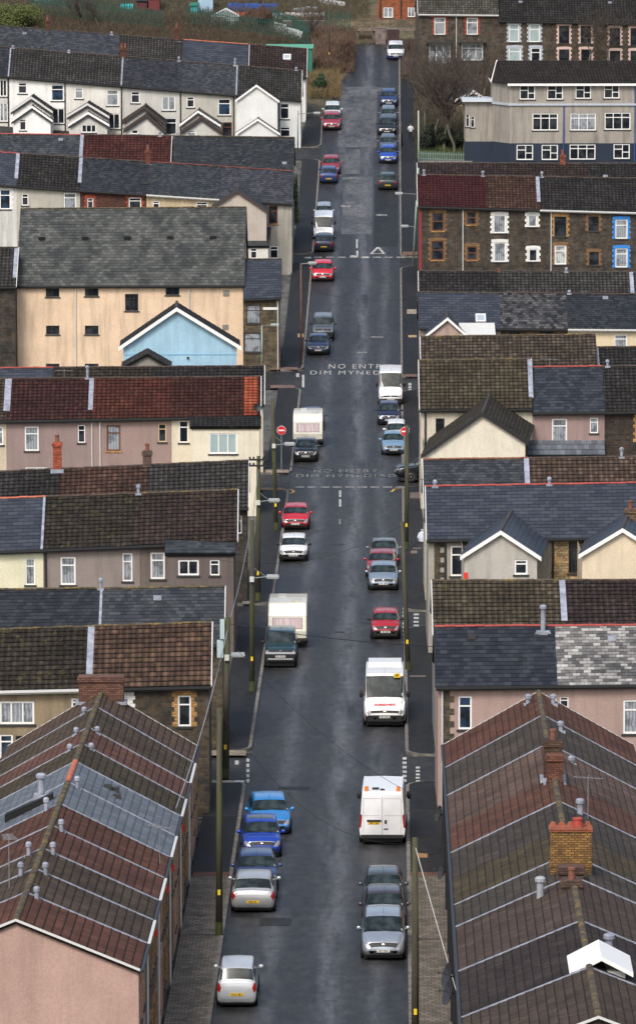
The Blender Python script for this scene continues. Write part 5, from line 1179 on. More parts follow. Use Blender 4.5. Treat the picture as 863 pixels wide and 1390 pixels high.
def carglass():
    n=NT('car_glass'); g=oc(n); s_=n.n('ShaderNodeSeparateXYZ', i_0=g)
    a=n.noise(n.mapv(g,2.2,1.2,3.0),1.0,3,.5); b=n.math('ABSOLUTE', n.math('SUBTRACT', n.math('ABSOLUTE', s_.outputs[0]), .36))
    seat=n.math('MULTIPLY', n.ramp(b,[(.10,1),(.16,0)]), n.ramp(s_.outputs[2],[(.98,0),(1.03,1),(1.20,1),(1.26,0)]))
    col=n.mix(n.ramp(a,[(.42,0),(.62,1)]), (.010,.016,.018), (.035,.050,.052))
    col=n.mix(n.math('MULTIPLY',seat,.7), col, (.055,.055,.052))
    n.setc(col); n.setr(.07); n.b.inputs['IOR'].default_value=1.45; n.b.inputs['Specular IOR Level'].default_value=.42
    return n.m
GLS=carglass(); TYRE=solid((.012,.012,.013),.85); RIM=solid((.30,.31,.32),.35,.8); RIMD=solid((.10,.10,.105),.4,.6); BLK=solid((.012,.012,.013),.6); HL=lens((.20,.21,.23)); HLD=lens((.16,.17,.18)); TL=lens((.30,.01,.012)); AMB=lens((.75,.22,.02)); PLW=solid((.62,.62,.58),.5); PLY=solid((.75,.48,.02),.5); CHR=solid((.6,.6,.62),.2,.9)
def place(cx,yb,L,face,near,yaw=0,z0=None):
    p=gp(cx,yb); yc=p.y+L/2-near; sl=(gy(yc+1.5)-gy(yc-1.5))/3; a=math.atan(sl); f=Vector((0,math.cos(a),math.sin(a)))
    s=-1 if face=='S' else 1; f=f*s; x=Vector((s,0,0)); z=x.cross(f)
    Mx=Matrix(((x.x,f.x,z.x,p.x),(x.y,f.y,z.y,yc),(x.z,f.z,z.z,gy(yc)),(0,0,0,1)))
    return Mx@Matrix.Rotation(math.radians(yaw),4,'Z')
def wheel(E,x,y,r,w,rim):
    s=1 if x>0 else -1
    def ring(prof,n=18):
        m=MB(); R=[[Vector((x+s*d,y+q*math.cos(2*math.pi*i/n),r+q*math.sin(2*math.pi*i/n))) for i in range(n)] for d,q in prof]
        for k in range(len(R)-1):
            for i in range(n): m.face((R[k][i],R[k][(i+1)%n],R[k+1][(i+1)%n],R[k+1][i]))
        m.face(R[-1]); m.face(R[0][::-1]); return m
    o=ring([(-w,r*.9),(-w,r),(-.02,r),(0,r*.93),(0,r*.66)]).build('wheel',TYRE,E,True,True)
    ring([(-.01,r*.64),(.004,r*.64),(.004,r*.58),(-.02,r*.5),(-.012,r*.16),(.004,r*.12)],14).build('rim',rim,o,True,True)
def glyphs(mb,w,h,y,s,z,seed):
    R=random.Random(seed); n=7; cw=w/(n+1.5); x=-w/2+cw*.55
    for i in range(n):
        if i==4: x+=cw*.6
        for k in range(3):
            if R.random()<.75: mb.box(x+(k*cw*.26),x+k*cw*.26+cw*.16,y,y+s*.004,z-h*.36,z+h*.36)
        for zz in (-.36,0,.28):
            if R.random()<.6: mb.box(x,x+cw*.7,y,y+s*.004,z+h*zz,z+h*(zz+.12))
        x+=cw*1.0
CARN=[0]
def car(kind,cx,yb,wpx,face,col,label,L=None,kz=1.,yaw=0,metal=.3,lettercol=None,near=.72,rimm=None,cat='car',name='parked_car',rails=False,hl=None,roofglass=False,ks=None,low=None,plate=None,grille=None):
    st=ST_[kind]; L=L or {'hatch':3.95,'saloon':4.4,'estate':4.5,'mpv':4.4,'suv':4.6,'van':5.4,'pickup':5.2}[kind]
    p=gp(cx,yb); s=proj(p+Vector((1,0,0)))[0]-proj(p)[0]
    RV=random.Random(int(cx*7+yb*13))
    if kind in ('hatch','saloon','estate'):
        a_,b_,c_=RV.uniform(-.025,.025),RV.uniform(-.035,.04),RV.uniform(-.03,.03); k_=RV.uniform(.9,1.08)
        st=[(q[0]+(a_ if 0<j<len(st)-1 and j in (6,7) else 0),q[1]*(k_ if j in(0,10) else 1),q[2],q[3]+(c_ if j in (8,9,10) else 0),q[4]+(b_ if 3<=j<=6 else (c_ if j in (8,9,10) else 0)),q[5]+(RV.uniform(-.02,.02) if j in (3,4,5) else 0)) for j,q in enumerate(st)]
    hw=max(q[1] for q in st); ks=ks or max(.9,min(1.12,(wpx/s)/2/hw))
    E=empty(name,mat=place(cx,yb,L,face,near,yaw)); tag(E,label,cat,'vehicles parked along the kerbs'); CARN[0]+=1
    S=surf(st,L,ks,kz); P=car_paint(col,metal)
    m=MB(); ts=[i*.25 for i in range(41)]; rs=[0,.5,1,1.5,2,2.33,2.66,3,3.33,3.66,4,4.33,4.66,5,5.33,5.66,6,6.5,7]; rs=rs+[14-r for r in rs[::-1][1:]]
    G=[[S(min(t,9.999),r) for r in rs] for t in ts]; n=len(rs)
    for i in range(len(ts)-1):
        for j in range(n-1): m.face((G[i][j],G[i+1][j],G[i+1][j+1],G[i][j+1]))
    m.face(G[0]); m.face(G[-1][::-1]); body=m.build('body',P,E,True,True)
    van=kind=='van'
    # glass
    cpatch(S,6.03,6.96,5.03,8.97,6,10).build('windscreen',GLS,E,True,True)
    if not van or 'minibus' in name: cpatch(S,2.04 if not van else .02,2.97,5.03 if not van else 4.2,8.97 if not van else 4.8,5,10).build('rear_window' if not van else 'side_window',GLS,E,True,True)
    sw=[(3.08,4.15),(4.28,5.2),(5.3,6.45)] if not van else [(5.75,6.35)]
    if kind=='pickup': sw=[(3.5,4.6),(4.7,6.4)]
    if kind in('hatch',): sw=[(3.1,4.25),(4.4,6.4)]
    if 'minibus' in name: sw=[(2.95,3.7),(3.8,4.6),(4.7,5.5),(5.7,6.35)]
    for a,b in sw:
        for sgn in (0,1):
            r0,r1=(4.18,4.86) if not van else (4.12,4.62)
            if sgn: r0,r1=14-r0,14-r1
            cpatch(S,a,b,r0,r1,5,2).build('side_window',GLS,E,True,True)
    zs=st[8]
    # lamps
    big=kind in('van','suv','pickup')
    for sgn in (0,1):
        a,b=(3.55,5.3) if not big else (3.95,5.6)
        if sgn: a,b=14-a,14-b
        cpatch(S,8.7 if not big else 9.0,9.8 if not big else 9.98,a,b,4,4,.012).build('headlight',hl or (HLD if van else HL),E,True,True)
        a,b=(3.3,4.75) if not van else (2.9,4.1)
        if sgn: a,b=14-a,14-b
        cpatch(S,.05,1.7 if not van else 1.5,a,b,4,3,.014).build('tail_light',TL,E,True,True)
    m=cpatch(S,9.2 if not van else 9.35,9.97 if not van else 9.9,5.5 if not van else 5.75,8.5 if not van else 8.25,3,8,.010); m.build('grille',grille or BLK,E,True,True)
    zl=st[10][2]; fr_=L/2
    m=MB(); w=.56*ks; m.box(-w,w,fr_-.06,fr_+.010,zl-.0,zl+.15); m.build('air_intake',BLK,E)
    zp=(st[10][2]+st[10][3]*kz)/2+.03
    for s_,yy,mt,zz in ((1,fr_+.006,PLW,zp),(-1,-fr_-.006,PLY,st[0][3]*kz*.62+.08 if not van else 1.02)):
        m=MB(); m.box(-.26 if not(van and s_<0) else -.62,.26 if not(van and s_<0) else -.1,min(yy,yy+s_*.012),max(yy,yy+s_*.012),zz-.055,zz+.055); o=m.build('number_plate',mt,E)
        if (face=='S')==(s_>0):
            m=MB(); x=0 if not(van and s_<0) else -.36
            glyphs(m,.48,.1,yy+s_*.0125,s_,zz,CARN[0]); 
            for k in range(len(m.v)): m.v[k]=(m.v[k][0]+x,m.v[k][1],m.v[k][2])
            m.build('plate_characters',BLK,o)
    # bumpers / sills in dark plastic
    if low:
        m=cpatch(S,8.7,9.99,1.2,3.35,3,3,.016); cpatch(S,8.7,9.99,14-1.2,14-3.35,3,3,.016,m); zt_=st[10][3]*kz; m.box(-st[10][1]*ks,st[10][1]*ks,fr_-.05,fr_+.005,zl-.06,zt_-.02); m.build('bumper',low,E,False,True)
    # seams, badges, lower grille
    m=MB(); van_=van
    def seam(t0,t1,r0,r1,wt=.05,wr=.05,k=5,off=.004):
        if abs(t1-t0)>abs(r1-r0): cpatch(S,t0,t1,r0-wr/2,r0+wr/2,k,1,off,m); cpatch(S,t0,t1,14-r0-wr/2,14-r0+wr/2,k,1,off,m)
        else: cpatch(S,t0-wt/2,t0+wt/2,r0,r1,1,k,off,m); cpatch(S,t0-wt/2,t0+wt/2,14-r0,14-r1,1,k,off,m)
    if not van_:
        seam(4.32,4.32,1.3,4.0); seam(6.35,6.35,1.3,4.0); seam(7.08,9.1,5.05,5.05,wr=.10); seam(9.12,9.12,4.9,7.0,wt=.035); seam(1.9,1.9,1.6,4.0)
    else:
        seam(6.5,6.5,1.3,4.0); seam(5.6,5.6,1.3,4.0); seam(7.1,8.8,5.1,5.1,wr=.08); seam(8.85,8.85,4.6,7.0,wt=.03)
    m.build('panel_gaps',BLK,E,False,True)
    m=MB(); w2=.30*ks; m.box(-hw*.62*ks,hw*.62*ks,fr_-.03,fr_+.008,st[10][2]+.0,st[10][2]+.05); 
    for sg in (-1,1): m.box(sg*.44*ks-.07,sg*.44*ks+.07,fr_-.04,fr_+.010,zl+.05,zl+.14)
    m.build('fog_lamp_recess',BLK,E)
    cpatch(S,9.45,9.62,6.82,7.18,2,2,.02).build('badge',CHR,E)
    if not low and not van: cpatch(S,9.18,9.26,5.6,8.4,1,6,.016).build('grille_trim',CHR,E)
    cpatch(S,6.15,6.35,5.45 if RV.random()<.5 else 8.25,5.62 if RV.random()<2 and False else (5.62),1,1,.0) if False else None
    a_=S(6.2,8.6); m=MB(); m.tube((0,a_.y-.15-.25*L*0,S(5.6,7).z),(0,a_.y-.3,S(5.6,7).z+.22),.008,n=4)
    m.build('aerial',BLK,E)
    cpatch(S,6.75,6.87,8.35,8.62,1,1,.014).build('tax_disc',PLW,E)
    m=MB(); m.box(-hw*ks*.86,hw*ks*.86,-L*.44,L*.44,.11,.34); m.build('underbody_light_block',BLK,E)  # black box added to block light and deepen the shadow below the car
    # wheels
    r=.30 if kind in('hatch','saloon','estate','mpv') else .37
    if van: r=.34
    hwk=hw*ks
    for ya in ((.81-.5)*L,(.175-.5)*L if not van else (.2-.5)*L):
        for sg in (-1,1):
            m=MB(); nn=16; x=sg*(hwk-.012); c=[Vector((x+sg*.022,ya+(r+.055)*math.cos(math.pi*2*i/nn),max(.2,r+(r+.055)*math.sin(math.pi*2*i/nn)))) for i in range(nn)]
            m.face(c); m.build('wheel_arch',BLK,E); wheel(E,sg*(hwk+.02),ya,r,.22,rimm or RIM)
    # mirrors
    for sg in (-1,1):
        m=MB(); yy=(.66-.5)*L if not van else (.80-.5)*L; zz=(.98 if kind in('hatch','saloon','estate') else 1.08 if kind=='mpv' else 1.22 if kind!='van' else 1.55)*(kz if not van else 1); x=sg*(hwk+.10)
        h=.08 if not van else .19
        m.lathe((0,0,0),[(.01,-h),(.09,-h*.8),(.115,0),(.09,h*.8),(.01,h)],10)
        m.v=[(x+v[0]*.9,yy+v[1]*.55,zz+v[2]) for v in m.v]; m.tube((sg*(hwk-.05),yy,zz-.04),(x,yy,zz-.03),.025,n=5)
        m.build('wing_mirror',BLK if (van or low) else P,E,True)
    m=MB(); 
    for sg in (-.5,.12):
        a=S(6.96,7).copy(); y=a.y+.02; m.tube((sg*.9*ks,y,a.z+.012),(sg*.9*ks+.55,y-.13,a.z+.10),.012,n=4)
    m.build('wipers',BLK,E)
    if rails:
        m=MB()
        for sg in (-1,1): m.tube((sg*(st[4][5]*ks-.06),-.32*L,st[4][4]*kz+.05),(sg*(st[4][5]*ks-.06),.06*L,st[4][4]*kz+.05),.022,n=6)
        m.build('roof_rails',rails,E)
    if roofglass: cpatch(S,4.3,5.2,5.9,8.1,3,6,.006).build('sunroof',GLS,E,True,True)
    return E,S,L,hwk
SIL=(.42,.44,.46); NAVY=(.018,.028,.075); BLKP=(.012,.013,.016); WH=(.74,.75,.74); RD=(.50,.018,.022); LB=(.22,.32,.45)
# nearest, left side
car('mpv',322,1364,44,'N',(.55,.57,.60),'silver white car mostly below the bottom of the photo at the left kerb',L=4.2)
car('hatch',344,1236,60,'N',(.50,.51,.52),'silver hatchback seen from behind with a yellow number plate, at the left kerb',L=4.25,metal=.5,yaw=0)
car('hatch',347,1209,58,'S',(.035,.06,.17),'dark navy blue hatchback between the silver hatchback and the royal blue one',L=4.1,yaw=2)
car('hatch',353,1162,54,'S',(.012,.06,.42),'royal blue hatchback in the row of four at the left kerb',L=4.0,yaw=3,roofglass=True)
car('hatch',364,1131,58,'S',(.03,.25,.62),'bright light blue hatchback standing away from the left kerb, farthest of the row of four',L=4.3,yaw=4)
# nearest, right side
car('mpv',520,1300,60,'S',(.36,.41,.48),'silver blue people carrier, nearest car at the right kerb',L=4.45,metal=.5,near=.8)
car('hatch',521,1263,58,'S',(.055,.038,.055),'dark plum coloured hatchback squeezed behind the silver people carrier, right kerb',L=4.1,yaw=1)
car('hatch',520,1235,56,'S',(.06,.065,.075),'dark grey hatchback, farthest of the three cars at the near right kerb',L=4.1)
# white panel van
E,S,L,hw=car('van',520,1143,62,'N',(.78,.79,.80),'white high roof panel van seen from behind with two amber beacons on its roof',metal=0,name='panel_van',cat='van',L=5.2,near=.9,yaw=-1)
bk=-L/2
m=MB(); m.box(-.012,.012,bk-.006,bk+.01,.5,2.2)
for x0,x1 in ((-.82,-.10),(.10,.82)):
    for z in (1.35,2.12): m.box(x0,x1,bk-.006,bk+.01,z,z+.014)
m.box(-.84,-.826,bk-.006,bk+.01,.55,2.1); m.box(.826,.84,bk-.006,bk+.01,.55,2.1); m.build('door_seam',solid((.25,.26,.28),.6),E)
m=MB(); m.box(-.68,-.04,bk-.04,bk+.0,1.09,1.17); m.build('plate_lamp_bar',BLK,E); m=MB(); m.box(.10,.2,bk-.03,bk,1.0,1.16); m.build('door_handle',BLK,E)
m=MB(); m.box(.06,.26,bk-.004,bk+.01,.72,.78); m.build('badge',solid((.03,.04,.12),.4),E)
m=MB(); m.box(-.95,.95,bk-.10,bk+.1,.36,.50); m.build('rear_bumper',BLK,E)
for x in (-.70,.70):
    m=MB(); m.lathe((x,bk+.25,2.44),[(.10,0),(.10,.05),(.085,.06),(.085,.17),(.05,.21)],12); m.build('amber_beacon',AMB,E)
m=MB(); m.lathe((.0,bk+.35,2.45),[(.11,0),(.10,.05),(.03,.06)],12); m.box(-.45,-.15,bk+.4,bk+.65,2.44,2.52); m.build('roof_vent',BLK,E)
# white minibus
E,S,L,hw=car('van',522,984,58,'S',(.80,.80,.80),'white minibus with red lettering on its bonnet and a yellow sign above its windscreen',metal=0,name='minibus',cat='minibus',L=5.9,near=1.0,kz=1.02,low=BLK)
m=MB(); a=S(5.7,8.1); m.box(-.78,-.46,a.y-.0+.32,a.y+.34,2.36,2.58); m.v=[(x,y,z) for x,y,z in m.v]; m.build('school_sign',PLY,E)
m=MB(); m.box(-.66,-.6,a.y+.341,a.y+.346,2.42,2.54); m.box(-.57,-.52,a.y+.341,a.y+.346,2.42,2.50); m.build('sign_figures',BLK,E)
cu=bpy.data.curves.new('bonnet_lettering','FONT'); cu.body='DOMREDWESTS'; cu.size=.145; cu.align_x='CENTER'; cu.offset=.006
o=bpy.data.objects.new('t',cu); COL.objects.link(o); bpy.context.view_layer.update(); me=bpy.data.meshes.new_from_object(o.evaluated_get(bpy.context.evaluated_depsgraph_get())); bpy.data.objects.remove(o)
for v in me.vertices:
    x,yv=-v.co.x,v.co.y; lo,hi=7.0,9.0
    tz=1.10*1.0+yv*.75
    for _ in range(20):
        t=(lo+hi)/2
        if S(t,7).z>tz: lo=t
        else: hi=t
    p=S(t,7-abs(x)/ .9 if x>0 else 7+abs(x)/.9); v.co=(x,S(t,7).y+.02,S(t,7).z+.02)
me.materials.append(solid((.6,.02,.03),.5)); link(bpy.data.objects.new('bonnet_lettering',me),E)
m=MB(); m.box(-.84,.84,-L/2+.02,-L/2+1.5,2.46,2.66); m.build('roof_pod',car_paint((.80,.80,.80),0),E)
car('hatch',523,866,40,'S',(.42,.012,.022),'red hatchback with roof rails and black bumper just behind the white minibus',L=3.75,low=BLK,metal=.1,rails=solid((.25,.02,.02),.5))
car('suv',381,905,44,'S',(.02,.055,.065),'dark green off road car with silver lower bumper in front of the cream caravan',L=4.5,ks=.95,low=BLK,cat='off-road car',name='off_road_car'); m=MB(); m.box(-.80,.80,2.20,2.275,.80,.90); m.box(-.66,.66,2.20,2.27,.50,.56); m.build('silver_bumper_bar',solid((.42,.43,.44),.4),bpy.data.objects[[o.name for o in sc.objects if o.get('label','').startswith('dark green off road')][0]])
# silver trio
car('hatch',520,800,41,'S',(.30,.38,.47),'pale blue hatchback, nearest of the three close parked cars on the right',L=3.9,metal=.5)
car('hatch',518,783,40,'S',(.36,.03,.045),'dull red hatchback between the pale blue and the grey car, right kerb',L=4.0,yaw=-3)
car('saloon',521,767,40,'S',(.17,.18,.20),'grey saloon, farthest of the three close parked cars on the right',L=4.3)
car('hatch',398.5,761,39,'S',WH,'white hatchback with black bumper parked below the red one, left kerb',L=4.1,low=BLK,metal=0,kz=.95)
car('hatch',401,718,38,'S',(.52,.012,.025),'bright red hatchback just below the crossroads on the left',L=3.9,metal=.1)
# crossroads group
E,S,L,hw=car('hatch',415,626,33,'S',BLKP,'black hatchback in front of the smaller caravan at the left kerb',L=3.9)
car('saloon',424,584,31,'S',(.03,.05,.11),'dark blue car almost hidden behind the smaller caravan',L=4.2)
car('saloon',534,617,33,'S',(.22,.36,.50),'light blue saloon by the right hand no entry sign',L=4.3)
car('estate',537.5,603,27,'S',WH,'white estate car behind the light blue saloon, right kerb',L=4.2,metal=0)
car('hatch',527.5,576,31,'S',(.015,.018,.06),'small navy blue hatchback in front of the plain white van, right kerb',L=3.6)
car('van',530,550,34,'S',(.76,.77,.78),'plain white van beside the road lettering, right kerb',metal=0,name='delivery_van',cat='van',L=5.2,near=.95,ks=.93,low=BLK)
car('saloon',432,481,31,'S',(.02,.035,.095),'dark blue saloon parked in front of the grey off road car',L=4.4)
car('suv',438.5,462,33,'S',(.13,.15,.17),'grey off road car with roof rails behind the dark blue saloon',L=4.4,ks=.95,rails=CHR,cat='off-road car',name='off_road_car',low=BLK)
car('hatch',438,381,30,'S',(.62,.015,.03),'bright red hatchback just below the give way line, left kerb',L=3.8,metal=.1)
car('hatch',439.5,341,26,'N',(.015,.022,.05),'dark blue hatchback with a yellow plate parked in front of the white van, left kerb',L=3.7)
car('van',439,326,29,'S',(.76,.77,.78),'white van wedged between two cars above the give way line, left kerb',metal=0,name='delivery_van',cat='van',L=4.6,kz=.86,ks=.93,near=.9,low=BLK)
car('estate',439.5,302,23,'S',(.33,.37,.42),'silver grey estate car behind the white van, upper left kerb',L=4.3)
car('hatch',526,257,25,'N',(.03,.04,.045),'dark grey hatchback seen from behind alone at the upper right kerb',L=3.8)
car('hatch',446,248,24,'N',(.02,.05,.18),'blue hatchback seen from behind beside the red car, upper left kerb',L=3.7)
car('hatch',449,236,25,'S',(.35,.02,.03),'red hatchback just behind the blue one, upper left kerb',L=3.9)
car('hatch',526.5,221,24,'S',(.02,.08,.42),'vivid blue hatchback, nearest of the line of five on the upper right',L=3.7)
car('hatch',526.5,207,24,'S',(.10,.13,.17),'steel grey hatchback directly behind the vivid blue one, upper right',L=4.0)
car('hatch',525,182.5,25,'S',(.012,.014,.018),'black hatchback in the middle of the line on the upper right',L=4.0)
car('hatch',527,168,22,'S',(.16,.20,.25),'blue grey hatchback tucked behind the black one, upper right',L=4.0)
car('hatch',527.5,144,23,'S',(.018,.045,.15),'dark blue hatchback at the far end of the line, upper right',L=4.0)
car('hatch',450,176,25,'S',(.42,.04,.07),'crimson hatchback below the scrub in the upper left',L=3.9)
car('estate',451,163,23,'S',(.62,.64,.62),'white car directly behind the crimson hatchback, upper left',L=4.2,metal=0)
car('estate',537,80,24,'S',(.72,.74,.78),'white car parked alone at the very top of the road',L=4.3,metal=0,low=solid((.03,.06,.25),.5))
# black pickup emerging from the right side street
p=gp(541,658); E,S,L,hw=car('pickup',545,655,42,'S',(.010,.014,.018),'black pickup nosing out of the right side street behind the telegraph pole',name='pickup_truck',cat='pickup',rails=CHR)
E.matrix_world=Matrix.Translation((p.x+L/2-.3,Yof(652),gy(Yof(652))))@Matrix.Rotation(math.radians(90+7),4,'Z')
# caravans
def caravan(cx,yb,wpx,L,Hh,label,near=.6):
    p=gp(cx,yb); s=proj(p+Vector((1,0,0)))[0]-proj(p)[0]; hw=wpx/s/2
    E=empty('caravan',mat=place(cx,yb,L,'S',near)); tag(E,label,'caravan','touring caravans')
    pr=[(L/2-.35,.42),(L/2-.02,.62),(L/2,1.0),(L/2-.22,1.75),(L/2-.62,Hh-.06),(L/2-.8,Hh),(0,Hh+.04),(-L/2+.55,Hh),(-L/2+.35,Hh-.06),(-L/2,1.3),(-L/2+.02,.6),(-L/2+.3,.42)]
    m=MB(); xs=[-hw,-hw+.05,hw-.05,hw]; ins=[.05,0,0,.05]
    def P(x,q,i): return (x,q[0]*(1-i/L*2),q[1]-i*(1 if q[1]>Hh*.8 else 0))
    for a in range(3):
        for k in range(len(pr)):
            q0,q1=pr[k],pr[(k+1)%len(pr)]
            m.face((P(xs[a],q0,ins[a]),P(xs[a+1],q0,ins[a+1]),P(xs[a+1],q1,ins[a+1]),P(xs[a],q1,ins[a])))
    m.face([P(-hw,q,.05) for q in pr]); m.face([P(hw,q,.05) for q in pr][::-1]); m.build('body',car_paint((.66,.63,.54),0,.35),E,False,True)
    def fp_(x0,x1,z0,z1,o=.012):
        def yz(z):
            for a,b in zip(pr[1:6],pr[2:6]):
                if a[1]<=z<=b[1]: return a[0]+(b[0]-a[0])*(z-a[1])/(b[1]-a[1])
        m=MB(); n=6
        for i in range(n):
            za=z0+(z1-z0)*i/n; zb=z0+(z1-z0)*(i+1)/n; m.face(((x0,yz(za)+o,za),(x1,yz(za)+o,za),(x1,yz(zb)+o,zb),(x0,yz(zb)+o,zb)))
        return m
    fp_(-hw*.78,hw*.78,1.12,1.72,.01).build('window_frame',solid((.18,.17,.16),.5),E); fp_(-hw*.74,hw*.74,1.15,1.69,.018).build('window',pane('q'),E)
    m=fp_(-hw+.02,hw-.02,1.78,1.80,.012); m.build('trim_line',solid((.3,.28,.25),.5),E)
    for sg in (-1,1):
        for y0,y1 in ((-L*.3,-L*.05),(L*.08,L*.3)):
            m=MB(); m.box(sg*hw-.012,sg*hw+.012,y0,y1,1.15,1.65); m.build('side_window',GLS,E)
        wheel(E,sg*(hw+.01),-.1,.30,.2,RIM); m=MB(); m.box(sg*hw-.02,sg*hw+.02,-.55,.35,.40,.72); m.build('wheel_arch',BLK,E)
    m=MB(); m.tube((-.5,L/2-.1,.45),(0,L/2+1.0,.45),.04,n=6); m.tube((.5,L/2-.1,.45),(0,L/2+1.0,.45),.04,n=6); m.lathe((0,L/2+.85,0),[(.09,0),(.09,.2),(.03,.22),(.03,.5)],8); m.build('tow_bar',BLK,E)
    m=MB(); m.box(-hw*.7,-hw*.2,L*.05,L*.3,Hh+.01,Hh+.09); m.box(hw*.1,hw*.5,-L*.25,-L*.05,Hh+.01,Hh+.09); m.build('roof_hatch',solid((.5,.5,.46),.5),E)
    m=MB(); m.box(-hw+.05,hw-.05,-L/2+.4,L/2-.4,.30,.43); m.build('chassis',BLK,E)
caravan(390.5,878,52,4.6,2.5,'large cream caravan with a pink curtained window behind the dark green off road car',near=.9)
caravan(418,606,40,3.9,2.35,'smaller cream caravan with a wide pink curtained window behind the black hatchback',near=.7)
# ================================================================== POLES, LAMPS, SIGNS, WIRES
WP=wood_pole(); STEEL=plain((.22,.25,.24),.5,.3,.2); STEELG=plain((.30,.38,.32),.5,.2,.2); RUST=plain((.10,.055,.04),.7,0,.3); LAMPH=solid((.30,.32,.33),.4)
POLES={}
def pole(key,bx,by,tx,ty,label,r=.15,mat=None,arm=None,cross=False,box=True,name='telegraph_pole',cat='telegraph pole',sign=None,grp='telegraph poles',mossy=True,X=None,below=False):
    b=gp(bx,by); Y=b.y; t=zat(tx,ty,Y); hgt=t.z-b.z
    E=empty(name,b); tag(E,label,cat,grp); top=t-b
    m=MB(); n=10; 
    m.tube((0,0,-.3),top,r,r*.72,n=10); m.build('post',mat or WP,E,True)
    if mat is None:
        m=MB(); m.tube((0,0,.12),Vector((0,0,0)).lerp(top,.07),r*1.06,r*1.02,n=10); m.build('moss_band',foliage((.06,.07,.012),(.035,.04,.014)),E)
        m=MB(); q=top*.19; m.box(q.x-.06,q.x+.06,q.y-r-.02,q.y-r+.01,q.z,q.z+.22); m.build('warning_plate',solid((.75,.55,.03),.5),E)
    if cross:
        m=MB(); 
        for dz in (-.25,-.6): m.box(top.x-.55,top.x+.55,top.y-.16,top.y-.08,top.z+dz,top.z+dz+.1)
        for dz in (-.25,-.6):
            for dx in (-.5,-.28,.28,.5): m.lathe((top.x+dx,top.y-.12,top.z+dz+.08),[(.03,0),(.06,.04),(.05,.12),(.02,.15)],8)
        m.build('insulator_arms',BLK,E)
    if arm:
        for (ax,ay,sx) in arm:   # lamp head pixel, start pixel x
            q=zat(ax,ay,Y)-b; s0=Vector((top.x*(q.z/max(top.z,1)),0,q.z-.12)); m=MB(); m.tube(s0,q,.035,.03,n=6)
            if mat is None: m.tube(s0+Vector((0,0,.6)),s0.lerp(q,.7),.018,n=4)
            a=m.build('lamp_bracket',STEEL,E); m=MB(); d=1 if q.x>0 else -1
            m.hexa(((q.x-.34,q.y-.1,q.z-.06),(q.x+.34,q.y-.1,q.z-.06),(q.x+.34,q.y+.1,q.z-.06),(q.x-.34,q.y+.1,q.z-.06),(q.x-.3,q.y-.07,q.z+.09),(q.x+.3,q.y-.07,q.z+.09),(q.x+.3,q.y+.07,q.z+.09),(q.x-.3,q.y+.07,q.z+.09)))
            o=m.build('lamp_head',LAMPH,E); m=MB(); m.box(q.x-.3,q.x+.3,q.y-.1,q.y+.1,q.z-.13,q.z-.083); m.build('lamp_lens',lens((.3,.32,.3)),o)
            if box: m=MB(); m.box(s0.x-.11,s0.x+.11,-.28,-.12,s0.z-.15,s0.z+.12); m.build('switch_box',solid((.55,.55,.50),.6),E)
    POLES[key]=(b,t); return E
E=pole('P1',297.5,1273,298,961,'tall telegraph pole on the near left brick pavement with a small yellow plate')
E=pole('P2',305.5,1058,309,838,'telegraph pole with pale transformer boxes at the first side street on the left',cross=False,arm=[(323,888,312)],r=.19)
b,t=POLES['P2']; m=MB(); q=t-b; m.box(q.x-.35,q.x-.02-.12,-.25,.1,q.z-1.0,q.z-.1); m.box(q.x-.5,q.x-.2,-.2,.15,q.z-1.9,q.z-1.1); m.build('transformer_box',solid((.42,.52,.52),.6),E)
pole('P3',342,941,342,706,'telegraph pole with a street lamp on the left pavement near the green off road car',arm=[(370,782,341)])
pole('P4',350,818,351,619,'telegraph pole with black insulators at its top beside the cream gable, left',cross=True,arm=[(372,678.5,350)])
pole('P5',375,722,370,540,'leaning telegraph pole by the left no entry sign, just above the red hatchback',arm=[(393,602,371)])
pole('P8a',551,747,552.5,577,'telegraph pole by the black pickup at the crossroads, right pavement')
pole('P8b',554,912,545.5,708,'leaning telegraph pole beside the red hatchback and minibus, right pavement')
pole('P9',563.5,1432,563,1137,'near telegraph pole in the right foreground with a stay wire')
G='steel street lamps'
pole('S1',355,503,355.5,442,'pale green steel street lamp in front of the small stone house',r=.08,mat=STEELG,arm=[(373,440.5,356)],name='street_lamp',cat='street lamp',grp=G,box=False)
pole('S2',408.5,497,408.5,357,'rusty brown street lamp on the left pavement reaching towards the red hatchback',r=.10,mat=RUST,arm=[(424,356.5,409)],name='street_lamp',cat='street lamp',grp=G,box=False)
pole('S3',560,362,567.5,228,'pale green street lamp leaning beside the dark stone terrace corner, right',r=.10,mat=STEELG,arm=[(541,262,566),(549,306.5,563)],name='street_lamp',cat='street lamp',grp=G,box=False)
pole('S4',404,207,404.5,150,'grey street lamp at the corner of the bright white end house, upper left',r=.07,mat=STEEL,arm=[(430,153,404)],name='street_lamp',cat='street lamp',grp=G,box=False)
pole('S5',568,223,567.5,150,'thin white post on the right pavement next to the walking person',r=.07,mat=solid((.5,.52,.5),.5),name='lamp_post',cat='post',grp=None,box=False)
pole('S6',447,92,446.5,-4,'pole with a yellow band rising from the scrub at the top left of the road',r=.10,name='telegraph_pole',cat='telegraph pole')
pole('S7',545.5,200,544.5,160,'dark post at the right kerb by the line of parked cars',r=.10,mat=BLK,name='kerb_post',cat='post',grp=None,box=False)
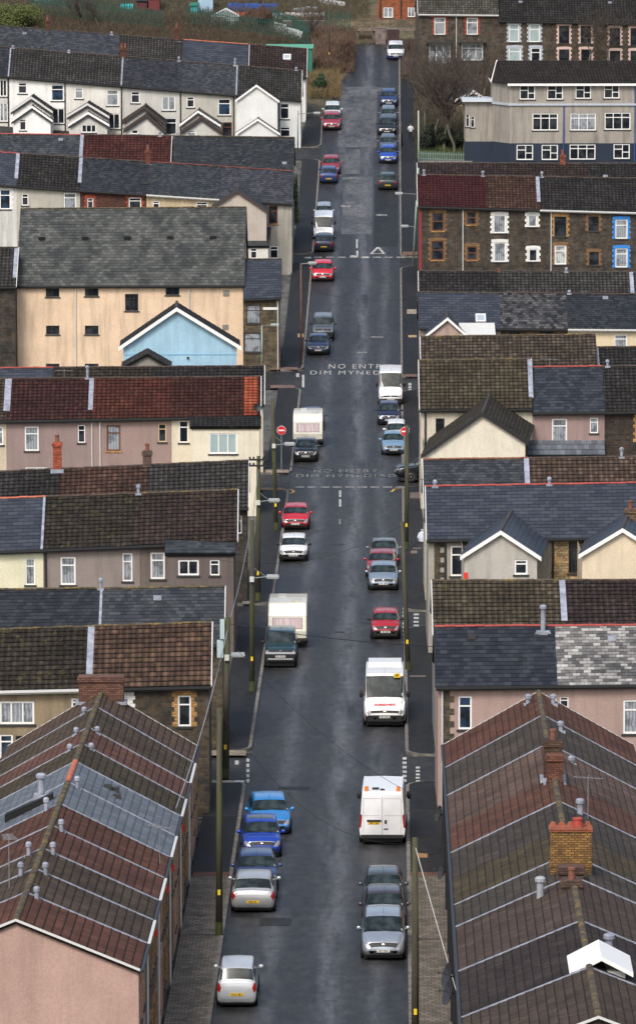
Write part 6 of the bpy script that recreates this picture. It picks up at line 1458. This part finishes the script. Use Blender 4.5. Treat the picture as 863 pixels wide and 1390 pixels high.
def noentry(px,py,Yb_,label,h=None):
    b=gp(px,Yb_); c=zat(px,py,b.y)-b; E=empty('no_entry_sign',b); tag(E,label,'road sign','no entry signs')
    m=MB(); m.tube((0,0,-.2),(c.x,0,c.z+.35),.038,n=8); m.build('post',STEEL,E)
    def disc(r,y,z,mat,nm):
        m=MB(); n=24; a=[Vector((c.x+r*math.cos(2*math.pi*i/n),y,c.z+r*math.sin(2*math.pi*i/n))) for i in range(n)]; bb=[v+Vector((0,.015,0)) for v in a]
        m.face(a[::-1] if False else a); m.face(bb[::-1]); 
        for i in range(n): m.face((a[i],bb[i],bb[(i+1)%n],a[(i+1)%n]))
        return m.build(nm,mat,E)
    disc(.31,-.07,0,solid((.7,.7,.7),.5),'sign_rim'); disc(.285,-.085,0,solid((.62,.02,.03),.4),'sign_face')
    m=MB(); m.box(c.x-.20,c.x+.20,-.10,-.088,c.z-.045,c.z+.045); m.build('sign_bar',solid((.85,.85,.85),.4),E)
noentry(382,584,642,'red no entry sign on a grey post on the left pavement by the smaller caravan')
noentry(549,585.5,648,'red no entry sign on the right, behind the telegraph pole by the light blue saloon')
def wire(a,b,sag,label,r=.012,mat=None):
    r*=.8
    a=Vector(a);b=Vector(b); m=MB(); n=14; P=[]
    for i in range(n+1):
        t=i/n; p=a.lerp(b,t); p.z-=sag*4*t*(1-t); P.append(p)
    for i in range(n): m.tube(P[i],P[i+1],r,n=4,cap=False)
    tag(m.build('overhead_cable',mat or BLK,None),label,'cable','overhead cables')
def PT(k): return POLES[k][1]
wire(PT('P2')+Vector((0,0,-.3)),(16,PT('P2').y+6,6.0),.9,'black cable from the pole with transformer boxes across the road to the right hand houses',.03)
wire(PT('P4')+Vector((0,0,-.3)),(14,PT('P4').y+3,7.0),.7,'black cable crossing the road at the crossroads from the insulator pole',.025)
wire(PT('P1')+Vector((0,0,-.1)),PT('P9')+Vector((0,0,-.2)),1.6,'black cable from the near left pole sagging across the road to the near right pole')
wire((PT('P2').x,PT('P2').y,PT('P2').z-1.0),(3.2,PT('P9').y+20,5.2),1.2,'thin black cable passing in front of the white panel van')
wire(PT('P2')+Vector((0,0,-.6)),(-8.9,POLES['P1'][0].y+2,5.0),.5,'grey cable running down from the transformer pole along the near left terrace',.03,solid((.25,.26,.28),.5))
wire(PT('P3')+Vector((0,0,-.3)),PT('P4')+Vector((0,0,-.3)),.5,'cable linking the two poles on the long left pavement')
wire(PT('P4')+Vector((0,0,-.8)),PT('P2')+Vector((0,0,-.4)),1.0,'long grey cable beside the left hand gables between two poles',.025,solid((.2,.21,.22),.5))
wire(PT('P9')+Vector((0,0,-.3)),(2.3,PT('P9').y-6,3.6),.05,'pale stay wire from the near right pole to the terrace wall',.022,solid((.45,.45,.42),.5))
wire(PT('P9')+Vector((0,0,-.3)),(2.3,PT('P9').y+16,5.2),.5,'thin cable from the near right pole to the farthest house of the right terrace')
wire(PT('P8b')+Vector((0,0,-.2)),(-9.0,PT('P3').y,7.0),.9,'thin cable crossing the road above the white hatchback')
wire(PT('S2')+Vector((0,0,-2)),(2.4,PT('S2').y+4,PT('S2').z-3),.5,'thin cable crossing the road below the bright red hatchback')
# waste bag on the right pavement
p=gp(573,738); m=MB(); m.lathe((0,0,0),[(.05,0),(.36,.05),(.42,.3),(.30,.55),(.10,.68),(.14,.78),(.03,.80)],12)
m.v=[(v[0]*(1+.15*math.sin(v[2]*9+v[0]*7)),v[1]*(1+.2*math.cos(v[2]*8)),v[2]) for v in m.v]; o=m.build('rubbish_bag',plain((.62,.66,.74),.4,0,.3)); o.location=(p.x,p.y,p.z+.12); o.scale=(.8,.8,1.0); tag(o,'white rubbish bag against the wall on the right pavement','bag')
# ================================================================== VEGETATION
def bush(name,label,cat,cx,cy,cz,rx,ry,rz,n,c1,c2,leaf=.12,kind=None,seed=1,twig=False,sub=6):
    R=random.Random(seed); m=MB()
    blobs=[(R.gauss(0,.38),R.gauss(0,.38),R.uniform(.1,.85),R.uniform(.25,.5)) for _ in range(sub)]
    for _ in range(n):
        b=R.choice(blobs); d=Vector((R.gauss(0,1),R.gauss(0,1),R.gauss(0,1))).normalized()*b[3]*(R.random()**.4)
        x=cx+(b[0]+d.x)*rx; y=cy+(b[1]+d.y)*ry; z=cz+max(.02,(b[2]+d.z*.8))*rz
        if twig:
            a=Vector((R.gauss(0,.35),R.gauss(0,.35),1)).normalized()*leaf*R.uniform(.6,1.8); s=Vector((R.gauss(0,1),R.gauss(0,1),0)).normalized()*leaf*.07; p=Vector((x,y,z)); m.face((p-s,p+s,p+a))
        else:
            a=Vector((R.gauss(0,1),R.gauss(0,1),R.gauss(0,1))).normalized()*leaf*R.uniform(.6,1.3); c=a.orthogonal().normalized()*leaf*.5; p=Vector((x,y,z)); m.face((p-c,p+a*.5,p+c,p-a*.5))
    o=m.build(name,foliage(c1,c2)); 
    if kind: tag(o,label,None,None,kind); 
    else: tag(o,label,cat)
    return o
def bushpx(label,px0,px1,pyb,pyt,n,c1,c2,leaf,name='shrub',cat='shrub',kind=None,seed=1,twig=False,depth=None,sub=8):
    b=gp((px0+px1)/2,pyb); w=gp(px1,pyb).x-gp(px0,pyb).x; h=zat((px0+px1)/2,pyt,b.y).z-b.z; dp=depth or w*.5
    return bush(name,label,cat,b.x,b.y+dp*.5,gz(b.x,b.y),w*.62,dp,max(.5,h)*.9,n,c1,c2,leaf,kind,seed,twig,sub)
def tree(label,px,pyb,pyt,spread,seed,name='bare_tree',lean=0,n0=5,crown=None,thick=.16,leafy=None,dx=0):
    R=random.Random(seed); b=gp(px,pyb); h=zat(px,pyt,b.y).z-b.z; E=empty(name,b); tag(E,label,'tree','bare trees')
    T=MB(); C=MB(); tips=[]
    def grow(p,d,l,r,lev,mb):
        segs=3; q=p.copy()
        for i in range(segs):
            d=(d+Vector((R.gauss(0,.12),R.gauss(0,.12),R.gauss(.03,.08)))).normalized(); e=q+d*l/segs; r2=r*(1-.11*(i+1)); mb.tube(q,e,r*(1-.13*i),r2,n=6 if lev<2 else 3,cap=False); q=e
            if lev>0 and lev<6 and R.random()<.5: grow(q,(d+Vector((R.gauss(0,.7),R.gauss(0,.7),R.gauss(.15,.3)))).normalized(),l*R.uniform(.45,.7),r*.45,lev+2,C)
        if lev<6 and r>.004:
            for _ in range(2 if lev else n0): grow(q,(d+Vector((R.gauss(0,.45)*spread,R.gauss(0,.45)*spread,R.gauss(.1,.2)))).normalized(),l*R.uniform(.62,.85),r*.62,lev+1,C)
    grow(Vector((0,0,-.2)),Vector((lean,0,1)).normalized(),h*.36,thick,0,T)
    t=T.build('trunk',plain((.14,.13,.10),.9,0,.4),E); c=C.build('crown',plain((.075,.058,.045),.9,0,.5),E); return E
tree('tall bare tree with dark twigs nearest the road on the right',588,205,70,1.0,3,thick=.17)
tree('bare tree with a pale leaning trunk left of the flats',617,208,85,.9,5,lean=.05,thick=.17)
tree('slim bare tree with a light trunk close to the green fence',606,196,95,.9,9,thick=.13)
tree('bare tree with dense reddish brown twigs behind the others, below the stone house',640,150,78,1.0,14,thick=.12)
tree('low bare tree at the pavement edge behind the thin white post',575,185,88,1.1,21,thick=.12)
tree('broad bare tree in the middle of the group by the road on the right',603,206,66,1.1,41,thick=.18)
tree('bare tree standing tight against the left wing of the flats',630,212,92,.9,42,thick=.12)
tree('bare tree behind the bungalow at the upper right, below the bay porches',655,140,74,1.1,51,thick=.13)
tree('slender bare tree on the bank directly below the white bay porch',598,150,72,1.0,52,thick=.13)
tree('bare tree rising over the green shed at the top of the slope',425,62,12,1.0,53,thick=.10)
tree('bare tree behind the blue tarpaulin on the top slope',352,18,-26,1.0,54,thick=.10)
bushpx('dark evergreen clump under the bare trees near the green railings',592,640,206,168,9000,(.028,.04,.018),(.014,.02,.01),.15,seed=61,depth=2.5,sub=12)
bushpx('brown bramble mound beside the track at the end of the road',440,482,96,56,9000,(.12,.07,.045),(.06,.04,.025),.35,seed=62,twig=True,name='bramble',cat='bramble',depth=4,sub=12)
tree('faint bare tree in front of the flats roof at the top right',827,100,22,.9,30,thick=.10)
tree('small bare tree in front of the pinkish quoined windows, top right',797,98,20,1.0,31,thick=.10)
tree('bare tree in the scrub above the purple grey slate roofs, top left',115,40,-14,1.0,33,thick=.11)
tree('bare young tree at the left top among the scrub beside the green fence',135,38,-8,1.0,35,thick=.09)
BR1,BR2=(.11,.065,.035),(.06,.042,.026); OG1,OG2=(.16,.10,.05),(.08,.06,.03)
def scrub(label,*a,**k): k['kind']='stuff'; return bushpx(label,*a,**k)
BS=[]
def scrubmass(px0,px1,py0,py1,n,h,c1,c2,seed,leaf=.45,name='scrub'):
    R=random.Random(seed); m=MB()
    for _ in range(n):
        p=gp(R.uniform(px0,px1),R.uniform(py0,py1)) if n<400 else None
        if p is None:
            A=scrubmass.c.get((px0,px1,py0,py1))
            if A is None:
                A=[[gp(px0+(px1-px0)*i/8,py0+(py1-py0)*j/8) for i in range(9)] for j in range(9)]; scrubmass.c[(px0,px1,py0,py1)]=A
            u=R.random()*8; v=R.random()*8; i=min(7,int(u)); j=min(7,int(v)); p=A[j][i].lerp(A[j][i+1],u-i).lerp(A[j+1][i].lerp(A[j+1][i+1],u-i),v-j)
        hh=h*(.4+.6*abs(math.sin(p.x*.9+seed)*math.cos(p.y*.35)))*R.random()
        q=Vector((p.x,p.y,gz(p.x,p.y)+hh)); a=Vector((R.gauss(0,.45),R.gauss(0,.45),.8)).normalized()*leaf*R.uniform(.5,1.6); s=Vector((1,R.gauss(0,.3),0)).normalized()*leaf*.045; m.face((q-s,q+s,q+a))
    o=m.build(name,foliage(c1,c2)); tag(o,None,None,None,'stuff'); return o
scrubmass.c={}
scrubmass(468,505,40,62,4000,.5,(.16,.12,.08),(.08,.07,.04),8,.3)
scrubmass(425,480,50,100,16000,1.6,(.14,.085,.055),(.07,.045,.03),1)
scrubmass(418,462,96,135,7000,.9,(.20,.13,.06),(.08,.07,.03),2)
scrubmass(0,440,22,62,40000,1.0,(.085,.055,.03),(.04,.032,.02),3)
scrubmass(0,500,-12,30,30000,.8,(.09,.07,.04),(.045,.038,.025),4)
scrubmass(562,690,95,200,36000,1.3,(.07,.055,.035),(.04,.04,.02),5)
scrubmass(545,600,60,110,8000,.9,(.10,.07,.05),(.05,.04,.03),6)
scrubmass(565,650,170,218,9000,.5,(.07,.10,.02),(.04,.06,.015),7,.3,'grass')
bushpx('rounded olive green bush at the top left corner',-20,52,42,2,16000,(.10,.12,.025),(.05,.065,.015),.16,seed=2,depth=5,sub=14)
bushpx('dark green bush beside the scrub at the upper left pavement',424,448,128,100,3500,(.035,.07,.02),(.02,.035,.012),.13,seed=3,depth=2)
bushpx('brown leafless thicket right of the greenhouse, top',325,368,40,14,9000,(.13,.07,.045),(.07,.04,.03),.35,seed=4,twig=True,name='thicket',cat='thicket',depth=4)
bushpx('dark shrub between the white post and the trees, right pavement',568,590,208,165,6000,(.02,.028,.018),(.01,.014,.01),.14,seed=6,depth=2)
bushpx('ivy covered wall end at the corner of the purple slate house',396,406,305,228,4500,(.03,.06,.015),(.015,.03,.01),.12,name='ivy',cat='ivy',seed=7,depth=.8)
bushpx('small rounded evergreen plant beside the cream stone house on the right',750,764,790,770,1500,(.04,.055,.02),(.02,.03,.01),.1,seed=8,depth=1.0)
# ================================================================== HILLSIDE CLUTTER
GF=solid((.008,.055,.042),.5)
def palisade(pts,hpx,label,n_per=.27,mat=GF,name='palisade_fence',hh=None):
    P=[gp(x,y) for x,y in pts]; E=empty(name,P[0]); tag(E,label,'fence'); m=MB(); r=MB(); O=P[0]
    for a,b,(x,y) in zip(P,P[1:],pts):
        h=hh or max(1.2,zat(x,y-hpx,a.y).z-a.z); L=(b-a).length; n=int(L/n_per)
        for i in range(n):
            p=a.lerp(b,i/n)-O; z=gz((p+O).x,(p+O).y)-O.z; m.box(p.x-.045,p.x+.045,p.y-.01,p.y+.01,z-.1,z+h+(.05 if i%2 else 0))
        for f in (.25,.8):
            A=a-O;B=b-O; r.hexa(((A.x,A.y+.02,A.z+h*f-.04),(B.x,B.y+.02,B.z+h*f-.04),(B.x,B.y+.06,B.z+h*f-.04),(A.x,A.y+.06,A.z+h*f-.04),(A.x,A.y+.02,A.z+h*f+.04),(B.x,B.y+.02,B.z+h*f+.04),(B.x,B.y+.06,B.z+h*f+.04),(A.x,A.y+.06,A.z+h*f+.04)))
    m.build('pales',mat,E); r.build('rails',mat,E)
palisade([(42,23),(100,30),(155,36),(225,42)],24,'long green palisade fence across the scrub, top left',hh=2.2)
palisade([(40,8),(110,14),(180,20)],20,'second green palisade fence higher up the slope at the top left',hh=2.0)
palisade([(252,37),(300,43),(350,51),(372,55),(400,61),(421,65)],22,'green palisade fence below the greenhouse leading to the green shed',hh=2.2)
palisade([(368,36),(390,44),(420,56)],20,'steep short run of green palisade fence above the green shed',hh=2.0)
palisade([(441,50),(478,52)],26,'green palisade gate fence beside the wooden bridge at the top of the road',hh=2.8)
palisade([(568,218),(641,221)],10,'pale green railings along the pavement edge under the bare trees',n_per=.22,mat=solid((.13,.20,.17),.6),name='railings',hh=.9)
def shed(name,label,cat,px0,px1,pyb,pyt,mat,rm,depth=3.0,roof='flat',door=None,kids=True):
    b=gp((px0+px1)/2,pyb); Y=b.y; x0=gp(px0,pyb).x; x1=gp(px1,pyb).x; h=zat((px0+px1)/2,pyt,Y).z-b.z; E=empty(name,b); tag(E,label,cat); w=(x1-x0)/2
    m=MB(); m.box(-w,w,0,depth,-.3,h); m.build('wall',mat,E); m=MB()
    if roof=='flat': m.hexa(((-w-.12,-.15,h),(w+.12,-.15,h),(w+.12,depth+.15,h+.25),(-w-.12,depth+.15,h+.25),(-w-.12,-.15,h+.08),(w+.12,-.15,h+.08),(w+.12,depth+.15,h+.33),(-w-.12,depth+.15,h+.33)))
    else:
        k=w*.5; 
        for s in (-1,1): m.hexa(((s*(w+.1),-.15,h-.05),(0,-.15,h+k),(0,depth+.15,h+k),(s*(w+.1),depth+.15,h-.05),(s*(w+.1),-.15,h+.05),(0,-.15,h+k+.1),(0,depth+.15,h+k+.1),(s*(w+.1),depth+.15,h+.05)))
        m.face(((-w,.0,h),(w,0,h),(0,0,h+k)))
    m.build('roof',rm,E); m=MB(); dw=min(.45,w*.5); m.box(-dw,dw,-.04,-.003,0,min(2.0,h*.85)); m.build('door',door or mat,E)
    m=MB(); 
    for i in range(int(w*2/.3)): m.box(-w+.15+i*.3,-w+.165+i*.3,-.006,-.003,0,h-.03)
    m.build('cladding_joints',BLK,E)
    return E
BLU=solid((.35,.50,.62),.6); RDS=plain((.14,.025,.025),.7,0,.3); GRN=plain((.02,.16,.11),.6,0,.2)
shed('garden_shed','pale blue metal container on the hillside, top',*('shed',269,289,20,-4,BLU,solid((.4,.55,.66),.5)),door=solid((.30,.44,.56),.6))
shed('garden_shed','dark red wooden shed at the top left on the hillside','shed',202,217,20,-2,RDS,S_DARK)
shed('garden_shed','dark maroon shed left of the red one at the hillside top','shed',186,200,18,2,plain((.08,.02,.025),.7),S_DARK)
shed('garden_shed','narrow turquoise box shed beside the blue container','shed',259,268,23,8,solid((.03,.30,.30),.6),GRN,1.5)
E=shed('garden_shed','long bright green shed at the right end of the top left roofs','shed',362,424,103,66,GRN,plain((.10,.34,.22),.6,0,.2),3.0)
# greenhouse
b=gp(306,34); E=empty('greenhouse',b); tag(E,'small pale framed greenhouse on the hillside between the blue container and the thicket','greenhouse'); w=1.5; h=zat(306,22,b.y).z-b.z; ap=zat(306,12,b.y).z-b.z
m=MB(); 
for x in [-w+i*.5 for i in range(7)]:
    t=h+(ap-h)*(1-abs(x)/w); m.tube((x,0,0),(x,0,t),.035,n=4); m.tube((x,2.4,0),(x,2.4,t),.035,n=4)
for y in (0,.8,1.6,2.4): m.tube((-w,y,0),(-w,y,h),.035,n=4); m.tube((w,y,0),(w,y,h),.035,n=4); m.tube((-w,y,h),(0,y,ap),.035,n=4); m.tube((w,y,h),(0,y,ap),.035,n=4)
m.tube((0,0,ap),(0,2.4,ap),.04,n=4); m.tube((-w,0,h),(w,0,h),.035,n=4); m.tube((-w,0,h*.5),(w,0,h*.5),.03,n=4); m.build('frame',solid((.6,.62,.62),.5),E)
m=MB(); m.face(((-w,.03,0),(w,.03,0),(w,.03,h),(0,.03,ap-.05),(-w,.03,h))); m.face(((-w,0,h),(0,0,ap-.04),(0,2.4,ap-.04),(-w,2.4,h))); m.face(((w,2.4,h),(0,2.4,ap-.04),(0,0,ap-.04),(w,0,h))); m.face(((-w,2.4,0),(-w,0,0),(-w,0,h),(-w,2.4,h))); m.face(((w,0,0),(w,2.4,0),(w,2.4,h),(w,0,h))); m.build('glazing',solid((.22,.25,.25),.2),E)
def slabthing(name,label,cat,px0,px1,py,hz,dp,mat,tilt=0):
    a=gp(px0,py);c=gp(px1,py+tilt); E=None; m=MB(); b=(a+c)/2; A=a-b;C=c-b
    m.hexa(((A.x,A.y,A.z+.0),(C.x,C.y,C.z),(C.x,C.y+dp,C.z+.1),(A.x,A.y+dp,A.z+.1),(A.x,A.y+.1,A.z+hz),(C.x,C.y+.1,C.z+hz),(C.x,C.y+dp-.1,C.z+hz+.2),(A.x,A.y+dp-.1,A.z+hz+.2)))
    n=int((C-A).length/.6)
    for i in range(n):
        p=A.lerp(C,(i+.5)/n); m.box(p.x-.2,p.x+.2,p.y+.1,p.y+dp*.8,p.z+hz,p.z+hz+RN.uniform(.05,.3))
    o=m.build(name,mat); o.location=b; tag(o,label,cat); return o
slabthing('tarpaulin','bright blue tarpaulin covering a long heap on the hillside','tarpaulin',309,376,15,.6,2.0,plain((.02,.10,.42),.5,0,.35),1)
slabthing('tarpaulin','orange red sheet on the ground beside the greenhouse','tarpaulin',319,335,28,.6,1.2,plain((.42,.07,.03),.6,0,.2))
slabthing('tarpaulin','turquoise sheet heaped by the sheds on the hillside','tarpaulin',164,181,17,.7,1.2,solid((.05,.42,.42),.5))
slabthing('white_boards','stack of long white boards at the top beside the green fences','boards',370,441,27,.5,1.4,plain((.62,.62,.60),.6,0,.2),-1)
slabthing('white_boards','slanting white boards behind the steep green fence','boards',372,410,42,.8,1.0,plain((.60,.62,.62),.6,0,.2),14)
slabthing('white_boards','thin white plank lying high on the slope near the road end','boards',432,468,3,.3,.5,plain((.55,.57,.57),.6,0,.2),6)
slabthing('timber_pile','grey timber pile on the slope above the boards','timber',398,430,20,.5,1.0,plain((.25,.27,.28),.6,0,.3),-2)
slabthing('timber_pile','heap of pale scrap at the top left behind the fences','scrap',46,72,8,.5,1.0,plain((.35,.30,.26),.6,0,.4),-3)
# retaining wall + wooden bridge at the road end
def wallpx(label,px0,px1,pyb,pyt,mat,th=.4,name='garden_wall',tilt=0,cat='wall'):
    a=gp(px0,pyb);c=gp(px1,pyb+tilt); b=(a+c)/2; A=a-b;C=c-b; h=zat(px0,pyt,a.y).z-a.z; m=MB()
    m.hexa(((A.x,A.y,A.z-.3),(C.x,C.y,C.z-.3),(C.x,C.y+th,C.z-.3),(A.x,A.y+th,A.z-.3),(A.x,A.y,A.z+h),(C.x,C.y,C.z+h),(C.x,C.y+th,C.z+h),(A.x,A.y+th,A.z+h)))
    k=MB(); k.hexa(((A.x-.05,A.y-.05,A.z+h+.002),(C.x+.05,C.y-.05,C.z+h+.002),(C.x+.05,C.y+th+.05,C.z+h+.002),(A.x-.05,A.y+th+.05,A.z+h+.002),(A.x-.05,A.y-.05,A.z+h+.1),(C.x+.05,C.y-.05,C.z+h+.1),(C.x+.05,C.y+th+.05,C.z+h+.1),(A.x-.05,A.y+th+.05,A.z+h+.1)))
    E=empty(name,b); tag(E,label,cat); m.build('masonry',mat,E); k.build('coping',plain((.2,.19,.17),.9,0,.3),E)
wallpx('brown retaining wall under the white boards at the end of the slope',384,441,46,29,plain((.10,.08,.07),.9,0,.3))
wallpx('rusty sheet metal wall under the wooden bridge',509,523,60,38,plain((.20,.15,.14),.7,.1,.5)); wallpx('dark maroon gate wall beside the rusty sheets under the bridge',525,541,62,40,plain((.05,.025,.025),.8,0,.4))
E=empty('wooden_footbridge',gp(528,58)); b=E.location; tag(E,'weathered wooden footbridge with rails across the end of the road','footbridge'); m=MB(); x0=gp(485,58).x-b.x; x1=gp(563,58).x-b.x; z0=zat(528,38,b.y).z-b.z; z1=zat(528,25,b.y).z-b.z
m.box(x0,x1,0,1.2,z0-.3,z0); m.build('deck',plain((.20,.15,.12),.8,0,.4),E); m=MB()
for i in range(8):
    x=x0+(x1-x0)*i/7; m.box(x-.07,x+.07,-.06,.06,z0,z1)
for f in (.45,.95): m.box(x0,x1,-.1,-.06,z0+(z1-z0)*f-.1,z0+(z1-z0)*f)
m.build('handrail',plain((.14,.09,.065),.8,0,.4),E); m=MB()
for i in (0,2,5,7): x=x0+(x1-x0)*i/7; m.box(x-.12,x+.12,.2,.9,-.3,z0-.3)
m.build('support',plain((.10,.085,.075),.8,0,.4),E)
#wallpx('long low garden wall beside the left pavement between the stone houses and the give way line',392,397,480,466,STONE_D,28.0)
wallpx('low garden wall along the right pavement below the bare trees',570,640,226,220,STONE_D,.3)
# ================================================================== PERSON
b=gp(557,193.5); E=None
verts=[(0,0,.95),(0,0,1.15),(0,0,1.38),(0,0,1.50),(0,-.02,1.62),(0,-.02,1.74),(.2,0,1.40),(.27,-.06,1.15),(.12,-.28,1.18),(-.2,0,1.40),(-.27,-.06,1.15),(-.12,-.28,1.18),(.1,0,.90),(.12,-.05,.5),(.12,.0,.08),(.12,-.14,.03),(-.1,0,.90),(-.12,.06,.5),(-.12,.10,.08),(-.12,-.04,.03)]
edges=[(0,1),(1,2),(2,3),(3,4),(4,5),(2,6),(6,7),(7,8),(2,9),(9,10),(10,11),(0,12),(12,13),(13,14),(14,15),(0,16),(16,17),(17,18),(18,19)]
rad=[.15,.14,.15,.06,.095,.07,.07,.05,.04,.07,.05,.04,.10,.07,.05,.04,.10,.07,.05,.04]
me=bpy.data.meshes.new('person'); me.from_pydata(verts,edges,[]); o=bpy.data.objects.new('person',me); COL.objects.link(o)
md=o.modifiers.new('s','SKIN'); 
for i,v in enumerate(me.skin_vertices[0].data): v.radius=(rad[i],rad[i]*.85); v.use_root=(i==0)
o.modifiers.new('u','SUBSURF').levels=2; bpy.context.view_layer.update()
m2=bpy.data.meshes.new_from_object(o.evaluated_get(bpy.context.evaluated_depsgraph_get())); bpy.data.objects.remove(o)
pm=NT('person_clothing'); s=pm.n('ShaderNodeSeparateXYZ',i_0=oc(pm)); pm.setc(pm.ramp(pm.math('DIVIDE',s.outputs[2],2.0),[(0,(.02,.02,.02)),(.06,(.02,.02,.025)),(.47,(.02,.02,.025)),(.475,(.55,.56,.58)),(.755,(.55,.56,.58)),(.76,(.42,.24,.17)),(1,(.42,.24,.17))]));
m2.materials.clear(); m2.materials.append(pm.m); 
for p_ in m2.polygons: p_.use_smooth=True; p_.material_index=0
o=bpy.data.objects.new('person',m2); COL.objects.link(o); o.location=(b.x,b.y,b.z+.12); tag(o,'person in a white top and dark trousers walking down the right pavement','person')
m=MB(); m.lathe((0,.015,1.66),[(.09,-.05),(.115,.02),(.10,.09),(.05,.13)],12); m.build('hair',solid((.03,.02,.015),.8),o,True)
# ================================================================== LIGHT, WORLD, CAMERA
w=bpy.data.worlds.new('World'); sc.world=w; w.use_nodes=True; nt=w.node_tree; bg=nt.nodes['Background']
sk=nt.nodes.new('ShaderNodeTexSky'); sk.sky_type='NISHITA'; sk.sun_disc=False; sk.sun_elevation=math.radians(48); sk.sun_rotation=math.radians(200); sk.air_density=1.2; sk.dust_density=4; sk.ozone_density=1.0
hs=nt.nodes.new('ShaderNodeHueSaturation'); hs.inputs['Saturation'].default_value=.85; nt.links.new(sk.outputs[0],hs.inputs['Color']); nt.links.new(hs.outputs[0],bg.inputs['Color']); bg.inputs['Strength'].default_value=.145
l=bpy.data.lights.new('sun','SUN'); l.energy=1.5; l.angle=math.radians(16); l.color=(1,.97,.93); lo=bpy.data.objects.new('sun',l); COL.objects.link(lo)
el,az=math.radians(48),math.radians(200); d=Vector((math.sin(az)*math.cos(el),math.cos(az)*math.cos(el),math.sin(el))); lo.rotation_euler=d.to_track_quat('Z','Y').to_euler(); lo.location=(0,200,150)
c=bpy.data.cameras.new('camera'); co=bpy.data.objects.new('camera',c); COL.objects.link(co); co.location=CAM; co.rotation_euler=(math.radians(90)-PIT,0,0)
c.sensor_fit='VERTICAL'; c.sensor_height=24; c.sensor_width=24; c.lens=F/1390*24; c.shift_x=(431.5-CX)/1390; c.shift_y=0; c.clip_start=1; c.clip_end=5000; sc.camera=co
sc.view_settings.view_transform='Standard'; sc.view_settings.look='None'; sc.view_settings.gamma=1; sc.view_settings.use_curve_mapping=False; sc.view_settings.exposure=.4
for o in sc.objects:
    if o.parent is None and o.get('label') and len(o['label'].split())>16: print('LONG',o['label'])
sc.render.resolution_x=635; sc.render.resolution_y=1024
